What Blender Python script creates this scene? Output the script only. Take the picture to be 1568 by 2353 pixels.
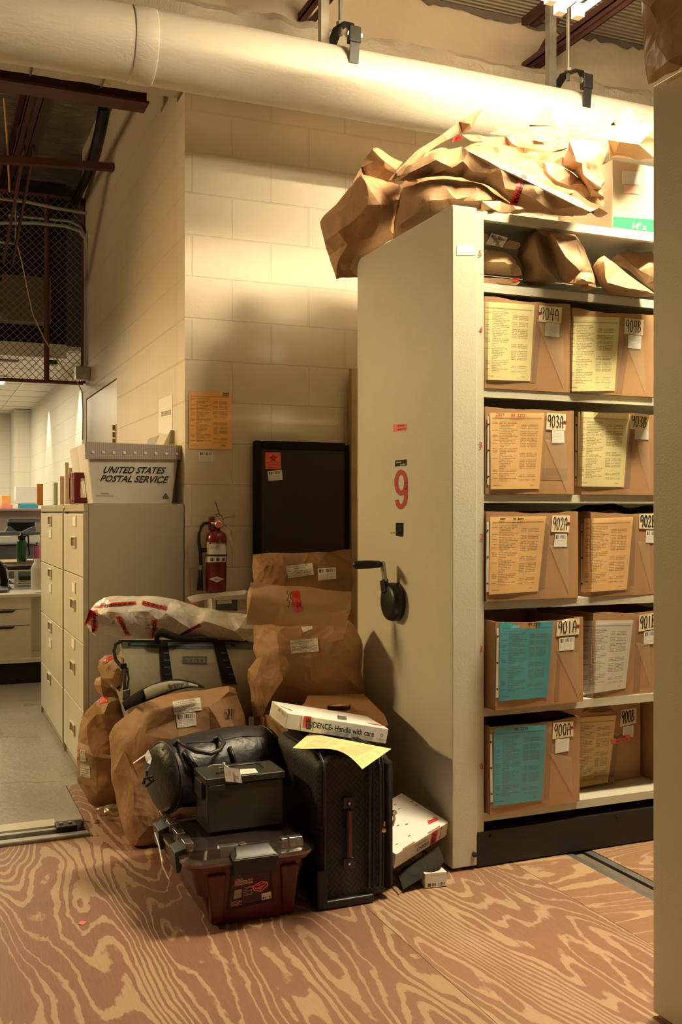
import bpy, bmesh, math, random
from mathutils import Vector, Matrix, noise
from mathutils.bvhtree import BVHTree
from mathutils.geometry import delaunay_2d_cdt
PI = math.pi
for o in list(bpy.data.objects): bpy.data.objects.remove(o)
SC = bpy.context.scene
COL = SC.collection

# ---------------------------------------------------------------- camera
F = 2300.0; HY = 1176.0; CXP = 784.0; TH = math.radians(22.74); H = 1.27
ST, CT = math.sin(TH), math.cos(TH)
cd = bpy.data.cameras.new('camera'); camo = bpy.data.objects.new('camera', cd); COL.objects.link(camo)
camo.location = (0, 0, H); camo.rotation_euler = (PI/2, 0, -TH)
cd.sensor_fit = 'VERTICAL'; cd.sensor_height = 36.0; cd.lens = F/2353*36.0
cd.clip_start = 0.05; cd.clip_end = 100
SC.camera = camo
SC.view_settings.view_transform = 'Standard'; SC.view_settings.look = 'None'
SC.view_settings.gamma = 1; SC.view_settings.use_curve_mapping = False
SC.view_settings.exposure = 0.0
# ---------------------------------------------------------------- world, lamps and added fill lights
w = bpy.data.worlds.new('world'); SC.world = w; w.use_nodes = True
w.node_tree.nodes['Background'].inputs[0].default_value = (1, .66, .34, 1)
w.node_tree.nodes['Background'].inputs[1].default_value = 0.01
TUBE = (1.0, .82, .52); WARM = (1.0, .64, .28); OFF = (1.0, .85, .56)
def area(name, loc, tgt, sx, sy, power, col=WARM, spread=None):
    l = bpy.data.lights.new(name, 'AREA'); l.shape = 'RECTANGLE'; l.size = sx; l.size_y = sy
    l.energy = power; l.color = col
    if spread: l.spread = math.radians(spread)
    o = bpy.data.objects.new(name, l); COL.objects.link(o); o.location = loc
    o.rotation_euler = (Vector(tgt)-Vector(loc)).to_track_quat('-Z', 'Y').to_euler()
    return o
TUBE_POWER = 860.0; TUBE_POWER_A = 140.0
area('lamp_left_bay', (-2.4, 5.6, 2.55), (1.2, 4.4, 1.0), .9, .25, 24, (1, .68, .30), 78)
area('fill_uplight', (2.4, 2.49, 3.60), (2.4, 2.6, 4.5), 1.0, .15, 95, (1, .72, .40))  # unseen fill added to brighten the deck and upper wall
area('fill_left_uplight', (-1.9, 6.2, 3.25), (-.9, 6.4, 4.5), 1.0, .2, 26, (1, .68, .34))  # unseen fill added for the foil ceiling and top of the left wall
area('fill_behind', (.2, -1.4, 3.7), (.6, 1.2, 0), 1.4, .3, 4)  # weak unseen fill light from behind the camera
area('lamp_office', (-.6, 10.2, 2.6), (-.6, 10.201, 0), 2.0, 1.2, 85, OFF)
area('lamp_office_far', (-.4, 13.2, 2.6), (-.4, 13.201, 0), 2.0, 1.2, 80, OFF)
area('fill_drawers', (-.5, 7.3, 2.55), (.6, 6.2, .7), .6, .3, 16, (1, .74, .38), 100)  # unseen fill added to lift the cabinet drawer fronts
def spot(name, loc, tgt, power, ang, blend=.5, col=OFF, r=.03):
    l = bpy.data.lights.new(name, 'SPOT'); l.energy = power; l.color = col; l.spot_size = math.radians(ang)
    l.spot_blend = blend; l.shadow_soft_size = r
    o = bpy.data.objects.new(name, l); COL.objects.link(o); o.location = loc
    o.rotation_euler = (Vector(tgt)-Vector(loc)).to_track_quat('-Z', 'Y').to_euler()
spot('downlight', (1.22, 9.6, 2.63), (1.27, 9.6, 0), 45, 62)
spot('downlight', (1.24, 12.1, 2.63), (1.29, 12.1, 0), 45, 62)

# ---------------------------------------------------------------- projection helpers (camera pixel -> place in the room)
def cam(px, py, Z):
    a = (px-CXP)/F; b = (HY-py)/F
    return Vector((Z*(a*CT+ST), Z*(CT-a*ST), H+b*Z))
def onY(px, py, Y): return cam(px, py, Y/(CT-(px-CXP)/F*ST))
def onX(px, py, X): return cam(px, py, X/((px-CXP)/F*CT+ST))
def onZ(px, py, z): return cam(px, py, (H-z)*F/(py-HY))
def cc(r, d, Z):    # camera right, down, depth -> world
    return Vector((Z*ST+r*CT, Z*CT-r*ST, H-d))

# ---------------------------------------------------------------- materials
M = {}
def nt(name):
    m = bpy.data.materials.new(name); m.use_nodes = True
    return m, m.node_tree, m.node_tree.nodes['Principled BSDF']
def N(t, kind, **kw):
    n = t.nodes.new(kind)
    for k, v in kw.items():
        if k.startswith('_'): setattr(n, k[1:], v)
        else: n.inputs[k.replace('_', ' ')].default_value = v
    return n
def L(t, a, b): t.links.new(a, b)
def coords(t, kind='Object', scale=(1, 1, 1), loc=(0, 0, 0), rot=(0, 0, 0)):
    c = t.nodes.new('ShaderNodeTexCoord'); m = t.nodes.new('ShaderNodeMapping')
    m.inputs['Scale'].default_value = scale; m.inputs['Location'].default_value = loc; m.inputs['Rotation'].default_value = rot
    L(t, c.outputs[kind], m.inputs[0]); return m.outputs[0]
def math_(t, op, a, b=None, c=None, clamp=False):
    n = t.nodes.new('ShaderNodeMath'); n.operation = op; n.use_clamp = clamp
    for i, v in enumerate((a, b, c)):
        if v is None: continue
        if isinstance(v, (int, float)): n.inputs[i].default_value = v
        else: L(t, v, n.inputs[i])
    return n.outputs[0]
def mixc(t, f, a, b):
    n = t.nodes.new('ShaderNodeMix'); n.data_type = 'RGBA'
    for i, v in ((0, f), (6, a), (7, b)):
        if isinstance(v, (int, float)): n.inputs[i].default_value = v
        elif isinstance(v, tuple): n.inputs[i].default_value = (*v, 1) if len(v) == 3 else v
        else: L(t, v, n.inputs[i])
    return n.outputs[2]
def ramp(t, f, a, b, lo=0.0, hi=1.0):
    n = t.nodes.new('ShaderNodeMapRange'); n.inputs[1].default_value = a; n.inputs[2].default_value = b
    n.inputs[3].default_value = lo; n.inputs[4].default_value = hi; L(t, f, n.inputs[0]); return n.outputs[0]
def noise_(t, vec, scale, detail=2, rough=.5, dist=0):
    n = N(t, 'ShaderNodeTexNoise', Scale=scale, Detail=detail, Roughness=rough, Distortion=dist); L(t, vec, n.inputs[0]); return n.outputs[0]
def bump(t, bs, h, dist=.01, strength=1, prev=None):
    b = N(t, 'ShaderNodeBump', Strength=strength, Distance=dist); L(t, h, b.inputs['Height'])
    if prev: L(t, prev, b.inputs['Normal'])
    L(t, b.outputs[0], bs.inputs['Normal']); return b.outputs[0]
def plain(name, col, rough=.5, metal=0, var=.08, bumps=0, bscale=60, spec=.5, coat=0):
    m, t, b = nt(name); v = coords(t)
    n = noise_(t, v, 7, 4)
    b.inputs['Roughness'].default_value = rough; b.inputs['Metallic'].default_value = metal
    b.inputs['Specular IOR Level'].default_value = spec; b.inputs['Coat Weight'].default_value = coat
    L(t, mixc(t, ramp(t, n, .3, .7), tuple(c*(1-var) for c in col), tuple(min(1, c*(1+var)) for c in col)), b.inputs['Base Color'])
    if bumps: bump(t, b, noise_(t, v, bscale, 3), bumps)
    M[name] = m; return m
plain('shelf_paint', (.60, .58, .47), .42, var=.02, bumps=.0006, bscale=180)
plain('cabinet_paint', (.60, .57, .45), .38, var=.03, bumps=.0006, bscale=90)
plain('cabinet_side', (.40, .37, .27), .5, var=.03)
plain('dark_gap', (.02, .018, .015), .8)
plain('black_metal', (.010, .008, .007), .5, var=.3)
plain('black_plastic', (.012, .012, .012), .38, spec=.4)
plain('black_fabric', (.016, .015, .015), .85, bumps=.002, bscale=300, spec=.2)
plain('black_leather', (.020, .020, .021), .42, var=.3, bumps=.003, bscale=45)
plain('black_gloss', (.01, .01, .01), .2)
plain('maroon_steel', (.10, .032, .028), .6, var=.15)
plain('galvanized', (.42, .42, .40), .4, .8, var=.3)
plain('chrome', (.7, .7, .7), .25, 1)
plain('brass', (.6, .45, .25), .35, 1)
plain('conduit', (.45, .45, .42), .4, .6)
plain('white_plastic', (.80, .80, .76), .45)
plain('white_paper', (.86, .85, .80), .7, var=.02)
plain('white_card', (.82, .80, .76), .55, var=.03)
plain('manila', (.86, .74, .50), .65, var=.03)
plain('red_plastic', (.095, .010, .009), .35, var=.05)
plain('red_enamel', (.17, .010, .010), .25, var=.05, coat=.3)
plain('insert_red', (.16, .03, .025), .5)
plain('red_ink', (.55, .05, .05), .6)
plain('dark_red_ink', (.42, .03, .03), .6)
plain('black_ink', (.012, .012, .012), .6)
plain('grey_ink', (.10, .10, .10), .6)
plain('red_tape', (.72, .05, .06), .3)
plain('orange_sticker', (.95, .16, .09), .5)
plain('pink_sticker', (.95, .18, .17), .5)
plain('olive_paint', (.026, .026, .016), .42, var=.12)
plain('dark_olive', (.03, .028, .016), .5)
plain('cooler_fabric', (.33, .31, .22), .55, var=.05, bumps=.004, bscale=14)
plain('cooler_dark', (.10, .10, .08), .6)
plain('cooler_logo', (.21, .20, .15), .6)
plain('blue_zip', (.03, .16, .28), .5)
plain('wood', (.50, .36, .20), .6, var=.15)
plain('door_paint', (.60, .52, .40), .4, var=.02)
plain('office_white', (.80, .78, .70), .5, var=.02)
plain('tile_white', (.82, .80, .74), .7, var=.02)
plain('desk_white', (.78, .75, .66), .45, var=.02)
plain('printer_grey', (.10, .11, .12), .5)
plain('partition', (.33, .24, .20), .8)
plain('green_bottle', (.02, .13, .04), .4)
plain('blue_box', (.05, .35, .62), .5)
plain('pink_plastic', (.75, .22, .50), .5)
plain('salmon', (.95, .25, .22), .5)
plain('orange_plastic', (.9, .42, .12), .5)
plain('pale_green', (.55, .80, .45), .5)
plain('pale_pink', (.9, .50, .42), .5)
plain('maroon_crate', (.22, .015, .02), .4)
plain('green_band', (.02, .20, .12), .6)
plain('yellow_panel', (.75, .62, .15), .5)
plain('label_maroon', (.055, .012, .014), .4)
plain('teal_cable', (.02, .22, .24), .5)
plain('yellow_cord', (.60, .40, .12), .5)
plain('black_screen', (.020, .008, .006), .45)
plain('cartridge', (.022, .019, .013), .75, spec=.12)
plain('shade_and_chip_brown', (.20, .13, .08), .9)  # brown for wood chips and for the painted shade in drawer handles
plain('binder_white', (.85, .84, .8), .5)
plain('room_far', (.22, .17, .12), .9)
plain('fence_wire', (.30, .26, .20), .5, .5)
plain('duct_dark', (.16, .13, .10), .8)

def kraft(name, col, crease=.012, sc=9.0, rough=.62):
    m, t, b = nt(name); v = coords(t)
    d = noise_(t, v, 4, 3)
    L(t, mixc(t, ramp(t, d, .3, .7), tuple(c*.86 for c in col), tuple(c*1.1 for c in col)), b.inputs['Base Color'])
    vo = N(t, 'ShaderNodeTexVoronoi', Scale=sc, _feature='F1'); 
    dv = t.nodes.new('ShaderNodeVectorMath'); dv.operation = 'ADD'
    nn = N(t, 'ShaderNodeTexNoise', Scale=5.0, Detail=2.0); L(t, v, nn.inputs[0])
    sca = t.nodes.new('ShaderNodeVectorMath'); sca.operation = 'SCALE'; sca.inputs['Scale'].default_value = .22
    L(t, nn.outputs['Color'], sca.inputs[0]); L(t, v, dv.inputs[0]); L(t, sca.outputs[0], dv.inputs[1])
    L(t, dv.outputs[0], vo.inputs['Vector'])
    vo2 = N(t, 'ShaderNodeTexVoronoi', Scale=sc*3.1, _feature='F1'); L(t, dv.outputs[0], vo2.inputs['Vector'])
    h = math_(t, 'MULTIPLY_ADD', vo2.outputs['Distance'], .30, vo.outputs['Distance'])
    h = math_(t, 'MULTIPLY_ADD', noise_(t, v, 120, 2), .03, h)
    bump(t, b, h, crease, .8)
    b.inputs['Roughness'].default_value = rough; b.inputs['Specular IOR Level'].default_value = .3
    M[name] = m
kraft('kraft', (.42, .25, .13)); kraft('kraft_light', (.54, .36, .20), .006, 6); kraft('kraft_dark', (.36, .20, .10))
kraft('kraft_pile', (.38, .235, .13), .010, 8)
kraft('white_bag', (.70, .68, .62), .02, 9, .35)
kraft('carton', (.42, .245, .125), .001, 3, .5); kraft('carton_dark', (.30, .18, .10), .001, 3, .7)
kraft('green_carton', (.62, .52, .36), .001, 3, .7)

def block(name, ax, off, col, mort=.95):
    m, t, b = nt(name)
    c = t.nodes.new('ShaderNodeNewGeometry'); s = t.nodes.new('ShaderNodeSeparateXYZ'); L(t, c.outputs['Position'], s.inputs[0])
    k = t.nodes.new('ShaderNodeCombineXYZ')
    L(t, math_(t, 'ADD', s.outputs[ax], off), k.inputs[0]); L(t, math_(t, 'ADD', s.outputs[2], -.1818+.2032*10), k.inputs[1])
    br = N(t, 'ShaderNodeTexBrick', Scale=1.0, Mortar_Size=.005, Mortar_Smooth=.6, Brick_Width=.4064, Row_Height=.2032)
    L(t, k.outputs[0], br.inputs['Vector'])
    n = noise_(t, c.outputs['Position'], 3, 4)
    base = mixc(t, ramp(t, n, .3, .7), tuple(x*.96 for x in col), col)
    L(t, mixc(t, br.outputs['Fac'], base, tuple(x*mort for x in col)), b.inputs['Base Color'])
    h = math_(t, 'MULTIPLY_ADD', noise_(t, c.outputs['Position'], 90, 3), .25, math_(t, 'MULTIPLY', br.outputs['Fac'], -1.0))
    bump(t, b, h, .004, .6); b.inputs['Roughness'].default_value = .55
    M[name] = m
block('block_back', 0, -.4, (.70, .62, .48)); block('block_left', 1, .1, (.68, .58, .43))
block('block_office', 1, .2, (.78, .75, .66)); block('block_office_back', 0, .2, (.76, .73, .64))

def ply(name, off, rot=0.0, dark=(.25, .128, .085), light=(.44, .30, .185), k1=20.0, xs=1.0):
    m, t, b = nt(name)
    c = t.nodes.new('ShaderNodeNewGeometry')
    mp = t.nodes.new('ShaderNodeMapping'); mp.inputs['Location'].default_value = (*off, 0); mp.inputs['Rotation'].default_value = (0, 0, rot)
    L(t, c.outputs['Position'], mp.inputs[0]); v = mp.outputs[0]
    def mapped(s):
        q = t.nodes.new('ShaderNodeMapping'); q.inputs['Scale'].default_value = s; L(t, v, q.inputs[0]); return q.outputs[0]
    sx = t.nodes.new('ShaderNodeSeparateXYZ'); L(t, v, sx.inputs[0])
    n1 = noise_(t, mapped((2.1*xs, .40, 1)), 1.0, 2.5, .5, .2)
    n2 = noise_(t, mapped((16, 7, 1)), 1.0, 3, .6)
    n3 = noise_(t, mapped((60, 3, 1)), 1.0, 2, .6)
    vv = math_(t, 'MULTIPLY', n1, k1*2.0)
    vv = math_(t, 'MULTIPLY_ADD', sx.outputs[0], 1.6, vv)
    vv = math_(t, 'MULTIPLY_ADD', n2, 1.1, vv)
    vv = math_(t, 'MULTIPLY_ADD', n3, .16, vv)
    fr = math_(t, 'PINGPONG', vv, .5)
    wid = ramp(t, noise_(t, mapped((3.2, 1.3, 1)), 1.0, 3), .38, .68, .07, .36)
    d = math_(t, 'SUBTRACT', fr, wid)
    f = ramp(t, d, -.035, .045)
    fine = noise_(t, mapped((220, 12, 1)), 1.0, 3, .7)
    dk = mixc(t, ramp(t, fine, .35, .65), tuple(x*.88 for x in dark), tuple(x*1.12 for x in dark))
    lt = mixc(t, ramp(t, fine, .35, .65), tuple(x*.92 for x in light), tuple(x*1.05 for x in light))
    colr = mixc(t, f, lt, dk)
    big = noise_(t, c.outputs['Position'], 1.3, 3)
    L(t, mixc(t, ramp(t, big, .45, .75, 0, .25), colr, (.30, .20, .13)), b.inputs['Base Color'])
    b.inputs['Roughness'].default_value = .5; b.inputs['Specular IOR Level'].default_value = .35
    bump(t, b, math_(t, 'MULTIPLY_ADD', fine, .4, f), .0015, .5)
    M[name] = m
ply('ply_a', (3.1, 1.2)); ply('ply_b', (7.4, 3.3), 0, (.29, .16, .105), (.48, .335, .21)); ply('ply_c', (1.2, 9.0), PI/2, (.33, .185, .11), (.50, .35, .215), 15)
ply('ply_d', (5.2, 4.0), PI/2, (.33, .185, .11), (.50, .35, .215), 15)

def concrete():
    m, t, b = nt('concrete'); v = coords(t)
    n = noise_(t, v, 2.2, 6, .6); c0 = mixc(t, ramp(t, n, .3, .7), (.21, .195, .165), (.29, .27, .235))
    vo = N(t, 'ShaderNodeTexVoronoi', Scale=.55, _feature='DISTANCE_TO_EDGE')
    add = t.nodes.new('ShaderNodeVectorMath'); add.operation = 'ADD'; nn = N(t, 'ShaderNodeTexNoise', Scale=4.0, Detail=5.0); L(t, v, nn.inputs[0])
    sca = t.nodes.new('ShaderNodeVectorMath'); sca.operation = 'SCALE'; sca.inputs['Scale'].default_value = .3; L(t, nn.outputs['Color'], sca.inputs[0])
    L(t, v, add.inputs[0]); L(t, sca.outputs[0], add.inputs[1]); L(t, add.outputs[0], vo.inputs['Vector'])
    L(t, mixc(t, ramp(t, vo.outputs['Distance'], .002, .006), (.16, .14, .12), c0), b.inputs['Base Color'])
    b.inputs['Roughness'].default_value = .38; bump(t, b, noise_(t, v, 30, 4), .002); M['concrete'] = m
concrete()
def pipe_jacket():
    m, t, b = nt('pipe_jacket'); v = coords(t)
    b.inputs['Base Color'].default_value = (.74, .69, .60, 1); b.inputs['Roughness'].default_value = .5
    h = noise_(t, coords(t, scale=(1.5, 6, 6)), 5, 6, .65, 1.5)
    h = math_(t, 'MULTIPLY_ADD', noise_(t, coords(t, scale=(.6, 18, 18)), 3, 3), .25, h)
    bump(t, b, h, .009, .45); M['pipe_jacket'] = m
pipe_jacket()
def foil(name, col, sc, d, metal, rough):
    m, t, b = nt(name); v = coords(t, scale=sc)
    b.inputs['Base Color'].default_value = (*col, 1); b.inputs['Metallic'].default_value = metal; b.inputs['Roughness'].default_value = rough
    bump(t, b, noise_(t, v, 8, 6, .7, 1.0), d, 1); M[name] = m
foil('foil_ceiling', (.42, .38, .32), (1, 5, 1), .05, .7, .35)
foil('duct_wrap', (.66, .60, .50), (1, 1, 1), .02, .15, .5)
foil('duct_face', (.55, .50, .42), (1, 1, 1), .01, .1, .6)
def deck():
    m, t, b = nt('deck'); v = coords(t)
    wv = N(t, 'ShaderNodeTexWave', Scale=9.0, _bands_direction='Y'); L(t, v, wv.inputs[0])
    b.inputs['Base Color'].default_value = (.42, .37, .29, 1); b.inputs['Roughness'].default_value = .6
    bump(t, b, wv.outputs['Fac'], .015, .8); M['deck'] = m
deck()
def plain_wall():
    m, t, b = nt('upper_wall'); v = coords(t)
    n = noise_(t, v, 1.5, 4)
    L(t, mixc(t, ramp(t, n, .3, .7), (.56, .46, .34), (.66, .56, .43)), b.inputs['Base Color'])
    b.inputs['Roughness'].default_value = .8; bump(t, b, noise_(t, v, 12, 4), .006); M['upper_wall'] = m
plain_wall()
def glassy(name, col, rough=.05, alpha=.28, tint=(.92, .90, .86), gl=.12):
    m, t, b = nt(name)
    b.inputs['Base Color'].default_value = (*col, 1); b.inputs['Roughness'].default_value = rough
    b.inputs['Specular IOR Level'].default_value = .8
    tr = t.nodes.new('ShaderNodeBsdfTransparent'); tr.inputs[0].default_value = (*tint, 1)
    gs = t.nodes.new('ShaderNodeBsdfGlossy'); gs.inputs['Roughness'].default_value = rough
    lw = t.nodes.new('ShaderNodeLayerWeight'); lw.inputs['Blend'].default_value = .5
    m1 = t.nodes.new('ShaderNodeMixShader'); m1.inputs[0].default_value = alpha; L(t, tr.outputs[0], m1.inputs[1]); L(t, b.outputs[0], m1.inputs[2])
    m2 = t.nodes.new('ShaderNodeMixShader'); L(t, math_(t, 'MULTIPLY_ADD', math_(t, 'POWER', lw.outputs['Facing'], 4.0), .6, gl), m2.inputs[0]); L(t, m1.outputs[0], m2.inputs[1]); L(t, gs.outputs[0], m2.inputs[2])
    L(t, m2.outputs[0], t.nodes['Material Output'].inputs[0]); M[name] = m
glassy('clear_plastic', (.22, .18, .16), .10, .18, (.75, .70, .66), .10); glassy('plastic_film', (.7, .68, .62), .16, .05, (1, 1, 1), .0)
glassy('rib_plastic', (.4, .36, .33), .12, .25, (.8, .75, .7), .30)
glassy('tape_sheen', (.80, .60, .38), .3, .34, (1, 1, 1), .0)
glassy('clear_tape', (.70, .55, .32), .15, .25, (1, .95, .85), .03)
def emis(name, col, s):
    m, t, b = nt(name); b.inputs['Emission Color'].default_value = (*col, 1); b.inputs['Emission Strength'].default_value = s
    b.inputs['Base Color'].default_value = (.8, .8, .8, 1); M[name] = m
emis('tube_glow', TUBE, TUBE_POWER); emis('tube_glow_a', TUBE, TUBE_POWER_A); emis('office_panel', OFF, 3.0)
def suitcase_mat():
    m, t, b = nt('suitcase_fabric'); c = t.nodes.new('ShaderNodeNewGeometry')
    s = t.nodes.new('ShaderNodeSeparateXYZ'); L(t, c.outputs['Position'], s.inputs[0])
    x = math_(t, 'ADD', s.outputs[0], s.outputs[1]); z = s.outputs[2]
    cell = .024
    # basket weave of slanted bars: 45 degree coordinates, bars switch direction from cell to cell
    u = math_(t, 'DIVIDE', math_(t, 'ADD', x, z), cell*1.6); v = math_(t, 'DIVIDE', math_(t, 'SUBTRACT', x, z), cell*1.6)
    par = math_(t, 'FLOORED_MODULO', math_(t, 'ADD', math_(t, 'FLOOR', u), math_(t, 'FLOOR', v)), 2.0)
    a = math_(t, 'PINGPONG', math_(t, 'MULTIPLY', u, 2.0), .5); bb = math_(t, 'PINGPONG', math_(t, 'MULTIPLY', v, 2.0), .5)
    mixn = t.nodes.new('ShaderNodeMix'); L(t, par, mixn.inputs[0]); L(t, a, mixn.inputs[2]); L(t, bb, mixn.inputs[3])
    f = ramp(t, mixn.outputs[0], .16, .24)
    L(t, mixc(t, f, (.006, .006, .006), (.020, .016, .014)), b.inputs['Base Color'])
    bump(t, b, f, .002, .7); b.inputs['Roughness'].default_value = .6; M['suitcase_fabric'] = m
suitcase_mat()
def paper(name, col, ink=(.10, .08, .06), rows=46, head=True, wrinkle=.0):
    """sheet printed with a table: rows of small words in four columns under a header line"""
    m, t, b = nt(name)
    c = t.nodes.new('ShaderNodeTexCoord'); s = t.nodes.new('ShaderNodeSeparateXYZ'); L(t, c.outputs['UV'], s.inputs[0])
    u, v = s.outputs[0], s.outputs[1]
    row = math_(t, 'FLOOR', math_(t, 'MULTIPLY', v, float(rows)))
    inrow = math_(t, 'FRACT', math_(t, 'MULTIPLY', v, float(rows)))
    band = math_(t, 'MULTIPLY', math_(t, 'GREATER_THAN', inrow, .28), math_(t, 'LESS_THAN', inrow, .80))
    k = t.nodes.new('ShaderNodeCombineXYZ'); L(t, math_(t, 'MULTIPLY', u, 55.0), k.inputs[0]); L(t, math_(t, 'MULTIPLY', row, 7.3), k.inputs[1])
    word = math_(t, 'GREATER_THAN', noise_(t, k.outputs[0], 1.0, 1, .5), .40)
    def between(x, a, bb): return math_(t, 'MULTIPLY', math_(t, 'GREATER_THAN', x, a), math_(t, 'LESS_THAN', x, bb))
    k2 = t.nodes.new('ShaderNodeCombineXYZ'); L(t, math_(t, 'MULTIPLY', row, .77), k2.inputs[1])
    rnd = N(t, 'ShaderNodeTexWhiteNoise'); L(t, k2.outputs[0], rnd.inputs[0])
    c1 = math_(t, 'MULTIPLY', between(u, .04, .14), math_(t, 'GREATER_THAN', rnd.outputs[0], .66))
    c2 = between(u, .17, .52); c2b = math_(t, 'LESS_THAN', u, math_(t, 'MULTIPLY_ADD', rnd.outputs[0], .34, .24))
    c2 = math_(t, 'MULTIPLY', c2, c2b)
    c3 = math_(t, 'MULTIPLY', math_(t, 'ADD', between(u, .57, .68), between(u, .70, .90)), math_(t, 'LESS_THAN', rnd.outputs[0], .72))
    cols = math_(t, 'ADD', math_(t, 'ADD', c1, c2), c3)
    ybox = between(v, .10, .885)
    ink_f = math_(t, 'MULTIPLY', math_(t, 'MULTIPLY', math_(t, 'MULTIPLY', band, word), cols), ybox)
    if head: ink_f = math_(t, 'MAXIMUM', ink_f, math_(t, 'MULTIPLY', between(v, .915, .93), between(u, .04, .96)))
    ink_f = math_(t, 'MAXIMUM', ink_f, math_(t, 'MULTIPLY', between(v, .045, .055), math_(t, 'ADD', between(u, .05, .22), between(u, .80, .88))))
    L(t, mixc(t, math_(t, 'MULTIPLY', ink_f, .55), col, ink), b.inputs['Base Color'])
    b.inputs['Roughness'].default_value = .28; b.inputs['Specular IOR Level'].default_value = .5
    bump(t, b, noise_(t, coords(t), 9, 2), .010, .5)
    M[name] = m
paper('sheet_yellow', (.80, .72, .36)); paper('sheet_orange', (.88, .56, .24)); paper('sheet_teal', (.07, .36, .48)); paper('sheet_white', (.72, .68, .62))
paper('sheet_wall', (.95, .52, .17)); paper('sheet_loose', (.90, .84, .42), rows=40); paper('sheet_buff', (.80, .62, .30))
def barcode(name, col, y0=.62, y1=.92, lines=True, n=60.0):
    m, t, b = nt(name); c = t.nodes.new('ShaderNodeTexCoord'); s = t.nodes.new('ShaderNodeSeparateXYZ'); L(t, c.outputs['UV'], s.inputs[0])
    u, v = s.outputs[0], s.outputs[1]
    w_ = N(t, 'ShaderNodeTexWhiteNoise'); w_.noise_dimensions = '1D'; L(t, math_(t, 'FLOOR', math_(t, 'MULTIPLY', u, n)), w_.inputs['W'])
    bars = math_(t, 'MULTIPLY', math_(t, 'GREATER_THAN', w_.outputs[0], .45), math_(t, 'MULTIPLY', math_(t, 'GREATER_THAN', v, y0), math_(t, 'LESS_THAN', v, y1)))
    bars = math_(t, 'MULTIPLY', bars, math_(t, 'MULTIPLY', math_(t, 'GREATER_THAN', u, .08), math_(t, 'LESS_THAN', u, .92)))
    if lines:
        r = math_(t, 'FRACT', math_(t, 'MULTIPLY', v, 9.0)); k = t.nodes.new('ShaderNodeCombineXYZ')
        L(t, math_(t, 'MULTIPLY', u, 26.0), k.inputs[0]); L(t, math_(t, 'FLOOR', math_(t, 'MULTIPLY', v, 9.0)), k.inputs[1])
        tx = math_(t, 'MULTIPLY', math_(t, 'GREATER_THAN', noise_(t, k.outputs[0], 1, 1), .5), math_(t, 'MULTIPLY', math_(t, 'GREATER_THAN', r, .35), math_(t, 'LESS_THAN', r, .7)))
        tx = math_(t, 'MULTIPLY', tx, math_(t, 'MULTIPLY', math_(t, 'LESS_THAN', v, y0-.06), math_(t, 'LESS_THAN', u, .85)))
        tx = math_(t, 'MULTIPLY', tx, .55); bars = math_(t, 'MAXIMUM', bars, tx)
    L(t, mixc(t, math_(t, 'MULTIPLY', bars, .9), col, (.02, .02, .02)), b.inputs['Base Color']); b.inputs['Roughness'].default_value = .5
    M[name] = m
barcode('label_barcode', (.82, .80, .72)); barcode('label_plain', (.82, .80, .74), .9, .9); barcode('label_form', (.82, .80, .72), 1.2, 1.3)
barcode('barcode_kraft', (.34, .20, .10), .0, 1.1, False, 24.0)
barcode('barcode_end', (.80, .78, .74), .08, .42, False, 40.0)

# ---------------------------------------------------------------- object helpers
def tag(o, label=None, cat=None, group=None, kind=None):
    if label: o['label'] = label
    if cat: o['category'] = cat
    if group: o['group'] = group
    if kind: o['kind'] = kind
    return o
def thing(name, label, cat, loc, group=None):
    o = bpy.data.objects.new(name, None); COL.objects.link(o); o.location = loc; o.empty_display_size = .1
    return tag(o, label, cat, group)
def rootloc(p):
    while p.parent: p = p.parent
    return p.location
def mk(name, V, Fc, mat, parent=None, uv=None, smooth=False, bevel=0, seg=2, sharp=None, origin=None):
    V = [Vector(v) for v in V]
    if parent: o0 = rootloc(parent).copy()
    elif origin is not None: o0 = Vector(origin)
    else:
        xs = [v.x for v in V]; ys = [v.y for v in V]
        o0 = Vector(((min(xs)+max(xs))/2, (min(ys)+max(ys))/2, min(v.z for v in V)))
    me = bpy.data.meshes.new(name); me.from_pydata([v-o0 for v in V], [], Fc); 
    if uv:
        l = me.uv_layers.new(name='UVMap')
        for p in me.polygons:
            for li in p.loop_indices: l.data[li].uv = uv[me.loops[li].vertex_index]
    me.materials.append(M[mat] if isinstance(mat, str) else mat)
    if smooth or sharp is not None:
        bm = bmesh.new(); bm.from_mesh(me); bmesh.ops.recalc_face_normals(bm, faces=bm.faces)
        for f in bm.faces: f.smooth = True
        if sharp is not None:
            for e in bm.edges:
                if len(e.link_faces) == 2 and e.calc_face_angle(0) > sharp: e.smooth = False
        bm.to_mesh(me); bm.free()
    o = bpy.data.objects.new(name, me); COL.objects.link(o)
    if parent: o.parent = parent
    else: o.location = o0
    if bevel:
        b = o.modifiers.new('bevel', 'BEVEL'); b.width = bevel; b.segments = seg; b.limit_method = 'ANGLE'; b.angle_limit = .6
        for p in me.polygons: p.use_smooth = True
        try: b.harden_normals = True
        except Exception: pass
    return o
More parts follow.
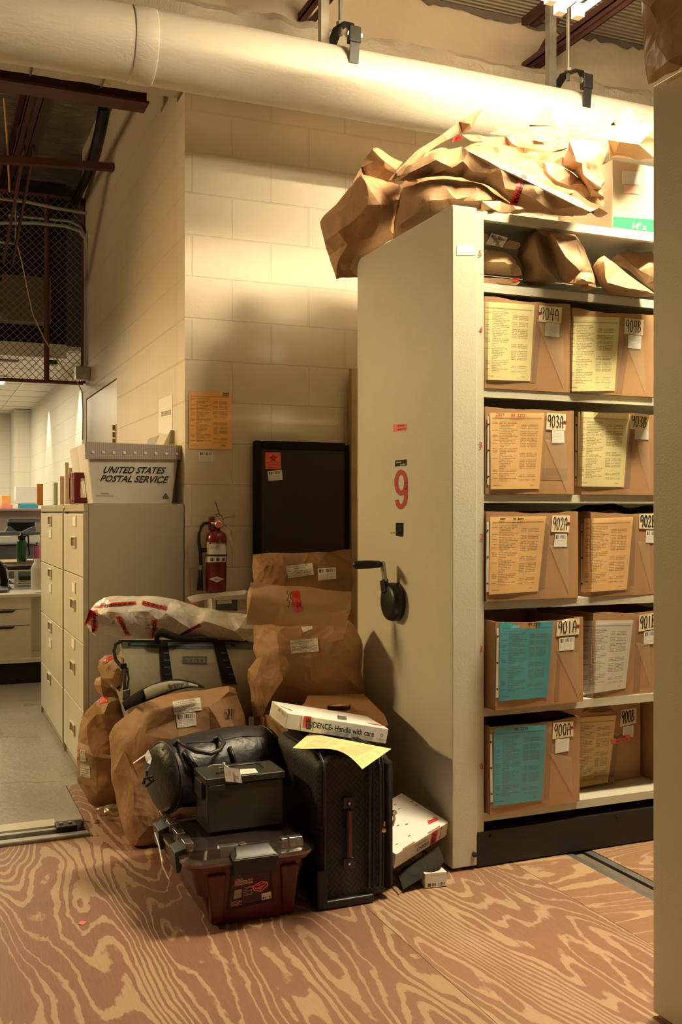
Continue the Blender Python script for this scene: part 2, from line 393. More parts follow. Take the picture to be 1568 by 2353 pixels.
class MB:
    def __init__(s): s.V = []; s.F = []
    def quad(s, a, b, c, d): n = len(s.V); s.V += [Vector(a), Vector(b), Vector(c), Vector(d)]; s.F.append((n, n+1, n+2, n+3)); return s
    def hexa(s, P):   # 4 bottom then 4 top points
        n = len(s.V); s.V += [Vector(p) for p in P]
        for f in ((3, 2, 1, 0), (4, 5, 6, 7), (0, 1, 5, 4), (1, 2, 6, 5), (2, 3, 7, 6), (3, 0, 4, 7)): s.F.append(tuple(n+i for i in f))
        return s
    def box(s, lo, hi):
        x0, y0, z0 = lo; x1, y1, z1 = hi
        return s.hexa([(x0, y0, z0), (x1, y0, z0), (x1, y1, z0), (x0, y1, z0), (x0, y0, z1), (x1, y0, z1), (x1, y1, z1), (x0, y1, z1)])
    def tube(s, path, r, n=10, cap=True, closed=False):
        P = [Vector(p) for p in path]; R = r if isinstance(r, (list, tuple)) else [r]*len(P); base = len(s.V); up = None
        for i, p in enumerate(P):
            if closed: d = P[(i+1) % len(P)]-P[i-1]
            else: d = P[min(i+1, len(P)-1)]-P[max(i-1, 0)]
            if d.length < 1e-9: d = Vector((0, 0, 1))
            d.normalize()
            if up is None: up = Vector((0, 0, 1)) if abs(d.z) < .9 else Vector((1, 0, 0))
            x = d.cross(up)
            if x.length < 1e-4: x = d.cross(Vector((0, 1, 0)))
            x.normalize(); y = x.cross(d).normalized(); up = y
            for k in range(n):
                a = 2*PI*k/n; s.V.append(p+x*math.cos(a)*R[i]+y*math.sin(a)*R[i])
        m = len(P)
        for i in range(m if closed else m-1):
            j = (i+1) % m
            for k in range(n):
                k2 = (k+1) % n; s.F.append((base+i*n+k, base+i*n+k2, base+j*n+k2, base+j*n+k))
        if cap and not closed:
            s.F.append(tuple(base+k for k in range(n))[::-1]); s.F.append(tuple(base+(m-1)*n+k for k in range(n)))
        return s
    def bar(s, a, b, w, h, up=(0, 0, 1)):   # rectangular bar from a to b
        a, b = Vector(a), Vector(b); d = (b-a).normalized(); x = d.cross(Vector(up)).normalized()*w/2; y = x.cross(d).normalized()*h/2
        return s.hexa([a-x-y, a+x-y, a+x+y, a-x+y, b-x-y, b+x-y, b+x+y, b-x+y])
    def lathe(s, prof, c, ax=(0, 0, 1), n=24):
        ax = Vector(ax).normalized(); x = ax.orthogonal().normalized(); y = ax.cross(x); c = Vector(c); base = len(s.V)
        for r, h in prof:
            for k in range(n):
                a = 2*PI*k/n; s.V.append(c+ax*h+x*r*math.cos(a)+y*r*math.sin(a))
        for i in range(len(prof)-1):
            for k in range(n):
                k2 = (k+1) % n; s.F.append((base+i*n+k, base+i*n+k2, base+(i+1)*n+k2, base+(i+1)*n+k))
        if prof[0][0] > 1e-4: s.F.append(tuple(base+k for k in range(n))[::-1])
        if prof[-1][0] > 1e-4: s.F.append(tuple(base+(len(prof)-1)*n+k for k in range(n)))
        return s
    def build(s, name, mat, parent=None, **kw): return mk(name, s.V, s.F, mat, parent, **kw)
def box(name, lo, hi, mat, parent=None, **kw): return MB().box(lo, hi).build(name, mat, parent, **kw)
def struct(o): o['kind'] = 'structure'; return o

# ---- things stuck on surfaces: cast from where the photo was taken onto the surface, keep it there
_bvh = {}
EYE = Vector((0, 0, H))
def bvh(o):
    if o.name not in _bvh:
        L0 = rootloc(o)
        me = o.data; _bvh[o.name] = BVHTree.FromPolygons([v.co+L0 for v in me.vertices], [tuple(p.vertices) for p in me.polygons])
    return _bvh[o.name]
def onto(objs, px, py, off=.0015):
    if not isinstance(objs, (list, tuple)): objs = [objs]
    d = (cam(px, py, 1.0)-EYE).normalized(); best = None
    for o in objs:
        h = bvh(o).ray_cast(EYE, d)
        if h[0] is not None and (best is None or h[3] < best[1]): best = (h[0], h[3])
    if best is None:
        for o in objs:
            near = bvh(o).find_nearest(EYE+d*3.6)
            if near[0] is not None:
                dist = (near[0]-EYE).dot(d)
                near = bvh(o).find_nearest(EYE+d*dist)
                dist = (near[0]-EYE).dot(d)
                if best is None or dist < best[1]: best = (EYE+d*dist, dist)
    return EYE+d*(best[1]-off)
def decal(name, on, Q, mat, parent, n=8, m=8, off=.0015, wav=0):
    """Q: bottom-left, bottom-right, top-right, top-left pixels"""
    on = on if isinstance(on, (list, tuple)) else [on]; V = []; U = []; Fc = []
    for j in range(m+1):
        for i in range(n+1):
            u, v = i/n, j/m
            x = (1-u)*(1-v)*Q[0][0]+u*(1-v)*Q[1][0]+u*v*Q[2][0]+(1-u)*v*Q[3][0]
            y = (1-u)*(1-v)*Q[0][1]+u*(1-v)*Q[1][1]+u*v*Q[2][1]+(1-u)*v*Q[3][1]
            V.append(onto(on, x, y, off+(wav*(.5+.5*math.sin(u*5+v*3)) if wav else 0))); U.append((u, v))
    for j in range(m):
        for i in range(n): a = j*(n+1)+i; Fc.append((a, a+1, a+n+2, a+n+1))
    return mk(name, V, Fc, mat, parent, uv=U)
def rect(x0, y0, x1, y1): return [(x0, y1), (x1, y1), (x1, y0), (x0, y0)]
def text_mesh(s, bold=0, shear=0):
    c = bpy.data.curves.new('t', 'FONT'); c.body = s; c.offset = bold; c.shear = shear; c.resolution_u = 3
    o = bpy.data.objects.new('t', c); COL.objects.link(o); bpy.context.view_layer.update()
    me = o.to_mesh(); V = [v.co.copy() for v in me.vertices]; Fc = [tuple(p.vertices) for p in me.polygons]
    o.to_mesh_clear(); bpy.data.objects.remove(o); bpy.data.curves.remove(c)
    x0 = min(v.x for v in V); x1 = max(v.x for v in V); y0 = min(v.y for v in V); y1 = max(v.y for v in V)
    return [((v.x-x0)/(x1-x0), (v.y-y0)/(y1-y0)) for v in V], Fc
def lettering(on, s, Q, mat, parent, bold=.0, shear=0, off=.003, name='lettering'):
    on = on if isinstance(on, (list, tuple)) else [on]
    P, Fc = text_mesh(s, bold, shear); V = []
    for u, v in P:
        x = (1-u)*(1-v)*Q[0][0]+u*(1-v)*Q[1][0]+u*v*Q[2][0]+(1-u)*v*Q[3][0]
        y = (1-u)*(1-v)*Q[0][1]+u*(1-v)*Q[1][1]+u*v*Q[2][1]+(1-u)*v*Q[3][1]
        V.append(onto(on, x, y, off))
    return mk(name, V, Fc, mat, parent)
G = {'9': [[(.9, .75), (.7, 1), (.3, .98), (.1, .75), (.3, .5), (.7, .55), (.9, .8), (.85, .4), (.75, 0)]],
     '0': [[(.5, 1), (.15, .8), (.1, .4), (.35, 0), (.7, .05), (.9, .45), (.8, .85), (.5, 1)]],
     '1': [[(.4, .95), (.5, .5), (.5, 0)]], '2': [[(.1, .75), (.35, 1), (.75, .9), (.75, .6), (.1, .02), (.9, .05)]],
     '3': [[(.1, .9), (.5, 1), (.8, .8), (.4, .55), (.85, .35), (.6, .02), (.1, .1)]],
     '4': [[(.25, 1), (.15, .5), (.85, .52)], [(.75, 1), (.7, 0)]],
     'A': [[(.1, 0), (.2, .8), (.5, 1), (.8, .8), (.9, 0)], [(.15, .42), (.85, .45)]],
     'B': [[(.15, 0), (.15, 1), (.6, .95), (.75, .75), (.2, .52), (.85, .4), (.8, .1), (.15, 0)]],
     'H': [[(.15, 0), (.15, 1)], [(.8, 0), (.8, 1)], [(.15, .5), (.8, .5)]]}
def strokes(on, s, Q, mat, parent, wpx=2.2, off=.004, name='handwriting', extra=None):
    on = on if isinstance(on, (list, tuple)) else [on]; V = []; Fc = []; n = len(s)
    def mp(u, v): return Vector(((1-u)*(1-v)*Q[0][0]+u*(1-v)*Q[1][0]+u*v*Q[2][0]+(1-u)*v*Q[3][0], (1-u)*(1-v)*Q[0][1]+u*(1-v)*Q[1][1]+u*v*Q[2][1]+(1-u)*v*Q[3][1]))
    lines = []
    for i, ch in enumerate(s):
        for ln in G.get(ch, []): lines.append([mp((i+.08+p[0]*.84)/n, p[1]) for p in ln])
    if extra: lines += [[mp(*p) for p in ln] for ln in extra]
    for ln in lines:
        for a, b in zip(ln[:-1], ln[1:]):
            d = (b-a)
            if d.length < 1e-6: continue
            d.normalize(); nn = Vector((-d.y, d.x))*wpx/2; e = d*wpx*.35
            k = len(V)
            for q in (a-e-nn, b+e-nn, b+e+nn, a-e+nn): V.append(onto(on, q.x, q.y, off))
            Fc.append((k, k+1, k+2, k+3))
    return mk(name, V, Fc, mat, parent)
def scribble(on, Q, mat, parent, seed=1, n=14, wpx=1.0, rows=2, off=.004):
    r = random.Random(seed); ex = []
    for k in range(rows):
        y0 = (k+.5)/rows
        ex.append([(i/n, y0+r.uniform(-.4, .4)/rows) for i in range(n+1)])
    return strokes(on, '', Q, mat, parent, wpx, off, 'handwriting', ex)

# ---- crumpled paper: closed body with its own thickness grown from an outline
def inside(p, poly):
    x, y = p; c = False; j = len(poly)-1
    for i in range(len(poly)):
        xi, yi = poly[i]; xj, yj = poly[j]
        if (yi > y) != (yj > y) and x < (xj-xi)*(y-yi)/(yj-yi)+xi: c = not c
        j = i
    return c
def segd(p, a, b):
    ax, ay = a; bx, by = b; px, py = p; dx, dy = bx-ax, by-ay; l = dx*dx+dy*dy
    t = 0 if l == 0 else max(0, min(1, ((px-ax)*dx+(py-ay)*dy)/l))
    return math.hypot(px-ax-t*dx, py-ay-t*dy)
def crumple(name, poly, Z, thick, mat, parent=None, seed=1, s=34, amp=.012, R=60, ridges=(), zmin=None, ymin=None, ymax=None, xmax=None, xmin=None, back=.8, sub=2, fine=.002, sharp=.45, clamp=None, crease=.008):
    r = random.Random(seed); Zs = Z if isinstance(Z, (list, tuple)) else [Z]*len(poly)
    pts = []; zz = []
    for i in range(len(poly)):
        a, b = poly[i], poly[(i+1) % len(poly)]; d = math.hypot(b[0]-a[0], b[1]-a[1]); k = max(1, round(d/s))
        for j in range(k):
            t = j/k; jx = 0 if j == 0 else r.uniform(-.04, .04)*s
            pts.append((a[0]*(1-t)+b[0]*t+jx, a[1]*(1-t)+b[1]*t+jx*.5)); zz.append(Zs[i]*(1-t)+Zs[(i+1) % len(poly)]*t)
    no = len(pts); outline = pts[:]; edges = [(i, (i+1) % no) for i in range(no)]; extra = {}
    for rd in ridges:
        prev = None
        for (x, y, h) in rd:
            pts.append((x, y)); extra[len(pts)-1] = h
            if prev is not None: edges.append((prev, len(pts)-1))
            prev = len(pts)-1
    x0 = min(p[0] for p in poly); x1 = max(p[0] for p in poly); y0 = min(p[1] for p in poly); y1 = max(p[1] for p in poly)
    y = y0
    while y < y1:
        x = x0
        while x < x1:
            p = (x+r.uniform(-.42, .42)*s, y+r.uniform(-.42, .42)*s)
            if inside(p, outline):
                dd = min(segd(p, outline[i], outline[(i+1) % no]) for i in range(no))
                if dd > s*.3 and all(math.hypot(p[0]-pts[k][0], p[1]-pts[k][1]) > s*.45 for k in extra): pts.append(p)
            x += s
        y += s*.87
    res = delaunay_2d_cdt([Vector(p) for p in pts], edges, [], 1, 1e-4)
    vs, fs, orig = res[0], res[2], res[3]
    front = []; backv = []; isb = []
    for k, v in enumerate(vs):
        p = (v.x, v.y); src = [q for q in orig[k]]
        dd = min(segd(p, outline[i], outline[(i+1) % no]) for i in range(no))
        onb = any(q < no for q in src) or dd < .01
        wsum = 0; zs = 0
        for i in range(no):
            w_ = 1/(1e-3+math.hypot(p[0]-outline[i][0], p[1]-outline[i][1]))**2; wsum += w_; zs += w_*zz[i]
        zc = zs/wsum
        if onb: h = 0; nz = 0
        else:
            q = min(dd/R, 1); h = thick*math.sqrt(max(0, 1-(1-q)**2)); nz = r.uniform(-1, 1)*amp*min(1, .4+q)
            ex = [extra[i] for i in src if i in extra]
            if ex: nz = ex[0]
        front.append(cam(p[0], p[1], zc-h-nz)); isb.append(onb)
        backv.append(cam(p[0], p[1], zc+h*back) if not onb else None)
    V = list(front); bi = {}
    for k in range(len(vs)):
        if isb[k]: bi[k] = k
        else: bi[k] = len(V); V.append(backv[k])
    Fc = [tuple(f) for f in fs]+[tuple(bi[i] for i in f)[::-1] for f in fs]
    bm = bmesh.new(); bv = [bm.verts.new(v) for v in V]; bm.verts.ensure_lookup_table()
    for f in Fc:
        try: bm.faces.new([bv[i] for i in f])
        except ValueError: pass
    if sub:
        bmesh.ops.subdivide_edges(bm, edges=bm.edges[:], cuts=sub, use_grid_fill=True)
        bmesh.ops.smooth_vert(bm, verts=bm.verts[:], factor=.3, use_axis_x=True, use_axis_y=True, use_axis_z=True)
        bm.normal_update(); o_ = Vector((seed*3.7, 0, 0)); mv = []
        for v in bm.verts:
            q = v.co*6.5+o_+noise.noise_vector(v.co*4+o_)*.6; q2 = v.co*17+o_+noise.noise_vector(v.co*9)*.5
            c1 = .5-abs(noise.noise(q))*1.7; c2 = .5-abs(noise.noise(q2))*1.7
            mv.append(v.normal*(c1*crease+c2*crease*.38)+noise.noise_vector(v.co*30)*fine*.6)
        for v, d_ in zip(bm.verts, mv): v.co += d_
    for v in bm.verts:
        if zmin is not None and v.co.z < zmin: v.co.z = zmin+r.uniform(0, .001)
        if ymin is not None and v.co.y < ymin: v.co.y = ymin
        if ymax is not None and v.co.y > ymax: v.co.y = ymax
        if xmax is not None and v.co.x > xmax: v.co.x = xmax
        if xmin is not None and v.co.x < xmin: v.co.x = xmin
        if clamp: clamp(v.co)
    bmesh.ops.recalc_face_normals(bm, faces=bm.faces)
    bm.verts.index_update()
    VV = [v.co.copy() for v in bm.verts]; FF = [tuple(v.index for v in f.verts) for f in bm.faces]; bm.free()
    return mk(name, VV, FF, mat, parent, sharp=sharp)
def setbase(root, objs):
    pass

# ================================================================ THE SETTING
XP, YF, YB, TOP = 1.724, 3.098, 3.934, 2.353      # numbered shelving unit: end panel plane, front, back, height
WY, WX = 4.78, 1.18                                # back wall, left wall planes
ZD = 4.13
struct(box('floor', (-5, -3, -.03), (1.317, 3.99, 0), 'ply_a'))
struct(box('floor', (.62, 3.992, -.03), (1.317, 4.78, 0), 'ply_a'))
struct(box('floor', (1.319, -3, -.03), (1.974, 4.78, 0), 'ply_b'))
struct(box('floor', (1.976, -3, -.03), (2.204, 4.78, 0), 'ply_c'))
struct(box('floor', (2.322, -3, -.03), (8, 4.78, 0), 'ply_d'))
struct(box('floor', (-5, 4.245, -.05), (.618, 16, -.004), 'concrete'))
struct(box('floor', (.618, 4.785, -.05), (8, 16, -.004), 'concrete'))
struct(box('floor', (2.205, -3, -.04), (2.321, 4.78, -.022), 'dark_gap'))
# back wall with the corner that turns away, upper wall, left wall, door in it
wall_back = struct(box('wall_back', (WX, WY, 0), (8, 4.94, 3.32), 'block_back'))
wall_upper = struct(box('wall_upper', (-5, 4.95, 3.62), (8, 5.10, 4.3), 'upper_wall'))
wall_left = struct(MB().box((WX, 4.942, 0), (WX+.25, 6.62, 4.3)).box((WX, 7.95, 0), (WX+.25, 8.15, 4.3)).box((WX, 6.62, 2.15), (WX+.25, 7.95, 4.3)).build('wall_left', 'block_left'))
d = struct(box('door_1', (WX+.004, 6.63, 0), (WX+.06, 7.94, 2.14), 'door_paint'))
hb = MB()
for k in range(3): hb.tube([(WX-.004, 6.70, 1.72+k*.045), (WX-.004, 6.70, 1.755+k*.045)], .013, 8)
hb.box((WX-.002, 6.66, 1.715), (WX+.02, 6.74, 1.85)); hb.build('hinge', 'brass', d)
struct(box('wall_office', (1.37, 8.16, 0), (1.6, 16, 2.75), 'block_office'))
struct(box('wall_office_back', (-5, 14.9, 0), (2, 15.1, 2.75), 'block_office_back'))
struct(box('wall_jog', (1.16, 14.2, 0), (1.369, 14.89, 2.66), 'block_office_back'))
struct(box('wall_front', (-5, -3.1, 0), (8, -3, 4.3), 'room_far'))
struct(box('wall_side', (-5.1, -3, 0), (-5, 16, 4.3), 'room_far'))
struct(box('wall_right', (8, -3, 0), (8.1, 5, 4.3), 'room_far'))
struct(box('ceiling', (-5, -3, ZD), (8, 4.95, ZD+.05), 'deck'))
struct(box('ceiling_insulated', (-5, 5.10, 4.15), (1.3, 9.6, 4.2), 'foil_ceiling'))
struct(box('dark_void_sheet', (-5, 9.05, 2.72), (1.17, 9.15, 4.15), 'dark_gap'))  # near-black sheet standing in for the unlit void over the office
# office ceiling with its grid and one bright panel, one dark vent
struct(box('ceiling_office', (-5, 8.95, 2.67), (1.6, 15.1, 2.71), 'tile_white'))
g = MB()
for k in range(10): g.box((-5, 9.0+k*.61, 2.664), (1.36, 9.025+k*.61, 2.669))
for k in range(9): g.box((1.0-k*.61, 8.96, 2.663), (1.02-k*.61, 14.88, 2.668))
struct(g.build('trim_1', 'office_white'))
struct(box('trim_2', (-5, 8.93, 2.60), (1.16, 8.949, 2.72), 'office_white'))
# ceiling edge: ragged fireproofing line where deck meets the upper wall
r = random.Random(3); V = []; Fc = []
n = 160
for i in range(n+1):
    x = 1.0+i*.04; V += [Vector((x, 4.945, ZD)), Vector((x, 4.935, ZD-.02-.03*r.random()-.05*max(0, noise.noise(Vector((x*2.5, 0, 0))))))]
for i in range(n): Fc.append((2*i, 2*i+1, 2*i+3, 2*i+2))
struct(mk('trim_3', V, Fc, 'duct_dark'))

# ---- steel beam, open web joists, braces
b = thing('steel_beam', 'dark maroon steel I-beam over the dark opening at upper left', 'beam', (-2, 5.27, 3.40))
box('flange', (-5, 5.20, 3.40), (1.095, 5.34, 3.412), 'maroon_steel', b); box('flange', (-5, 5.20, 3.60), (1.095, 5.34, 3.612), 'maroon_steel', b)
box('web', (-5, 5.265, 3.412), (1.095, 5.275, 3.60), 'maroon_steel', b)
box('stiffener', (.30, 5.205, 3.412), (.36, 5.262, 3.60), 'maroon_steel', b)
def joist(label, X, y0, y1, zc, ztop, side=1):
    j = thing('roof_joist', label, 'joist', (X, (y0+y1)/2, zc), 'open web roof joists')
    MB().box((X-.045, y0, zc), (X-.008, y1, zc+.006)).box((X-.045, y0, zc), (X-.039, y1, zc+.04)).box((X+.008, y0, zc), (X+.045, y1, zc+.006)).box((X+.039, y0, zc), (X+.045, y1, zc+.04)).build('bottom_chord', 'maroon_steel', j)
    MB().box((X-.045, y0, ztop-.04), (X-.008, y1, ztop)).box((X+.008, y0, ztop-.04), (X+.045, y1, ztop)).build('top_chord', 'maroon_steel', j)
    y = y0+.2; k = 0; step = (ztop-zc)*1.5
    while y+step < y1:
        a, bb = ((X, y, zc+.02), (X, y+step, ztop-.02)) if k % 2 == 0 else ((X, y, ztop-.02), (X, y+step, zc+.02))
        MB().tube([a, bb], .012, 8).build('web_rod', 'maroon_steel', j); y += step; k += 1
    return j
joist('maroon roof joist running out over the shelves past the fluorescent lamp', 3.25, .2, 4.94, 3.83, ZD)
joist('maroon roof joist meeting the pipe clamp at top centre', 1.87, .2, 4.94, 3.85, ZD)
joist('maroon roof joist over the dark area at far left, nearer the wall', .66, 5.4, 9.0, 3.86, 4.14)
joist('maroon roof joist over the dark area at the left edge of the photo', .30, 5.4, 9.0, 3.55, 4.14)
tag(MB().bar(onY(-60, 362, 6.72), onY(261, 384, 6.72), .05, .045).build('brace', 'maroon_steel'), 'short maroon steel brace ending at the block wall', 'brace')
tag(MB().bar(cam(57, 340, 6.4), cam(8, 600, 7.2), .06, .012, (1, 0, 0)).bar(cam(78, 340, 6.4), cam(30, 600, 7.2), .06, .012, (1, 0, 0)).build('hanging_strut', 'maroon_steel'), 'pair of maroon steel straps slanting down before the chain-link fence', 'strut')
# wall-ceiling cables
pb = [Vector((min(q.x, WX-.045), q.y, q.z)) for q in (cam(258, 250, 6.8), cam(252, 300, 6.95), cam(232, 350, 7.15), cam(205, 400, 7.4), cam(180, 445, 7.7), cam(160, 490, 8.0), cam(135, 540, 8.4))]
tag(MB().tube(pb, .034, 8).build('cable_bundle', 'black_plastic'), 'thick black cable bundle running along the top of the left wall', 'cable')
pt = [cam(248, 250, 6.8), cam(240, 290, 6.95), cam(222, 335, 7.1), cam(200, 380, 7.3), cam(185, 420, 7.6), cam(172, 450, 7.8)]
tag(MB().tube(pt, .010, 8).build('cable', 'teal_cable'), 'thin teal cable beside the thick black bundle', 'cable')
tag(MB().tube([cam(9, 225, 6.3), cam(16, 320, 6.4), cam(20, 400, 6.6), cam(22, 440, 6.8)], .007, 6).build('cable', 'yellow_cord'), 'thin yellow cable hanging between the maroon joists at left', 'cable')
tag(MB().tube([cam(38, 556, 7.55), cam(50, 600, 7.55), cam(62, 660, 7.56), cam(75, 720, 7.58), cam(100, 775, 7.6), cam(125, 815, 7.62), cam(150, 850, 7.64), cam(178, 878, 7.65), cam(189, 900, 7.66), cam(191, 950, 7.68), cam(190, 1010, 7.7)], .005, 6).build('cord', 'yellow_cord'), 'yellowish cord draped down over the chain-link fence', 'cord')
# conduits
def conduit(label, P, r=.013):
    tag(MB().tube(P, r, 10).build('conduit', 'conduit'), label, 'conduit')
conduit('upper conduit crossing to the wall above the fence', [cam(-30, 452, 7.4), cam(60, 463, 7.5), cam(130, 478, 7.6), cam(207, 491, 7.75)])
conduit('outer conduit bending down the wall edge to the junction box', [cam(-30, 512, 7.55), cam(80, 512, 7.6), cam(150, 519, 7.65), cam(182, 530, 7.68), cam(196, 548, 7.7), cam(201, 575, 7.7), cam(202, 700, 7.7), cam(201, 858, 7.7)])
conduit('inner conduit just above and behind its bending neighbour', [cam(20, 494, 7.7), cam(100, 502, 7.72), cam(160, 508, 7.75), cam(185, 520, 7.78), cam(195, 540, 7.8), cam(196, 700, 7.8), cam(195, 858, 7.8)], .010)
tag(box('junction_box', (1.07, 7.72, 2.27), (1.178, 7.80, 2.37), 'galvanized', bevel=.004), 'small grey junction box on the wall edge under the conduits', 'junction box')
# chain-link fence panel above the opening
fy = 8.0
fe = thing('chain_link_fence', 'chain-link fence panel hung above the opening to the bright office', 'fence', (0, fy, 2.28))
def fx(px): return onY(px, 870, fy).x
zb = onY(100, 876, fy).z; zt = onY(100, 448, fy).z
MB().tube([(-1.2, fy, zb), (1.165, fy, zb)], .014, 8).build('rail', 'maroon_steel', fe)
MB().tube([(-1.2, fy, zt), (1.165, fy, zt)], .014, 8).build('rail', 'maroon_steel', fe)
for px_ in (107, 192): MB().tube([(fx(px_), fy, zb), (fx(px_), fy, zt)], .021, 10).build('post', 'maroon_steel', fe)
MB().tube([(fx(37), fy+.03, onY(37, 555, fy).z), (fx(37), fy+.03, zt)], .010, 8).tube([(fx(37), fy+.03, onY(37, 557, fy).z), (-1.0, fy+.03, onY(37, 557, fy).z)], .010, 8).build('rail', 'galvanized', fe)
wm = MB(); p = .056; x0, x1 = -.6, 1.16
k = int((x0-(zt-zb))/p)-1
while k*p < x1:
    a = k*p
    lo = max(0, x0-a); hi = min(zt-zb, x1-a)
    if hi > lo: wm.tube([(a+lo, fy-.003, zb+lo), (a+hi, fy-.003, zb+hi)], .0022, 4, False)
    k += 1
k = int(x0/p)
while k*p < x1+(zt-zb):
    a = k*p; lo = max(0, a-x1); hi = min(zt-zb, a-x0)
    if hi > lo: wm.tube([(a-lo, fy+.003, zb+lo), (a-hi, fy+.003, zb+hi)], .0022, 4, False)
    k += 1
wm.build('chain_link', 'fence_wire', fe)
tag(box('security_camera', tuple(cam(112, 838, 8.6)-Vector((.03, .05, 0))), tuple(cam(112, 838, 8.6)+Vector((.07, .08, .04))), 'black_plastic', bevel=.01), 'small dark ceiling device seen through the fence', 'camera')
tag(box('ceiling_vent', tuple(onZ(0, 832, 2.655)-Vector((.5, .05, 0))), tuple(onZ(44, 826, 2.668)), 'duct_dark'), 'dark ceiling vent near the fence at left edge', 'vent')
lp = thing('ceiling_light', 'bright office ceiling light panel at left edge under the fence', 'lamp', (.1, 10, 2.64))
q0 = onZ(-20, 873, 2.66); q1 = onZ(26, 862, 2.66)
box('light_frame', (q0.x-.5, q0.y-.35, 2.652), (q1.x, q0.y+.25, 2.662), 'office_white', lp); box('diffuser', (q0.x-.47, q0.y-.32, 2.646), (q1.x-.03, q0.y+.22, 2.651), 'office_panel', lp)
dd = thing('hanging_duct', 'dim wrapped duct deep in the dark space behind the fence', 'duct', (.6, 8.8, 3.0))
MB().box((-1.5, 8.55, 2.86), (.98, 8.9, 3.15)).build('duct_body', 'duct_dark', dd, bevel=.02)
MB().box((.60, 8.5, 2.82), (.98, 8.54, 3.19)).build('duct_flange', 'duct_dark', dd)

# ---- big insulated pipe and the wrapped duct behind it
PY, PZ, PR = 4.20, 3.225, .150
pipe = thing('insulated_pipe', 'large canvas-jacketed pipe crossing the room under the ceiling', 'pipe', (1.5, PY, PZ-PR))
mb = MB(); nx = 220; ns = 48
for i in range(nx+1):
    x = -1.2+i*(8.9/nx)
    for k in range(ns):
        a = 2*PI*k/ns; rr = PR+.003*noise.noise(Vector((x*2, math.cos(a)*1.2, math.sin(a)*1.2)))+.0010*noise.noise(Vector((x*14, math.cos(a)*6, math.sin(a)*6)))
        mb.V.append(Vector((x, PY+rr*math.cos(a), PZ+rr*math.sin(a))))
for i in range(nx):
    for k in range(ns): k2 = (k+1) % ns; mb.F.append((i*ns+k, i*ns+k2, (i+1)*ns+k2, (i+1)*ns+k))
mb.build('jacket', 'pipe_jacket', pipe, smooth=True)
for pxs in ((313, 368), ):
    xa, xb = onY(pxs[0], 90, PY-.15).x, onY(pxs[1], 90, PY-.15).x
    MB().lathe([(PR+.001, 0), (PR+.0028, .006), (PR+.0028, xb-xa-.006), (PR+.001, xb-xa)], (xa, PY, PZ), (1, 0, 0), 48).build('seam_band', 'pipe_jacket', pipe, smooth=True)
dt = thing('wrapped_duct', 'foil and paper wrapped duct along the wall behind the big pipe', 'duct', (1.5, 4.8, 3.37))
mb = MB(); nx = 260
prof = [(4.945, 3.345), (4.80, 3.345), (4.70, 3.35), (4.66, 3.39), (4.66, 3.50), (4.66, 3.60), (4.665, 3.68), (4.70, 3.725), (4.78, 3.735), (4.87, 3.73), (4.945, 3.72)]
for i in range(nx+1):
    x = -1.2+i*(8.9/nx)
    for j, (yy, zz) in enumerate(prof):
        e = .022 if j in (6, 7, 8) else .006
        mb.V.append(Vector((x, min(4.947, yy+e*noise.noise(Vector((x*9, j*.8, 0)))), zz+e*noise.noise(Vector((x*9, j*.8, 7)))+(.012*noise.noise(Vector((x*2, 0, 3))) if j > 5 else 0))))
m_ = len(prof)
for i in range(nx):
    for j in range(m_-1): mb.F.append((i*m_+j, i*m_+j+1, (i+1)*m_+j+1, (i+1)*m_+j))
mb.build('duct_wrap', 'duct_wrap', dt, sharp=.5)
for xx in (-.55, -.2, .12, .47, .80):
    box('tape_seam', (xx, 4.72, 3.333), (xx+.008, 4.94, 3.337), 'duct_dark', dt)
def hanger(label, px_, rodpx):
    x = onY(px_, 200, PY).x; t = thing('pipe_hanger', label, 'pipe hanger', (x, PY, PZ), 'pipe hangers')
    R = PR+.008; cl = MB(); P = []
    arc = [(PY+(R)*math.cos(a), PZ+R*math.sin(a)) for a in [PI*(-.1), 0, .15*PI, .3*PI]]
    front = [(PY-R*.98, PZ+R*.15), (PY-R*1.05, PZ+R*.75), (PY-R*.62, PZ+R*1.45), (PY+R*.2, PZ+R*1.62), (PY+R*.75, PZ+R*1.3), (PY+R*1.02, PZ+R*.6), (PY+R*1.0, PZ)]
    for (ya, za), (yb, zb2) in zip(front[:-1], front[1:]): cl.bar((x, ya, za), (x, yb, zb2), .045, .006, (1, 0, 0)) if False else cl.hexa([(x-.022, ya, za), (x+.022, ya, za), (x+.022, ya+.006, za+.004), (x-.022, ya+.006, za+.004), (x-.022, yb, zb2), (x+.022, yb, zb2), (x+.022, yb+.006, zb2+.004), (x-.022, yb+.006, zb2+.004)])
    cl.build('clevis_strap', 'black_metal', t)
    MB().tube([(x-.035, PY-R*.95, PZ+R*.95), (x+.035, PY-R*.95, PZ+R*.95)], .008, 8).lathe([(.016, 0), (.016, .012)], (x-.034, PY-R*.95, PZ+R*.95), (1, 0, 0), 6).lathe([(.016, 0), (.016, .012)], (x+.024, PY-R*.95, PZ+R*.95), (1, 0, 0), 6).build('clevis_bolt', 'galvanized', t)
    MB().box((x-.028, PY-R*1.08, PZ+R*.70), (x+.028, PY-R*.85, PZ+R*1.15)).build('clevis_bracket', 'black_metal', t, bevel=.004)
    MB().tube([(x, PY, PZ+R*1.35), (x, PY, 3.86)], .010, 10).build('rod', 'galvanized', t)
    MB().lathe([(.02, 0), (.02, .014)], (x, PY, PZ+R*1.64), (0, 0, 1), 6).build('nut', 'galvanized', t)
    MB().box((x-.075, PY+.05, PZ+R*.9), (x-.035, PY+.09, 3.84)).build('strut_channel', 'galvanized', t)
    MB().box((x-.05, PY-.02, 3.80), (x+.03, PY+.10, 3.87)).build('beam_clamp', 'galvanized', t, bevel=.004)
hanger('pipe hanger at top centre clamped over the pipe', 783, 770)
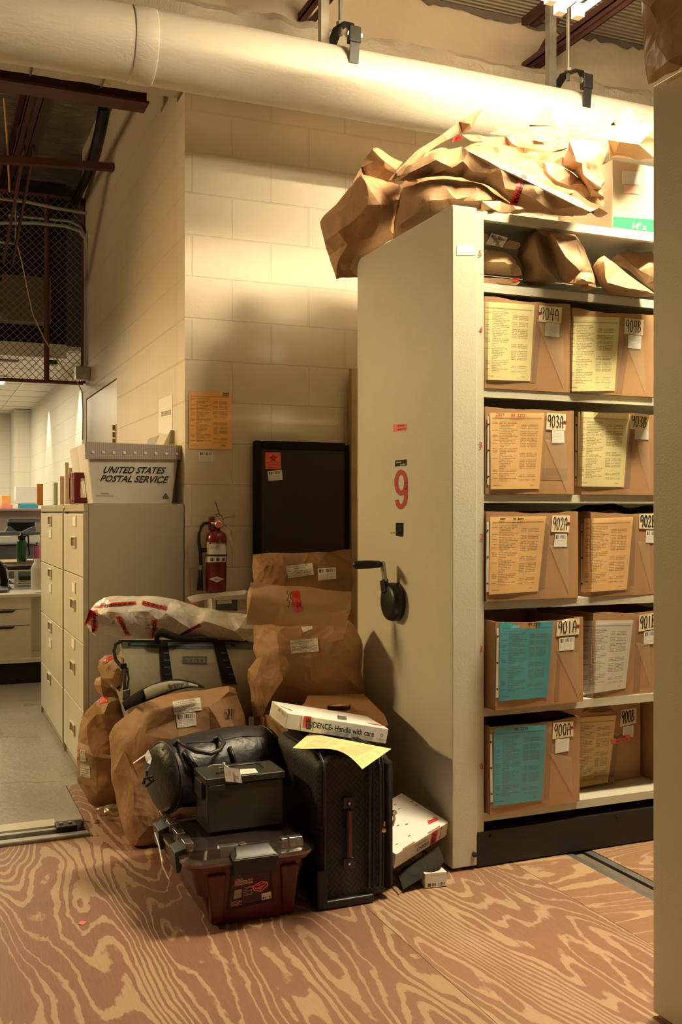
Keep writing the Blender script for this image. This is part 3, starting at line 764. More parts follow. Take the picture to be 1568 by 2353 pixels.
hanger('pipe hanger at upper right under the maroon joist', 1306, 1287)

# ---- fluorescent fixture over the aisle, its tubes light this half of the room
def lamp(label, lo, hi, along, dz=0, glow='tube_glow_a'):
    lf = thing('fluorescent_lamp', label, 'lamp', ((lo[0]+hi[0])/2, (lo[1]+hi[1])/2, 3.2+dz), 'fluorescent lamps over the aisle')
    x0, y0 = lo; x1, y1 = hi
    box('housing', (x0+.03, y0+.02, 3.2545+dz), (x1-.03, y1-.02, 3.32+dz), 'white_plastic', lf, bevel=.006)
    mb = MB()
    if dz:
      for (xa, ya, xb, yb) in ((x0-.03, y0-.03, x1+.03, y0-.026), (x0-.03, y1+.026, x1+.03, y1+.03), (x0-.03, y0-.0255, x0-.026, y1+.0255), (x1+.026, y0-.0255, x1+.03, y1+.0255)): mb.box((xa, ya, 3.208+dz), (xb, yb, 3.25+dz))
    if dz: mb.box((x0-.03, y0-.03, 3.2505+dz), (x1+.03, y1+.03, 3.254+dz)).build('shade', 'white_plastic', lf)
    for s in (-.25, .25):
        if along == 'y':
            xc = (x0+x1)/2+s*(x1-x0); P = [(xc, y0+.02, 3.215+dz), (xc, y1-.02, 3.215+dz)]
        else:
            yc = (y0+y1)/2+s*(y1-y0); P = [(x0+.02, yc, 3.215+dz), (x1-.02, yc, 3.215+dz)]
        MB().tube(P, .014, 12).build('tube', glow, lf, smooth=True)
        for q in P: MB().box((q[0]-.018, q[1]-.018, 3.195+dz), (q[0]+.018, q[1]+.018, 3.244+dz)).build('tube_socket', 'white_plastic', lf)
    for q in (.25, .75):
        xx = x0+(x1-x0)*q if along == 'x' else (x0+x1)/2; yy = y0+(y1-y0)*q if along == 'y' else (y0+y1)/2
        MB().tube([(xx, yy, 3.32+dz), (xx, yy, ZD)], .004, 6).build('hanging_wire', 'galvanized', lf)
    return lf
l0 = lamp('fluorescent lamp over the aisle just above the top edge of the photo', (2.05, 2.40), (3.05, 2.58), 'x', .22, 'tube_glow')
l1 = lamp('bright fluorescent lamp at the top edge, the left one of the two', (1.82, 3.08), (2.215, 3.22), 'x')
l2 = lamp('bright fluorescent lamp at the top edge with pointed shade, the right one of the two', (2.235, 2.62), (2.40, 3.26), 'y')


# ---- floor tracks
tr = thing('floor_track', 'grey steel floor rail set in the plywood at right', 'track', (2.263, 1, -.02))
box('rail', (2.206, -3, -.022), (2.236, 4.2, -.002), 'galvanized', tr); box('rail', (2.290, -3, -.022), (2.320, 4.2, -.002), 'galvanized', tr)
box('groove_strip', (2.246, -3, -.022), (2.280, 4.2, -.008), 'duct_dark', tr)
tr = thing('floor_track', 'steel threshold track where the plywood meets the concrete', 'track', (-.5, 4.1, 0))
box('strip', (-5, 4.15, -.01), (.50, 4.243, .012), 'shelf_paint', tr)
box('rail', (-5, 4.0, -.01), (.61, 4.045, .012), 'galvanized', tr, bevel=.005)
box('groove', (-5, 4.046, -.012), (.57, 4.149, -.002), 'duct_dark', tr)
box('rail', (-5, 4.09, -.002), (.57, 4.115, .014), 'galvanized', tr)
box('end_stop', (.49, 4.06, -.002), (.57, 4.14, .03), 'black_metal', tr, bevel=.004)
for xx in (.51, .545): MB().lathe([(.008, 0), (.008, .005)], (xx, 4.10, .03), (0, 0, 1), 8).build('bolt', 'galvanized', tr)

# ================================================================ SHELVING UNITS
u = thing('mobile_shelving_unit', 'tall cream mobile shelving unit numbered 9 on its end panel', 'shelving', (XP, 3.5, 0))
panel = box('end_panel', (XP, YF, .012), (1.824, YB, TOP), 'shelf_paint', u, bevel=.004)
box('upright', (1.8245, YF+.004, .118), (1.854, YF+.03, TOP-.01), 'shelf_paint', u)
SZ = [2.349, 2.091, 1.713, 1.334, .950, .567, .191]
shelves = {}
for z in SZ:
    shelves[z] = MB().box((1.856, YF+.012, z-.031), (4.90, YF+.022, z)).box((1.856, YF+.022, z-.008), (4.90, YB-.01, z)).box((1.856, YF+.022, z-.031), (4.90, YF+.034, z-.026)).build('shelf', 'shelf_paint', u)
box('back_panel', (1.826, YB-.008, .13), (4.90, YB, 2.34), 'shelf_paint', u)
box('side_panel', (1.826, YF+.04, .13), (1.853, YB-.01, 2.34), 'shelf_paint', u)
bs = MB().box((1.826, YF+.002, .006), (4.9, YF+.03, .128)).box((1.826, YF+.03, .118), (4.9, YB-.02, .128)).build('carriage_base', 'black_metal', u)
for px_, py_ in ((1129, 1921), (1203, 1968), (1420, 1877)): MB().lathe([(.006, 0), (.006, .004)], onY(px_, py_, YF+.001), (0, -1, 0), 10).build('bolt', 'dark_gap', u)
MB().lathe([(.009, 0), (.009, .010), (.005, .016)], onY(1089, 1962, YF), (0, -1, 0), 6).build('bolt', 'black_metal', u)
for s, py_, px_ in (('5', 582, 1104), ('4', 757, 1106), ('3', 1022, 1105), ('2', 1233, 1107), ('1', 1491, 1107), ('0', 1761, 1107)):
    hw_ = 1.6 if s == '1' else 3.6
    lettering(bpy.data.objects['upright'], s, rect(px_-hw_, py_-7, px_+hw_, py_+7), 'red_ink', u, .01)
P9 = []
def arc(cx, cy, rx, ry, a0, a1, n): return [(cx+rx*math.cos(math.radians(a0+(a1-a0)*i/n)), cy-ry*math.sin(math.radians(a0+(a1-a0)*i/n))) for i in range(n+1)]
outer = arc(922, 1109, 16, 29, 0, 200, 24)+arc(922, 1112, 16, 27, 200, 300, 12)  # bowl of the nine
ctr = arc(922, 1108.5, 11.2, 24, 0, 360, 30)
tail = [(933.2, 1108), (933.4, 1128)]+arc(921.5, 1137, 11.6, 27, 10, -125, 14)+[(911.5, 1148)]
def bandmesh(lines, wx, wy):
    V = []; Fc = []
    for ln in lines:
        k = len(V); n = len(ln)
        for i, p_ in enumerate(ln):
            a_ = ln[max(i-1, 0)]; b_ = ln[min(i+1, n-1)]
            if ln[0] == ln[-1] or (abs(ln[0][0]-ln[-1][0]) < .01 and abs(ln[0][1]-ln[-1][1]) < .01):
                a_ = ln[(i-1) % (n-1)]; b_ = ln[(i+1) % (n-1)]
            dx_, dy_ = b_[0]-a_[0], b_[1]-a_[1]; l_ = math.hypot(dx_, dy_) or 1; nx_, ny_ = -dy_/l_*wx/2, dx_/l_*wy/2
            V.append(onto(panel, p_[0]+nx_, p_[1]+ny_, .002)); V.append(onto(panel, p_[0]-nx_, p_[1]-ny_, .002))
        for i in range(n-1): Fc.append((k+2*i, k+2*i+1, k+2*i+3, k+2*i+2))
    return V, Fc
V, Fc = bandmesh([ctr, tail], 8.6, 12)
mk('unit_number', V, Fc, 'dark_red_ink', u)
ns_ = decal('orange_label', panel, [(904, 992), (935, 989), (935, 973), (904, 975)], 'orange_sticker', u, 2, 2); ns_['label'] = 'small orange biohazard label'
lettering(panel, 'BIOHAZARD', [(914, 980), (930, 978.5), (930, 976), (914, 977)], 'black_ink', u, .02)
lettering(panel, 'HANDLE WITH CARE', [(914, 988), (932, 986), (932, 983.5), (914, 985)], 'black_ink', u, .02)
decal('name_plate', panel, [(908, 1072), (935, 1069), (935, 1055), (908, 1058)], 'black_gloss', u, 2, 2)
lettering(panel, 'SPACE', [(910, 1064), (922, 1063), (922, 1060), (910, 1061)], 'white_paper', u, .01)
lettering(panel, 'SAVER', [(920, 1069), (932, 1068), (932, 1064.5), (920, 1065.5)], 'white_paper', u, .01)
a_ = onX(913, 1230, XP); b_ = onX(927, 1200, XP)
box('switch_plate', (XP-.006, min(a_.y, b_.y), onX(920, 1231, XP).z), (XP, max(a_.y, b_.y), onX(920, 1201, XP).z), 'black_gloss', u)
MB().bar(onX(919, 1222, XP)+Vector((-.006, 0, 0)), onX(919, 1222, XP)+Vector((-.035, 0, -.004)), .008, .006).build('switch_lever', 'chrome', u)
decal('white_label', panel, rect(1050, 562, 1092, 586), 'white_card', u, 2, 2)
# crank
hc = onX(916, 1382, XP)
MB().lathe([(.062, 0), (.074, .006), (.076, .03), (.070, .045), (.055, .052), (0, .054)], hc, (-1, 0, 0), 36).build('crank_hub', 'black_plastic', u, smooth=True)
ca = hc+Vector((-.045, .02, .05)); cb = onX(880, 1296, XP-.055)
MB().bar(ca, cb, .026, .012, (1, 0, 0)).lathe([(.013, -.006), (.013, .006)], cb, (-1, 0, 0), 16).build('crank_arm', 'galvanized', u, bevel=.002)
MB().bar(hc+Vector((-.048, .015, .035)), hc+Vector((-.048, .032, .085)), .040, .022, (1, 0, 0)).build('crank_socket', 'black_plastic', u, bevel=.004)
MB().lathe([(.008, -.004), (.010, .01), (.014, .016), (.0165, .06), (.016, .115), (.010, .125), (0, .127)], cb, (-1, 0, 0), 20).build('crank_handle', 'black_plastic', u, smooth=True)

u2 = thing('mobile_shelving_unit', 'near cream shelving unit whose blank end panel fills the right edge', 'shelving', (1.70, 1, 0))
box('end_panel', (1.700, -.6, .012), (1.80, 2.022, 2.343), 'shelf_paint', u2, bevel=.004)
box('carriage_base', (1.802, -.5, .006), (4.9, 2.0, .128), 'black_metal', u2)
for z in SZ: box('shelf', (1.802, -.55, z-.02), (4.9, 2.0, z-.01), 'shelf_paint', u2)
box('divider', (1.802, .72, .13), (4.9, .74, 2.33), 'shelf_paint', u2)

# ================================================================ ARCHIVE BOXES
def slab(P0, v1, v2, v3):   # corner and three edge vectors -> 8 points (bottom four, top four)
    return [P0, P0+v1, P0+v1+v2, P0+v2, P0+v3, P0+v1+v3, P0+v1+v2+v3, P0+v2+v3]
def carton(label, group, x0, x1, yf, z, h, yaw, depth=.36, kind='carton', open_=True, seed=0):
    r = random.Random(seed); c0 = Vector((x0, yf, z+.001)); wd = x1-x0; t = .005
    a = math.radians(yaw); ex = Vector((math.cos(a), math.sin(a), 0)); ey = Vector((-math.sin(a), math.cos(a), 0)); ez = Vector((0, 0, 1))
    root = thing('archive_box', label, 'box', c0, group)
    # box of corrugated walls with slightly bowed front and open top
    n = 10; V = []; Fc = []
    def P(u, v, w, inner=0):   # u across, v deep, w up
        bow = .006*math.sin(PI*u)*(w) * (1 if v < .5 else -1)
        sag = -.006*math.sin(PI*u)*w+.003*r.uniform(-1, 1)*(w > .9)
        return c0+ex*(u*wd)+ey*(v*depth-bow)+ez*(w*h+sag)
    mb = MB()
    ring = [(u/n, 0) for u in range(n)]+[(1, v/n) for v in range(n)]+[(1-u/n, 1) for u in range(n)]+[(0, 1-v/n) for v in range(n)]
    k = len(ring); lv = [0, .33, .66, 1]
    for w in lv:
        for (uu, vv) in ring: mb.V.append(P(uu, vv, w))
    for i in range(len(lv)-1):
        for j in range(k): j2 = (j+1) % k; mb.F.append((i*k+j, i*k+j2, (i+1)*k+j2, (i+1)*k+j))
    top0 = (len(lv)-1)*k; inn = len(mb.V)
    for j, (uu, vv) in enumerate(ring):
        pt = mb.V[top0+j].copy(); cen = c0+ex*wd*.5+ey*depth*.5; dd_ = Vector((cen.x-pt.x, cen.y-pt.y, 0)); pt += dd_.normalized()*t*1.5; mb.V.append(pt)
    for j, (uu, vv) in enumerate(ring): mb.V.append(mb.V[inn+j]+Vector((0, 0, -h*.5)))
    for j in range(k): j2 = (j+1) % k; mb.F.append((top0+j, top0+j2, inn+j2, inn+j)); mb.F.append((inn+j, inn+j2, inn+k+j2, inn+k+j))
    mb.F.append(tuple(inn+k+j for j in range(k))); mb.F.append(tuple(range(k))[::-1])
    body = mb.build('carton', kind, root, sharp=.5)
    return root, body
GB = 'cartons of case files on the open shelves'
SH = dict(a=1.713, b=1.334, c=.950, d=.567, e=.191)
def dress(root, body, sheet=None, smat='sheet_yellow', strip=None, tagq=None, no=None, lab=None, lmat='label_plain', hand=None, handmat='black_ink', edge=None, wpx=2.3, hole=None, dark=None, seed=1):
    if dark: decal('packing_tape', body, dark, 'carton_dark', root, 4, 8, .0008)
    if edge: decal('clear_tape', body, [edge[1], edge[1], edge[2], (edge[3][0], edge[3][1]-8)], 'tape_sheen', root, 6, 6, .0022)  # clear tape whose pale tint paints a triangle of sheen
    if sheet:
        film = [(sheet[0][0]-6, sheet[0][1]+5), (sheet[1][0]+12, sheet[1][1]+4), (sheet[2][0]+10, sheet[2][1]-3), (sheet[3][0]-5, sheet[3][1]-3)]
        decal('paper_sheet', body, sheet, smat, root, 10, 12, .003, .004)
        decal('plastic_sleeve', body, film, 'plastic_film', root, 10, 12, .009, .003)
    if strip:
        decal('binder_strip', body, strip, 'white_plastic', root, 2, 8, .004)
        for f in (.12, .5, .88):
            cx = (strip[0][0]+strip[1][0])/2*(1-f)+(strip[2][0]+strip[3][0])/2*f; cy = (strip[0][1]+strip[1][1])/2*(1-f)+(strip[2][1]+strip[3][1])/2*f
            decal('punch_hole', body, rect(cx-1.8, cy-2.2, cx+1.8, cy+2.2), 'dark_gap', root, 2, 2, .0055)
    if tagq:
        decal('number_tag', body, tagq, 'manila', root, 6, 6, .004)
        q = tagq
        def T(u, v): return ((1-u)*(1-v)*q[0][0]+u*(1-v)*q[1][0]+u*v*q[2][0]+(1-u)*v*q[3][0], (1-u)*(1-v)*q[0][1]+u*(1-v)*q[1][1]+u*v*q[2][1]+(1-u)*v*q[3][1])
        strokes(body, no, [T(.05, .16), T(.90, .16), T(.90, .88), T(.05, .88)], 'black_ink', root, wpx*.72, .0055)
        if hole:
            decal('tag_eyelet', body, rect(hole[0]-3.5, hole[1]-3.5, hole[0]+3.5, hole[1]+3.5), 'red_ink', root, 2, 2, .0052)
            decal('punch_hole', body, rect(hole[0]-1.5, hole[1]-1.5, hole[0]+1.5, hole[1]+1.5), 'dark_gap', root, 2, 2, .0058)
    if lab: decal('label', body, lab, lmat, root, 3, 3, .0035)
    if hand:
        for (q, seedh) in hand: strokes(body, 'HH 2293' if seedh == 'HH' else '2024', q, handmat, root, 1.2, .0075)
# row 904
r_, b_ = carton('cardboard box with the handwritten tag 904A and a yellow sheet', GB, 1.800+.06, 2.228, YF+.008, SH['a'], .330, 0, seed=1)
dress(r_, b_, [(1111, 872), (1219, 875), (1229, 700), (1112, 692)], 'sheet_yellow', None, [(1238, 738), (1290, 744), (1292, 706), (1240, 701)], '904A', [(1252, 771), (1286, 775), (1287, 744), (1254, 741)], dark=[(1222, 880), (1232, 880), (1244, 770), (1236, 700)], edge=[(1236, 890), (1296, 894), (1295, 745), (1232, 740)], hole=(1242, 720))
r_, b_ = carton('cardboard box with the handwritten tag 904B and a yellow sheet', GB, 2.234, 2.612, YF+.004, SH['a'], .316, 0, seed=2)
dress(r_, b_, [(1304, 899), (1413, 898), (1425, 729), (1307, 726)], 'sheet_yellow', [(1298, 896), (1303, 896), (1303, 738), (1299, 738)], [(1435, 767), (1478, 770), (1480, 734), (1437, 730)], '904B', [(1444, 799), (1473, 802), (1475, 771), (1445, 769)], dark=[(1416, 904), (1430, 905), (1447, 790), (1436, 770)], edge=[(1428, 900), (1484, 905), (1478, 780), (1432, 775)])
carton('cardboard box mostly hidden beyond box 904B', GB, 2.618, 2.99, YF+.01, SH['a'], .32, 0, kind='carton_dark', seed=3)
# row 903
r_, b_ = carton('cardboard box with the handwritten tag 903A and an orange sheet', GB, 1.860, 2.240, YF+.004, SH['b'], .314, 0, seed=4)
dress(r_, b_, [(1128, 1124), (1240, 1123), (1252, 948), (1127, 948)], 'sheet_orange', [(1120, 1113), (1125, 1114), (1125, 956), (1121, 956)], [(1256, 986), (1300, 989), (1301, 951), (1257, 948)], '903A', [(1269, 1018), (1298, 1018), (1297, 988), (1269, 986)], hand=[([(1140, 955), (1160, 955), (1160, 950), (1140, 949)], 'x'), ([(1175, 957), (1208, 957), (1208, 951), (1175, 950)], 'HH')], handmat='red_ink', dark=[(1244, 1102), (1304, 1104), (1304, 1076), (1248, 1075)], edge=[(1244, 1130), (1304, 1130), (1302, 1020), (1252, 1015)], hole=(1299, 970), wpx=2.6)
r_, b_ = carton('cardboard box with the handwritten tag 903B and a yellow sheet', GB, 2.275, 2.652, YF+.004, SH['b'], .312, 0, seed=5)
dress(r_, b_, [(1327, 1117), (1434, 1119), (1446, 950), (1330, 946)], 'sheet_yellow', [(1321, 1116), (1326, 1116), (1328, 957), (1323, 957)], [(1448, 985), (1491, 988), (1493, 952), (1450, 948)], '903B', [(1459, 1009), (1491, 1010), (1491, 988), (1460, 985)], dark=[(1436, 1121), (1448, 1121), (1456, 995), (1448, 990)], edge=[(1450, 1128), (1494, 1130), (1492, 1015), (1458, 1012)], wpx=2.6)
# row 902
r_, b_ = carton('cardboard box with the handwritten tag 902A and an orange sheet', GB, 1.860, 2.262, YF-.004, SH['c'], .322, 1.5, seed=6)
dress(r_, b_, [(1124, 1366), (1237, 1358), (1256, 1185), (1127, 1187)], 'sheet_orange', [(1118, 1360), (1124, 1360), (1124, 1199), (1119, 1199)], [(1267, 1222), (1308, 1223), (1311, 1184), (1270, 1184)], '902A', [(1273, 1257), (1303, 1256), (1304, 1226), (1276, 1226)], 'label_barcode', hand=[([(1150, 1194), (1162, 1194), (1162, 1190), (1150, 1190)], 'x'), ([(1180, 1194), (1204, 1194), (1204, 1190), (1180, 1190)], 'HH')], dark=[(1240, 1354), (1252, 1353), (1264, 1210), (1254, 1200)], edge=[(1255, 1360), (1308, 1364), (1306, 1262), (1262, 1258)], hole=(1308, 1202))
r_, b_ = carton('cardboard box beside 902A with an orange sheet and cut-off tag', GB, 2.318, 2.70, YF+.006, SH['c'], .320, 1.0, seed=7)
dress(r_, b_, [(1339, 1361), (1441, 1354), (1456, 1187), (1343, 1191)], 'sheet_orange', [(1336, 1360), (1340, 1360), (1339, 1203), (1336, 1203)], [(1469, 1214), (1512, 1216), (1512, 1180), (1470, 1180)], '902B', [(1484, 1247), (1512, 1247), (1512, 1219), (1486, 1218)], 'label_barcode', dark=[(1446, 1345), (1458, 1344), (1462, 1190), (1453, 1185)], edge=[(1460, 1355), (1496, 1355), (1494, 1250), (1466, 1250)], wpx=3.4)
# row 901
r_, b_ = carton('cardboard box with the handwritten tag 901A and a teal sheet', GB, 1.872, 2.262, YF-.045, SH['d'], .312, 3.0, seed=8)
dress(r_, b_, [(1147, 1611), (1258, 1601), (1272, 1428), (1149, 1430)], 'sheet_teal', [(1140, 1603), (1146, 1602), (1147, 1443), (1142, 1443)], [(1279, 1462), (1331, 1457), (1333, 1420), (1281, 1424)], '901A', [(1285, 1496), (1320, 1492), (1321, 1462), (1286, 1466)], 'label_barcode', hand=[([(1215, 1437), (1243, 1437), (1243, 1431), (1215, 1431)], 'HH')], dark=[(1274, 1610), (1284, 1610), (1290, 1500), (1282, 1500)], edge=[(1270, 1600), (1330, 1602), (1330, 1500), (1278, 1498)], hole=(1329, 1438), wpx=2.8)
r_, b_ = carton('cardboard box with a tag reading 901B and a white sheet', GB, 2.335, 2.72, YF+.012, SH['d'], .322, 2.0, seed=9)
dress(r_, b_, [(1336, 1597), (1438, 1581), (1456, 1424), (1338, 1426)], 'sheet_white', None, [(1468, 1451), (1510, 1444), (1512, 1406), (1470, 1413)], '901B', [(1480, 1481), (1510, 1478), (1512, 1446), (1481, 1451)], 'label_barcode', dark=[(1456, 1590), (1470, 1588), (1480, 1440), (1462, 1420)], edge=[(1450, 1585), (1496, 1580), (1494, 1480), (1462, 1484)], wpx=2.8)
# row 900
r_, b_ = carton('cardboard box with the handwritten tag 900A and a teal sheet, lowest at left', GB, 1.866, 2.262, YF-.02, SH['e'], .315, 2.5, seed=10)
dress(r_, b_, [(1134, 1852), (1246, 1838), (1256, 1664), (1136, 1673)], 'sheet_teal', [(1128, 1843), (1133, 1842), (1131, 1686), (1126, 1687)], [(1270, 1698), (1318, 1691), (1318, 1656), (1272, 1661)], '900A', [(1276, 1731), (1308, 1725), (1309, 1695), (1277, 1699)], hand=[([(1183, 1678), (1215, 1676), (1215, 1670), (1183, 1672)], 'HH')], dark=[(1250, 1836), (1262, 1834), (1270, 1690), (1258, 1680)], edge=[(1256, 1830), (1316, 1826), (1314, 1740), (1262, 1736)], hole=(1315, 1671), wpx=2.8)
r_, b_ = carton('cardboard box with the tag 900B, yellow sheet and red biohazard label', GB, 2.275, 2.695, 3.262, SH['e'], .330, 2.5, seed=11)
dress(r_, b_, [(1317, 1812), (1398, 1797), (1417, 1643), (1319, 1649)], 'sheet_buff', None, [(1425, 1670), (1462, 1661), (1464, 1625), (1428, 1631)], '900B', [(1431, 1690), (1456, 1694), (1457, 1665), (1432, 1670)], dark=[(1400, 1797), (1412, 1795), (1422, 1700), (1414, 1690)], wpx=3.0)
decal('orange_label', b_, [(1405, 1710), (1448, 1701), (1447, 1687), (1403, 1698)], 'pink_sticker', r_, 4, 2, .006)
lettering(b_, 'BIOHAZARD', [(1416, 1699), (1438, 1695), (1438, 1691), (1416, 1695)], 'black_ink', r_, .02, off=.008)
lettering(b_, 'HANDLE WITH CARE', [(1416, 1706), (1444, 1700), (1444, 1696), (1416, 1702)], 'black_ink', r_, .02, off=.008)
carton('cardboard box mostly hidden at the right end of the lowest shelf', GB, 2.715, 3.09, 3.20, SH['e'], .325, 0, seed=12)

# contents peeking out of the lowest boxes
tag(crumple('black_bag', [(1118, 1660), (1125, 1642), (1160, 1640), (1200, 1645), (1230, 1652), (1300, 1645), (1310, 1660), (1200, 1685), (1130, 1690)], 3.75, .05, 'black_gloss', None, 5, 22, .012, 30, zmin=.45), 'black plastic bag bulging out of box 900A', 'bag')
tag(crumple('kraft_bag', [(1296, 1640), (1320, 1622), (1360, 1614), (1400, 1618), (1420, 1640), (1400, 1670), (1310, 1670)], 3.98, .05, 'kraft_dark', None, 6, 24, .01, 30, zmin=.48), 'brown paper bag bulging out of box 900B', 'paper bag')
tag(crumple('black_bag', [(1300, 1175), (1345, 1160), (1410, 1152), (1440, 1165), (1497, 1158), (1540, 1170), (1540, 1200), (1320, 1200)], 3.95, .05, 'black_gloss', None, 7, 26, .012, 30, zmin=1.22), 'black plastic bag lying in the boxes of the 902 row', 'bag')

# ================================================================ BAGS ON THE SHELF UNDER THE TOP
GS = 'paper bags on the second highest shelf'
S2 = 2.092
c_ = thing('kraft_envelope', 'flat kraft envelope with printed lines and white barcode label at shelf end', 'envelope', (1.9, 3.2, S2+.14), GS)
e_ = crumple('envelope_body', [(1090, 528), (1125, 535), (1195, 557), (1198, 565), (1188, 574), (1150, 570), (1090, 562)], 3.72, .05, 'kraft_pile', c_, 21, 24, .004, 25, back=.8)
decal('label', e_, [(1117, 560), (1155, 568), (1168, 546), (1130, 535)], 'label_barcode', c_, 4, 4, .003)
c_ = thing('kraft_bag', 'pale folded paper bag lying flat under the kraft envelope', 'paper bag', (1.95, 3.3, S2+.03), GS)
crumple('bag_body', [(1090, 570), (1150, 574), (1175, 580), (1195, 605), (1202, 632), (1180, 638), (1140, 634), (1090, 630)], 3.74, .10, 'kraft_light', c_, 22, 30, .008, 40, zmin=S2+.03)
c_ = thing('kraft_bag', 'lowest thin paper bag with red tape corner lying on the shelf', 'paper bag', (1.95, 3.3, S2), GS)
e_ = crumple('bag_body', [(1090, 634), (1150, 638), (1192, 640), (1196, 648), (1190, 655), (1140, 652), (1090, 650)], 3.66, .06, 'kraft_pile', c_, 23, 30, .004, 30, zmin=S2+.001)
decal('evidence_tape', e_, rect(1179, 638, 1193, 645), 'red_tape', c_, 3, 3, .003)
c_ = thing('kraft_bag', 'large folded paper bag standing in the middle of the high shelf', 'paper bag', (2.2, 3.4, S2), GS)
crumple('bag_body', [(1190, 565), (1205, 540), (1225, 525), (1245, 520), (1262, 540), (1275, 580), (1286, 648), (1268, 656), (1240, 660), (1218, 658), (1198, 650), (1203, 620), (1186, 590)], 3.82, .16, 'kraft_pile', c_, 24, 36, .016, 70, zmin=S2+.001, ridges=[[(1228, 545, .03), (1240, 600, .04), (1232, 640, .02)]])
c_ = thing('kraft_bag', 'creased paper bag with printed panel beside the standing one', 'paper bag', (2.3, 3.3, S2), GS)
crumple('bag_body', [(1228, 520), (1262, 528), (1300, 535), (1322, 537), (1345, 570), (1356, 600), (1366, 630), (1374, 662), (1352, 671), (1330, 665), (1300, 650), (1290, 640), (1270, 590), (1252, 545)], 3.72, .12, 'kraft_pile', c_, 25, 34, .02, 60, zmin=S2+.001, ridges=[[(1268, 535, .04), (1300, 590, .05), (1335, 622, .03)], [(1325, 550, .02), (1345, 610, .035)]])
crumple('folded_corner', [(1283, 664), (1320, 640), (1352, 612), (1362, 625), (1374, 660), (1350, 669), (1310, 663)], 3.60, .03, 'kraft_light', c_, 26, 20, .012, 20, zmin=S2+.001)
c_ = thing('kraft_bag', 'peaked paper bag lying right of the folded corner on the high shelf', 'paper bag', (2.5, 3.4, S2), GS)
crumple('bag_body', [(1362, 612), (1375, 595), (1389, 586), (1430, 612), (1470, 645), (1510, 675), (1505, 695), (1420, 690), (1388, 668), (1376, 652)], 3.80, .12, 'kraft_pile', c_, 27, 40, .016, 60, zmin=S2+.001, ridges=[[(1389, 600, .04), (1392, 640, .05)], [(1395, 648, .05), (1440, 662, .03), (1490, 690, .02)]])
c_ = thing('kraft_bag', 'paper bag leaning back at the right end of the high shelf', 'paper bag', (2.75, 3.5, S2), GS)
crumple('bag_body', [(1400, 597), (1420, 580), (1441, 569), (1465, 575), (1500, 575), (1520, 600), (1520, 680), (1480, 655), (1440, 620)], 4.0, .12, 'kraft_pile', c_, 28, 34, .016, 50, zmin=S2+.03)

# ================================================================ PILE ON TOP OF THE UNIT
GT = 'brown paper bags piled on top of the shelving'
def z2(L_, ox=720, oy=220, s=4.0205): return [(ox+x/s, oy+y/s) for x, y in L_]
def z3(L_): return z2(L_, 1020, 220, 3.267)
TP = TOP+.002
def topclamp(co):
    if co.y < YB and co.x > XP-.02 and co.z < TP: co.z = TP
def pilebag(label, poly, Z, th, seed, mat='kraft_pile', **k):
    root = thing('kraft_bag', label, 'paper bag', (XP+.3, 3.6, TP), GT)
    kk = dict(s=36, amp=.014, R=60); kk.update(k)
    return root, crumple('bag_body', poly, Z, th, mat, root, seed, **kk)
def behind(co):
    # rests on the unit, hangs down only beyond its back and beyond its end panel
    if co.z < TP:
        if co.y < YB+.004 and co.x > XP-.01: co.y = YB+.004
rt, b_ = pilebag('big paper bag hanging over the left end of the shelving top', z2([(50, 1165), (150, 1050), (300, 880), (375, 780), (445, 725), (560, 745), (690, 770), (800, 800), (860, 900), (800, 1100), (760, 1300), (640, 1400), (480, 1560), (430, 1690), (270, 1695), (210, 1715), (130, 1480), (95, 1340)]), [4.32, 4.3, 4.25, 4.22, 4.18, 4.15, 4.15, 4.15, 4.15, 4.18, 4.25, 4.32, 4.42, 4.44, 4.44, 4.42, 4.40, 4.36], .15, 31, mat='kraft', s=42, R=90, ridges=[z2([(445, 740)], 720, 220) and [(833, 405, .03), (845, 470, .035), (858, 545, .02)], [(745, 555, .02), (775, 532, .035), (800, 560, .01)], [(845, 425, .02), (875, 470, .045), (905, 470, .0)], [(775, 600, .03), (820, 585, .0)]], clamp=behind)
rt, b_ = pilebag('upright folded paper bag behind the big one at the left end', z2([(355, 800), (430, 660), (490, 570), (555, 480), (600, 482), (700, 540), (840, 605), (790, 680), (760, 800), (500, 860)]), 4.24, .05, 32, mat='kraft', s=40, amp=.008, R=30, ridges=[[(858, 345, .02), (885, 372, .03), (910, 390, .02)]])
rt, b_ = pilebag('rounded paper bag on the corner above the end panel', [(904, 560), (902, 540), (903, 513), (911, 464), (926, 430), (960, 418), (1001, 408), (1050, 410), (1086, 414), (1110, 422), (1140, 445), (1180, 470), (1182, 484), (1100, 482), (1040, 482), (960, 520), (920, 550)], [4.15, 4.15, 4.15, 4.1, 4.05, 4.0, 3.95, 3.9, 3.85, 3.8, 3.75, 3.72, 3.70, 3.75, 3.8, 3.95, 4.1], .16, 33, s=34, R=55, clamp=topclamp, ridges=[[(990, 425, .03), (985, 460, .04), (1015, 475, .02)], [(1020, 425, .02), (1045, 455, .03)]])
rt, b_ = pilebag('flattened paper bag lying along the front of the top shelf', [(1108, 462), (1150, 462), (1180, 472), (1240, 484), (1290, 502), (1300, 508), (1240, 506), (1150, 492), (1108, 487)], 3.63, .06, 34, s=26, amp=.006, R=20, mat='kraft_light', zmin=TP)
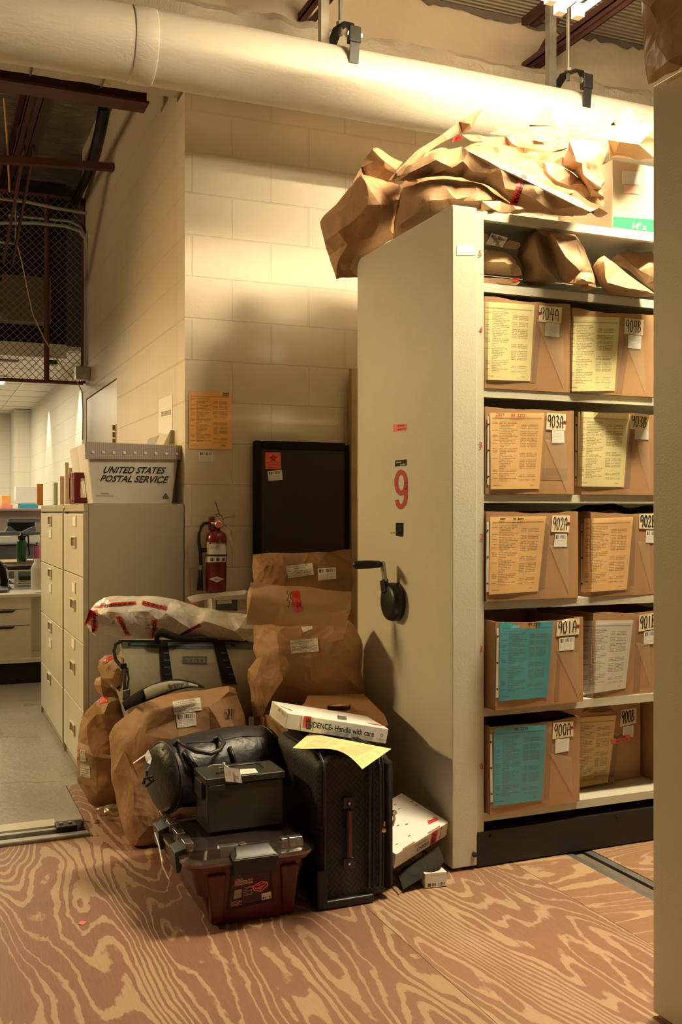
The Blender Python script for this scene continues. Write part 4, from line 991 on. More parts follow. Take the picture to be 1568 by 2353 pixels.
rt, roll = pilebag('long rolled paper bag wrapped with pink evidence tape', [(1040, 338), (1060, 333), (1110, 355), (1191, 391), (1260, 424), (1326, 456), (1375, 480), (1401, 489), (1398, 517), (1357, 511), (1289, 502), (1235, 488), (1182, 471), (1140, 440), (1109, 422), (1060, 412), (1020, 404), (980, 408), (950, 415), (915, 418), (910, 405), (935, 378), (990, 350)], [3.85, 3.85, 3.8, 3.75, 3.72, 3.68, 3.66, 3.64, 3.62, 3.62, 3.65, 3.68, 3.7, 3.75, 3.8, 3.85, 3.9, 3.95, 4.0, 4.05, 4.05, 4.0, 3.92], .13, 35, s=36, R=45, zmin=TP, ridges=[[(1075, 345, .03), (1150, 385, .04), (1240, 430, .04), (1330, 475, .03)], [(1000, 365, .03), (1040, 385, .02)], [(945, 395, .04), (985, 375, .01)]])
decal('evidence_tape', roll, [(1172, 469), (1187, 473), (1213, 404), (1199, 398)], 'red_tape', rt, 4, 10, .004)['label'] = 'pink evidence tape round the roll'
lettering(roll, 'EVIDEN', [(1188, 470), (1210, 412), (1202, 408), (1180, 466)], 'black_ink', rt, .03, off=.007)
rt, b_ = pilebag('dark creased bag neck crushed left of the rolled bag', z2([(690, 780), (760, 700), (900, 600), (1050, 520), (1180, 470), (1240, 480), (1250, 560), (1180, 640), (1050, 680), (960, 800), (880, 790), (830, 760)]), 4.05, .08, 36, mat='kraft', s=20, amp=.02, R=25)
rt, b_ = pilebag('stiff folded paper bag whose corner spikes up against the pipe', z2([(700, 775), (800, 660), (940, 510), (1040, 445), (1150, 380), (1250, 310), (1345, 235), (1460, 160), (1575, 98), (1550, 160), (1490, 260), (1470, 300), (1400, 330), (1300, 380), (1180, 440), (1000, 560), (860, 690)]), 4.15, .04, 37, s=40, amp=.006, R=14, ridges=[[(1108, 250, .01), (1080, 285, .04), (1045, 325, .02)]])
decal('evidence_tape', bpy.data.objects[b_.name], [(1040, 326), (1062, 320), (1060, 311), (1042, 315)], 'red_tape', rt, 3, 3, .012)
for i_, (lb, pl, Z_, th_) in enumerate([
    ('topmost folded layer of the fanned paper bags on the shelving', [(340, 282), (430, 236), (520, 240), (620, 232), (760, 222), (900, 208), (1100, 205), (1095, 214), (1000, 226), (880, 245), (700, 268), (640, 262), (560, 262), (480, 300)], 3.98, .03),
    ('second layer of the fanned paper bags, a dark gap above it', [(470, 300), (560, 262), (620, 238), (680, 290), (800, 300), (900, 280), (1060, 225), (1086, 240), (960, 300), (760, 325), (720, 330), (600, 350)], 3.93, .04),
    ('third layer of the fanned paper bags with a pointed right end', [(480, 305), (620, 340), (740, 320), (860, 325), (1000, 262), (1086, 268), (960, 320), (850, 365), (760, 375), (620, 360)], 3.88, .04),
    ('long fanned paper bag sweeping from the pink tape knot to the right', [(130, 290), (260, 285), (330, 300), (470, 302), (600, 345), (720, 380), (850, 370), (940, 325), (1000, 330), (930, 390), (820, 420), (700, 405), (560, 385), (420, 370), (300, 345), (200, 340)], 3.84, .07),
    ('broad paper bag with an open dark fold in the middle of the pile', [(690, 450), (740, 420), (900, 380), (950, 330), (940, 400), (900, 460), (840, 500), (780, 500), (720, 480)], 3.84, .06),
    ('rippled paper bag draped just above the rolled bag', [(240, 366), (290, 365), (400, 382), (560, 420), (690, 452), (760, 500), (820, 505), (960, 560), (1060, 640), (1130, 720), (1200, 822), (1170, 825), (1070, 785), (980, 712), (920, 705), (840, 680), (760, 600), (740, 560), (680, 480), (560, 470), (420, 440), (310, 400)], 3.76, .06)]):
    pilebag(lb, z3(pl), Z_, th_, 40+i_, s=24, amp=.010, R=20, clamp=topclamp)
pilebag('bright crumpled paper bag in front of the carton on the shelving top', z3([(950, 326), (1040, 322), (1150, 328), (1240, 328), (1238, 420), (1225, 480), (1195, 560), (1215, 640), (1192, 700), (1215, 760), (1205, 832), (1165, 826), (1090, 780), (1045, 690), (970, 580), (880, 530), (820, 500), (880, 450), (930, 390)]), 3.78, .12, 50, s=30, R=50, clamp=topclamp, ridges=[[(1310, 330, .05), (1325, 370, .02)], [(1340, 400, .04), (1380, 430, .03)]])
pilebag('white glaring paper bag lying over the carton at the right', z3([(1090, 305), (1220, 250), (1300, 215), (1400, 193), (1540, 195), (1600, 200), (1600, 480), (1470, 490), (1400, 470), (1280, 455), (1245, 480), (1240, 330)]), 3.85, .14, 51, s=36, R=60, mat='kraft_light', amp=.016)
pilebag('pointed paper bag corner standing behind the glaring bag', z3([(1200, 262), (1240, 220), (1395, 64), (1415, 110), (1490, 190), (1540, 230), (1540, 470), (1250, 470)]), 4.15, .05, 52, s=60, R=40, amp=.002, crease=.002)
pilebag('small pointed paper bag corner standing behind the fanned bags', z3([(600, 250), (640, 215), (785, 68), (820, 120), (815, 150), (860, 215), (860, 470), (600, 470)]), 4.2, .05, 53, s=60, R=40, amp=.002, crease=.002)
pilebag('low paper bag filling the pile behind the rounded and rolled bags', [(880, 470), (905, 430), (950, 395), (1000, 360), (1100, 325), (1250, 325), (1400, 400), (1400, 480), (1200, 490), (1050, 500), (940, 540), (890, 560)], [4.40, 4.32, 4.32, 4.3, 4.3, 4.3, 4.25, 4.25, 4.3, 4.3, 4.35, 4.4], .17, 54, s=50, R=50, clamp=topclamp, mat='kraft', ymax=YB+.02)
# green banded carton
gx0 = onY(1408, 520, 3.16).x; gx1 = gx0+.42
gc = thing('carton', 'tan moving carton with a green band at the right end of the top', 'carton', (gx0, 3.16, TP))
zt_ = onY(1412, 367, 3.16).z
gb = MB().box((gx0, 3.16, TP), (gx1, 3.52, zt_)).build('carton_body', 'green_carton', gc, bevel=.003)
decal('green_band', gb, [(1409, 521), (1560, 540), (1560, 508), (1410, 497)], 'green_band', gc, 2, 2, .001)
lettering(gb, '14" x', [(1454, 525), (1487, 529), (1487, 513), (1456, 510)], 'manila', gc, .03)
decal('label', gb, [(1430, 422), (1471, 424), (1473, 394), (1430, 391)], 'white_paper', gc, 2, 2, .002)
decal('label', gb, [(1434, 443), (1473, 446), (1473, 428), (1434, 425)], 'pale_pink', gc, 2, 2, .002)
# bag over the near unit
nb = thing('kraft_bag', 'brown paper bag draped over the top of the near shelving at upper right', 'paper bag', (1.75, 1.95, 2.35))
crumple('bag_body', [(1466, -60), (1470, 0), (1477, 60), (1479, 110), (1484, 160), (1487, 201), (1510, 190), (1540, 172), (1568, 157), (1640, 120), (1700, -60)], [2.52, 2.52, 2.52, 2.52, 2.52, 2.50, 2.46, 2.40, 2.34, 2.3, 2.4], .05, 'kraft', nb, 61, 46, .012, 60, back=1.6, ridges=[[(1500, 165, .005), (1535, 140, .014), (1568, 120, .01)]])

# ================================================================ FILING CABINETS AND WHAT STANDS ON THEM
def cabinet(label, y0, y1, splits, hpx, hys, lys, styl):
    x0 = .70; t = thing('filing_cabinet', label, 'cabinet', (.94, (y0+y1)/2, 0), 'filing cabinets along the block wall')
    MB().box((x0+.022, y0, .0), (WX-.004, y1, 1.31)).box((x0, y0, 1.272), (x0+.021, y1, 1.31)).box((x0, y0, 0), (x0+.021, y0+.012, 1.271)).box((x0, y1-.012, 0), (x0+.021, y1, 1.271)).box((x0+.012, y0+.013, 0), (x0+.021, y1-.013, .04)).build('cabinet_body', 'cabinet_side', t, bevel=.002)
    zs = [1.264]+splits+[.045]
    for i in range(4):
        d = box('drawer', (x0-.002, y0+.016, zs[i+1]+.003), (x0+.018, y1-.016, zs[i]-.003), 'cabinet_paint', t, bevel=.002)
        hp = onX(hpx[i], hys[i], x0-.002); hw, hh = .075, .028
        fr = MB()
        for (a, b2) in (((-hw, -hh), (hw, -hh+.007)), ((-hw, hh-.007), (hw, hh)), ((-hw, -hh+.007), (-hw+.008, hh-.007)), ((hw-.008, -hh+.007), (hw, hh-.007))):
            fr.box((x0-.010, hp.y+a[0], hp.z+a[1]), (x0-.0025, hp.y+b2[0], hp.z+b2[1]))
        fr.build('handle', 'cabinet_paint', d, bevel=.001)
        MB().quad((x0-.0032, hp.y-hw+.008, hp.z-hh+.007), (x0-.0032, hp.y+hw-.008, hp.z-hh+.007), (x0-.0032, hp.y+hw-.008, hp.z+hh-.007), (x0-.0032, hp.y-hw+.008, hp.z+hh-.007)).build('recess_shade', 'shade_and_chip_brown', d)  # flat dark quad painting the shade inside the handle frame
        if lys[i]:
            lp_ = onX(hpx[i]+styl, lys[i], x0-.002)
            MB().box((x0-.005, lp_.y-.062, lp_.z-.028), (x0-.0025, lp_.y+.062, lp_.z+.028)).build('label_holder', 'cabinet_paint', d)
            MB().box((x0-.0062, lp_.y-.045, lp_.z-.022), (x0-.0052, lp_.y+.045, lp_.z+.022)).build('label', 'white_card', d)
    k = onX(hpx[0]-18 if styl else hpx[0], 1168, x0)
    if styl: MB().lathe([(.011, 0), (.011, .004), (.008, .006)], (x0, y1-.04, 1.29), (-1, 0, 0), 16).build('lock', 'chrome', t)
    return t
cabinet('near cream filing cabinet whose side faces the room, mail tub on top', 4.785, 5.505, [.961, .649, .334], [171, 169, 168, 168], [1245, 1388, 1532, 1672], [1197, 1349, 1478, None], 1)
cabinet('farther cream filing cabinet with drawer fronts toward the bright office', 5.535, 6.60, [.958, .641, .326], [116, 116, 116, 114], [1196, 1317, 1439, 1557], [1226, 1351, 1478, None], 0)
CT_ = 1.312
def ringloft(rings, n=6, closed_top=True, closed_bot=True):
    """rings: (x0,x1,y0,y1,z,r)"""
    mb = MB(); k = 4*(n+1)
    for (x0, x1, y0, y1, z, r) in rings:
        for ci, (cx, cy, a0) in enumerate(((x1-r, y1-r, 0), (x0+r, y1-r, PI/2), (x0+r, y0+r, PI), (x1-r, y0+r, 1.5*PI))):
            for j in range(n+1):
                a = a0+PI/2*j/n; mb.V.append(Vector((cx+r*math.cos(a), cy+r*math.sin(a), z)))
    for i in range(len(rings)-1):
        for j in range(k): j2 = (j+1) % k; mb.F.append((i*k+j, i*k+j2, (i+1)*k+j2, (i+1)*k+j))
    if closed_bot: mb.F.append(tuple(range(k))[::-1])
    if closed_top: mb.F.append(tuple((len(rings)-1)*k+j for j in range(k)))
    return mb
# corrugated plastic mail tub
def corr():
    m, t, b = nt('tub_plastic'); c = t.nodes.new('ShaderNodeNewGeometry'); s = t.nodes.new('ShaderNodeSeparateXYZ'); L(t, c.outputs['Position'], s.inputs[0])
    w_ = math_(t, 'PINGPONG', math_(t, 'MULTIPLY', math_(t, 'ADD', s.outputs[0], s.outputs[1]), 160.0), .5)
    b.inputs['Base Color'].default_value = (.70, .68, .62, 1); b.inputs['Roughness'].default_value = .35; bump(t, b, w_, .0012, .6); M['tub_plastic'] = m
    m, t, b = nt('tub_rim'); c = t.nodes.new('ShaderNodeNewGeometry'); s = t.nodes.new('ShaderNodeSeparateXYZ'); L(t, c.outputs['Position'], s.inputs[0])
    w_ = math_(t, 'PINGPONG', math_(t, 'MULTIPLY', s.outputs[0], 110.0), .5)
    L(t, mixc(t, ramp(t, w_, .1, .4), (.33, .30, .27), (.50, .47, .43)), b.inputs['Base Color']); b.inputs['Roughness'].default_value = .3; M['tub_rim'] = m
corr()
ty = 4.86
def ux(px_): return onY(px_, 1100, ty).x
tub = thing('mail_tub', 'white corrugated mail tub lettered UNITED STATES POSTAL SERVICE on the filing cabinet', 'mail tub', ((ux(205)+ux(410))/2, ty+.14, CT_))
tx0, tx1, bx0, bx1 = ux(197), ux(414), ux(213), ux(398)
zt_ = onY(300, 1020, ty).z
tb = ringloft([(bx0, bx1, ty+.012, ty+.27, CT_, .012), (tx0, tx1, ty-.004, ty+.30, zt_, .012), (tx0+.006, tx1-.006, ty+.002, ty+.294, zt_, .01), (bx0+.006, bx1-.006, ty+.018, ty+.264, CT_+.01, .01)], 3, True, False).build('tub_body', 'tub_plastic', tub, sharp=.5)
rim = MB().hexa([(tx0-.004, ty-.016, zt_-.078), (tx1+.004, ty-.016, zt_-.072), (tx1+.004, ty-.0075, zt_-.072), (tx0-.004, ty-.0075, zt_-.078), (tx0-.008, ty-.020, zt_+.004), (tx1+.010, ty-.020, zt_-.002), (tx1+.010, ty-.0075, zt_), (tx0-.008, ty-.0075, zt_+.006)]).build('rim', 'tub_rim', tub, bevel=.002)
for i in range(9):
    c_ = onY(213+i*24.2, 1038.5+i*.5, ty-.019); MB().lathe([(.0075, 0), (.006, .003), (0, .004)], c_, (0, -1, 0), 12).build('rivet', 'white_plastic', tub)
lettering(tb, 'UNITED STATES', [(237, 1086.5), (379, 1088.5), (382, 1073), (241, 1071)], 'black_ink', tub, .022, .25)
lettering(tb, 'POSTAL SERVICE', [(229.5, 1106), (386, 1110), (389, 1094), (233, 1091)], 'black_ink', tub, .022, .25)
lettering(tb, 'WARNING', rect(231, 1132, 251, 1135), 'black_ink', tub, .01)
lettering(tb, 'Maximum penalty for theft or misuse', rect(220, 1136.2, 262, 1138.6), 'grey_ink', tub, .0)
lettering(tb, 'of postal property: $1000 fine', rect(221, 1139, 262, 1141.2), 'grey_ink', tub, .0)
strokes(tb, '', rect(374, 1133, 388, 1145), 'black_ink', tub, 1.5, .003, 'recycling_triangle', [[(.05, .05), (.5, .95), (.95, .05), (.05, .05)], [(.4, .45), (.6, .45), (.5, .2), (.6, .2)]])
wb = thing('carton', 'small white box with grey side leaning in the mail tub', 'box', (1.08, 5.05, 1.5))
MB().hexa([onY(371, 1030, 5.0), onY(404, 1030, 5.0), onY(404, 1030, 5.14)+Vector((0, 0, .0)), onY(371, 1030, 5.14), onY(392, 987, 5.0), onY(415, 990, 5.0), onY(415, 990, 5.14), onY(392, 987, 5.14)]).build('box_body', 'white_card', wb, bevel=.002)
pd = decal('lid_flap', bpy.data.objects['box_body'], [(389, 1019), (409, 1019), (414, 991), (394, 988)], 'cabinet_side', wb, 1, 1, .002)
pd['label'] = 'grey flap'
tag(MB().hexa([(.93, 4.98, 1.40), (1.0, 4.98, 1.40), (1.0, 4.984, 1.40), (.93, 4.984, 1.40), (1.045, 4.98, 1.635), (1.10, 4.98, 1.655), (1.10, 4.984, 1.655), (1.045, 4.984, 1.635)]).build('paper', 'white_paper'), 'white paper sheet sticking up out of the mail tub', 'paper')
tub2 = thing('mail_tub', 'second translucent mail tub just behind the lettered one', 'mail tub', (.86, 5.33, CT_))
ringloft([(.76, 1.12, 5.20, 5.46, CT_, .015), (.725, 1.15, 5.18, 5.48, 1.60, .015), (.731, 1.144, 5.186, 5.474, 1.60, .012), (.766, 1.114, 5.206, 5.454, CT_+.008, .012)], 3, True, False).build('tub_body', 'tub_plastic', tub2, sharp=.5)
cr = thing('crate', 'small maroon plastic crate with a square opening beside the mail tub', 'crate', (.77, 5.15, CT_))
ca_ = onX(164, 1150, .715); cy1 = 5.19
cm = MB(); y0, y1, x0, x1, z0, z1 = 4.93, 5.17, .715, .755, CT_, CT_+.150
def frame_y(mb, x, ya, yb, za, zb2, t, w_):   # frame lying in a plane facing -X
    mb.box((x, ya, za), (x+t, ya+w_, zb2)).box((x, yb-w_, za), (x+t, yb, zb2)).box((x, ya+w_, za), (x+t, yb-w_, za+w_)).box((x, ya+w_, zb2-w_), (x+t, yb-w_, zb2))
def frame_x(mb, y, xa, xb, za, zb2, t, w_):
    mb.box((xa, y, za), (xa+w_, y+t, zb2)).box((xb-w_, y, za), (xb, y+t, zb2)).box((xa+w_, y, za), (xb-w_, y+t, za+w_)).box((xa+w_, y, zb2-w_), (xb-w_, y+t, zb2))
qx0 = onY(172, 1130, 5.02).x; cr_b = MB(); frame_x(cr_b, 5.02, qx0, qx0+.125, CT_+.001, CT_+.152, .006, .028)
frame_y(cr_b, qx0-.001, 5.027, 5.24, CT_+.001, CT_+.152, .006, .022)
cr_b.box((qx0+.006, 5.03, CT_+.001), (qx0+.125, 5.24, CT_+.006))
for k in range(3): cr_b.box((qx0-.004, 5.03+k*.06, CT_+.001), (qx0-.002, 5.04+k*.06, CT_+.152))
cr_b.build('crate_body', 'maroon_crate', cr, bevel=.001)
tag(crumple('paper', [(180, 1128), (190, 1134), (203, 1138), (203, 1144), (184, 1144)], 5.0, .012, 'white_paper', None, 3, 12, .002, 8, zmin=CT_+.008), 'crumpled white paper inside the maroon crate', 'paper')
for lb, x0p, x1p, yt, m_, Y in (('pale green clear file standing on the farther cabinet', 123, 133, 1108, 'pale_green', 6.35), ('pink-edged clear file standing on the farther cabinet', 138, 148, 1094, 'pale_pink', 6.15), ('tall yellowish ruler-like file on the farther cabinet', 150, 158, 1062, 'manila', 6.0), ('red-rimmed folder standing right against the maroon crate', 159, 172, 1075, 'pale_pink', 5.85), ('orange board standing at the far end of the cabinet tops', 85, 99, 1111, 'orange_plastic', 6.55)):
    a = onY(x0p, 1150, Y); b2 = onY(x1p, 1150, Y); z1 = onY(x0p, yt, Y).z
    t = thing('file_folder', lb, 'folder', ((a.x+b2.x)/2, Y, CT_), 'files on the cabinet tops')
    MB().box((a.x, Y, CT_), (b2.x, Y+.012, z1)).build('folder_body', 'binder_white' if m_ != 'orange_plastic' else m_, t, bevel=.002)
    MB().box((a.x, Y-.003, CT_+.002), (a.x+.008, Y-.0005, z1)).box((b2.x-.008, Y-.003, CT_+.002), (b2.x, Y-.0005, z1)).box((a.x+.008, Y-.003, z1-.015), (b2.x-.008, Y-.0005, z1)).build('folder_edge', m_, t)
# things on the walls
def wallpaper(name, label, cat, surf, Q, mat, off=.003): 
    o = decal(name, surf, Q, mat, None, 4, 4, off); tag(o, label, cat); return o
sheetw = wallpaper('notice', 'orange printed list taped to the back wall with handwritten 2023', 'notice', wall_back, [(434, 1030), (532, 1032), (532, 902), (435, 900)], 'sheet_wall', .006)
strokes(wall_back, '2023', [(511, 909), (527, 909), (527, 902.5), (512, 902.5)], 'grey_ink', sheetw, 1.2, .008)
scribble(wall_back, [(508, 1026), (518, 1024), (518, 1019), (508, 1021)], 'grey_ink', sheetw, 3, 5, 1.0, 1, .008)
wallpaper('barcode_label', 'small white barcode label stuck below the orange list', 'label', wall_back, [(457, 1060), (491, 1060), (490, 1037), (457, 1037)], 'label_barcode', .004)
nt_ = wallpaper('notice', 'white paper sign on the left wall above the mail tub', 'notice', wall_left, [(364, 994), (396, 1000), (396, 906), (365, 918)], 'white_paper', .006)
lettering(wall_left, 'DISCREPANCIES', [(371, 957), (393, 952), (393, 941), (371, 946)], 'grey_ink', nt_, .0, off=.009)
# fire extinguisher
ex = Vector(onY(496, 1290, 4.695)); ex.z = onY(496, 1360, 4.695).z
fe_ = thing('fire_extinguisher', 'red fire extinguisher with black hose hung on the back wall', 'fire extinguisher', ex)
def E(px_, py_, Y=4.695): return onY(px_, py_, Y)
tilt = Vector((.012, 0, 1)).normalized(); R_ = .051; zb_ = 0; hs = E(0, 1222).z*0+(E(496, 1235).z-ex.z)
body = MB().lathe([(.035, 0), (R_-.003, .004), (R_, .012), (R_, hs-.01), (R_*.97, hs+.005), (R_*.85, hs+.02), (R_*.55, hs+.032), (.019, hs+.038), (.017, hs+.055)], ex, tilt, 36).build('cylinder', 'red_enamel', fe_, smooth=True)
decal('instruction_label', body, [(472, 1292), (519, 1291), (521, 1247), (475, 1245)], 'white_card', fe_, 12, 4, .002)
decal('yellow_strip', body, [(472, 1291), (477, 1291), (480, 1245), (475, 1245)], 'yellow_panel', fe_, 2, 4, .003)
decal('label_header', body, [(481, 1250), (520, 1250), (520, 1245.5), (481, 1245.5)], 'black_ink', fe_, 8, 1, .003)
lettering(body, 'INSTRUCTIONS', rect(485, 1246.3, 518, 1249.4), 'white_card', fe_, .01, off=.004)
scribble(body, rect(481, 1253, 505, 1262), 'grey_ink', fe_, 4, 12, .7, 3, .004)
for i, q in enumerate((487, 501, 514)): decal('pictogram', body, rect(q-3.5, 1281, q+3.5, 1289), 'grey_ink', fe_, 2, 2, .004)
db = decal('diamond_badge', body, [(481, 1330), (499, 1338), (515, 1330), (499, 1324)], 'white_card', fe_, 5, 5, .002)
lettering(body, 'AMEREX', rect(488, 1329, 510, 1332), 'black_ink', fe_, .01, off=.004)
MB().lathe([(R_+.0015, 0), (R_+.003, .001), (R_+.003, .008), (R_+.0015, .009)], ex+tilt*(E(496, 1277).z-ex.z), tilt, 36).build('strap', 'black_plastic', fe_, smooth=True)
MB().box((ex.x-.072, 4.68, E(0, 1272).z-.008), (ex.x-.045, 4.705, E(0, 1272).z+.014)).build('strap_clip', 'black_plastic', fe_, bevel=.003)
vt = E(499, 1206)
MB().box((E(481, 0).x, 4.685, E(0, 1222).z), (E(493, 0).x, 4.715, E(0, 1186).z)).build('valve_guard', 'red_enamel', fe_, bevel=.004)
MB().lathe([(.020, -.012), (.020, .016), (.014, .02)], E(503, 1205, 4.68), (0, -1, .2), 20).lathe([(.017, -.02), (.017, .03)], E(498, 1212), (0, 0, 1), 16).build('valve', 'galvanized', fe_, smooth=True)
MB().lathe([(.0145, 0), (.0145, .003), (0, .004)], E(503, 1205, 4.66), (0, -1, .2), 20).build('pressure_gauge', 'orange_sticker', fe_)
MB().bar(E(495, 1193, 4.68), E(541, 1184, 4.66), .018, .007).build('carry_handle', 'chrome', fe_, bevel=.002)
MB().bar(E(507, 1197, 4.68), E(544, 1224, 4.66), .018, .005).build('squeeze_lever', 'chrome', fe_, bevel=.002)
MB().tube([E(481, 1201), E(470, 1202), E(462, 1210), E(457, 1225), E(457, 1245), E(461, 1270), E(462, 1298)], .0085, 12).build('hose', 'black_plastic', fe_, smooth=True)
MB().lathe([(.012, 0), (.012, .02)], E(493, 1202), (-1, 0, 0), 16).build('hose_coupling', 'chrome', fe_)
MB().lathe([(.009, 0), (.009, .02)], E(461.5, 1308), (0, 0, 1), 14).build('hose_ferrule', 'chrome', fe_)
MB().lathe([(.016, 0), (.011, .098), (.006, .1)], E(459.5, 1356), (.02, 0, 1), 18).build('nozzle', 'black_plastic', fe_, smooth=True)
MB().tube([E(495, 1152), E(499, 1165), E(504, 1180), E(512, 1188), E(513, 1195)], .0018, 6).build('seal_wire', 'black_plastic', fe_)
MB().tube([E(494, 1183), E(500, 1180), E(507, 1183), E(502, 1187), E(495, 1185)], .0018, 6).build('pull_pin', 'black_plastic', fe_)
tg = [E(515, 1210, 4.67), E(526, 1213, 4.665), E(541, 1265, 4.67), E(534, 1262, 4.675)]
MB().quad(*tg).build('inspection_tag', 'manila', fe_)
# framed dark board on the wall and the wooden post
bd = thing('dark_board', 'large dark maroon board with black edge leaning on the back wall', 'board', (1.75, 4.74, 0))
def bp(px_, py_, Y=4.745): return onY(px_, py_, Y)
zt2 = bp(590, 1012).z; xl = bp(583, 1100).x; xr = bp(803, 1100).x
brd = box('board_face', (xl+.02, 4.735, .02), (xr-.02, 4.75, zt2-.02), 'black_screen', bd)
fr = MB()
fr.box((xl, 4.725, 0), (xl+.038, 4.765, zt2)).box((xr-.028, 4.725, 0), (xr, 4.765, zt2-.01)).box((xl+.038, 4.725, zt2-.042), (xr-.028, 4.765, zt2))
fr.build('board_frame', 'black_fabric', bd, bevel=.008)
decal('evidence_sticker', brd, [(610, 1077), (646, 1077), (645, 1039), (610, 1039)], 'orange_sticker', bd, 3, 3, .002)['label'] = 'orange-red evidence sticker'
strokes(brd, '', rect(621, 1044, 636, 1059), 'dark_red_ink', bd, 2.0, .004, 'star_emblem', [[(.5, 1), (.8, .0), (.0, .62), (1, .62), (.2, .0), (.5, 1)]])
for k in range(4): scribble(brd, rect(612+k, 1061+k*4, 643, 1064+k*4), 'dark_red_ink', bd, 10+k, 16, .8, 1, .004)
lettering(brd, 'EVIDENCE STICKER', rect(613, 1040.5, 643, 1043), 'dark_red_ink', bd, .01, off=.004) if False else None
decal('label', brd, [(617, 1105), (650, 1102), (648, 1079), (615, 1082)], 'label_barcode', bd, 3, 3, .002)
px0 = onY(803, 900, 4.70).x; px1 = onY(812, 900, 4.70).x; px2 = onY(822, 900, 4.70).x
wp = thing('wooden_board', 'tall narrow wooden board standing between the dark board and the shelving', 'board', ((px0+px2)/2, 4.7, 0))
box('board_body', (px0+.012, 4.70, 0), (px2+.05, 4.735, onY(812, 846, 4.70).z), 'wood', wp, bevel=.002)

# ================================================================ THE HEAP
# --- red storage tote with clear lid
hx0, hx1, hy0, hy1 = .735, 1.125, 2.925, 3.43
hk = thing('storage_tote', 'dark red plastic storage tote with a clear lid, front of the heap', 'storage box', ((hx0+hx1)/2, (hy0+hy1)/2, 0))
tote = ringloft([(hx0+.085, hx1-.035, hy0+.05, hy1-.05, .004, .035), (hx0+.055, hx1-.02, hy0+.032, hy1-.03, .10, .04), (hx0+.022, hx1-.006, hy0+.010, hy1-.01, .185, .05), (hx0+.0, hx1+.010, hy0-.004, hy1, .192, .055), (hx0-.004, hx1+.014, hy0-.006, hy1+.004, .205, .055), (hx0+.012, hx1-.002, hy0+.012, hy1-.012, .205, .045), (hx0+.04, hx1-.02, hy0+.035, hy1-.03, .10, .04)], 6, True, True).build('tote_body', 'red_plastic', hk, sharp=.6)
for s0, s1 in ((.0, .20), (.80, 1.0)):
    xa = hx0+.06+(hx1-hx0-.10)*s0; xb = hx0+.06+(hx1-hx0-.10)*s1
    MB().hexa([(xa+.02, hy0+.040, .012), (xb, hy0+.040, .012), (xb, hy0+.07, .012), (xa+.02, hy0+.07, .012), (xa, hy0+.0, .175), (xb, hy0+.0, .175), (xb, hy0+.03, .175), (xa, hy0+.03, .175)]).build('corner_rib', 'red_plastic', hk, bevel=.008, seg=3)
lid = ringloft([(hx0-.012, hx1+.022, hy0-.014, hy1+.010, .206, .06), (hx0-.012, hx1+.022, hy0-.014, hy1+.010, .216, .06), (hx0+.010, hx1+.0, hy0+.010, hy1-.012, .222, .05), (hx0+.022, hx1-.012, hy0+.022, hy1-.024, .246, .045), (hx0+.045, hx1-.035, hy0+.045, hy1-.045, .246, .035), (hx0+.055, hx1-.045, hy0+.055, hy1-.055, .238, .03)], 6, True, False).build('lid', 'clear_plastic', hk, sharp=.5)
for xa, xb in ((.835, .895), (.90, .922), (1.035, 1.055), (1.060, 1.105)):
    MB().hexa([(xa, hy0+.012, .2225), (xb, hy0+.012, .2225), (xb, hy0+.045, .2225), (xa, hy0+.045, .2225), (xa, hy0+.024, .2515), (xb, hy0+.024, .2515), (xb, hy0+.048, .2515), (xa, hy0+.048, .2515)]).build('lid_rib', 'rib_plastic', hk, bevel=.002)
for k in range(4):
    yy = hy0+.10+k*.105
    MB().box((hx0+.012, yy, .222), (hx0+.040, yy+.05, .250)).build('lid_rib', 'rib_plastic', hk, bevel=.003)
la, lb_ = onY(534, 1960, hy0-.02).x, onY(640, 1960, hy0-.02).x
MB().hexa([(la+.004, hy0-.022, .172), (lb_-.004, hy0-.022, .172), (lb_-.004, hy0-.008, .172), (la+.004, hy0-.008, .172), (la, hy0-.030, .222), (lb_, hy0-.030, .222), (lb_, hy0+.0, .232), (la, hy0+.0, .232)]).hexa([(la, hy0-.029, .2225), (lb_, hy0-.029, .2225), (lb_, hy0+.012, .2325), (la, hy0+.012, .2325), (la+.012, hy0-.020, .232), (lb_-.012, hy0-.020, .232), (lb_-.02, hy0+.018, .250), (la+.02, hy0+.018, .250)]).build('latch', 'black_plastic', hk, bevel=.003)
for yy in (hy0+.09, hy0+.32):
    MB().hexa([(hx0-.016, yy, .165), (hx0-.004, yy, .165), (hx0-.004, yy+.085, .165), (hx0-.016, yy+.085, .165), (hx0-.022, yy, .228), (hx0+.014, yy, .240), (hx0+.014, yy+.085, .240), (hx0-.022, yy+.085, .228)]).build('latch', 'black_plastic', hk, bevel=.003)
LQ = [(520, 2095), (630, 2068), (624, 1979), (533, 1993)]
lab = decal('product_label', [tote], LQ, 'label_maroon', hk, 10, 8, .003)
def LT(u0, v0, u1, v1):
    def T(u, v): return ((1-u)*(1-v)*LQ[0][0]+u*(1-v)*LQ[1][0]+u*v*LQ[2][0]+(1-u)*v*LQ[3][0], (1-u)*(1-v)*LQ[0][1]+u*(1-v)*LQ[1][1]+u*v*LQ[2][1]+(1-u)*v*LQ[3][1])
    return [T(u0, v0), T(u1, v0), T(u1, v1), T(u0, v1)]
decal('label_border', [tote], LT(.02, .02, .98, .06), 'black_plastic', hk, 4, 1, .0045); decal('label_border', [tote], LT(.02, .06, .06, .98), 'black_plastic', hk, 1, 4, .0045); decal('label_border', [tote], LT(.94, .06, .98, .98), 'black_plastic', hk, 1, 4, .0045)
lettering([tote], 'HUSKY', LT(.27, .78, .56, .90), 'manila', hk, .04, .12, off=.006)
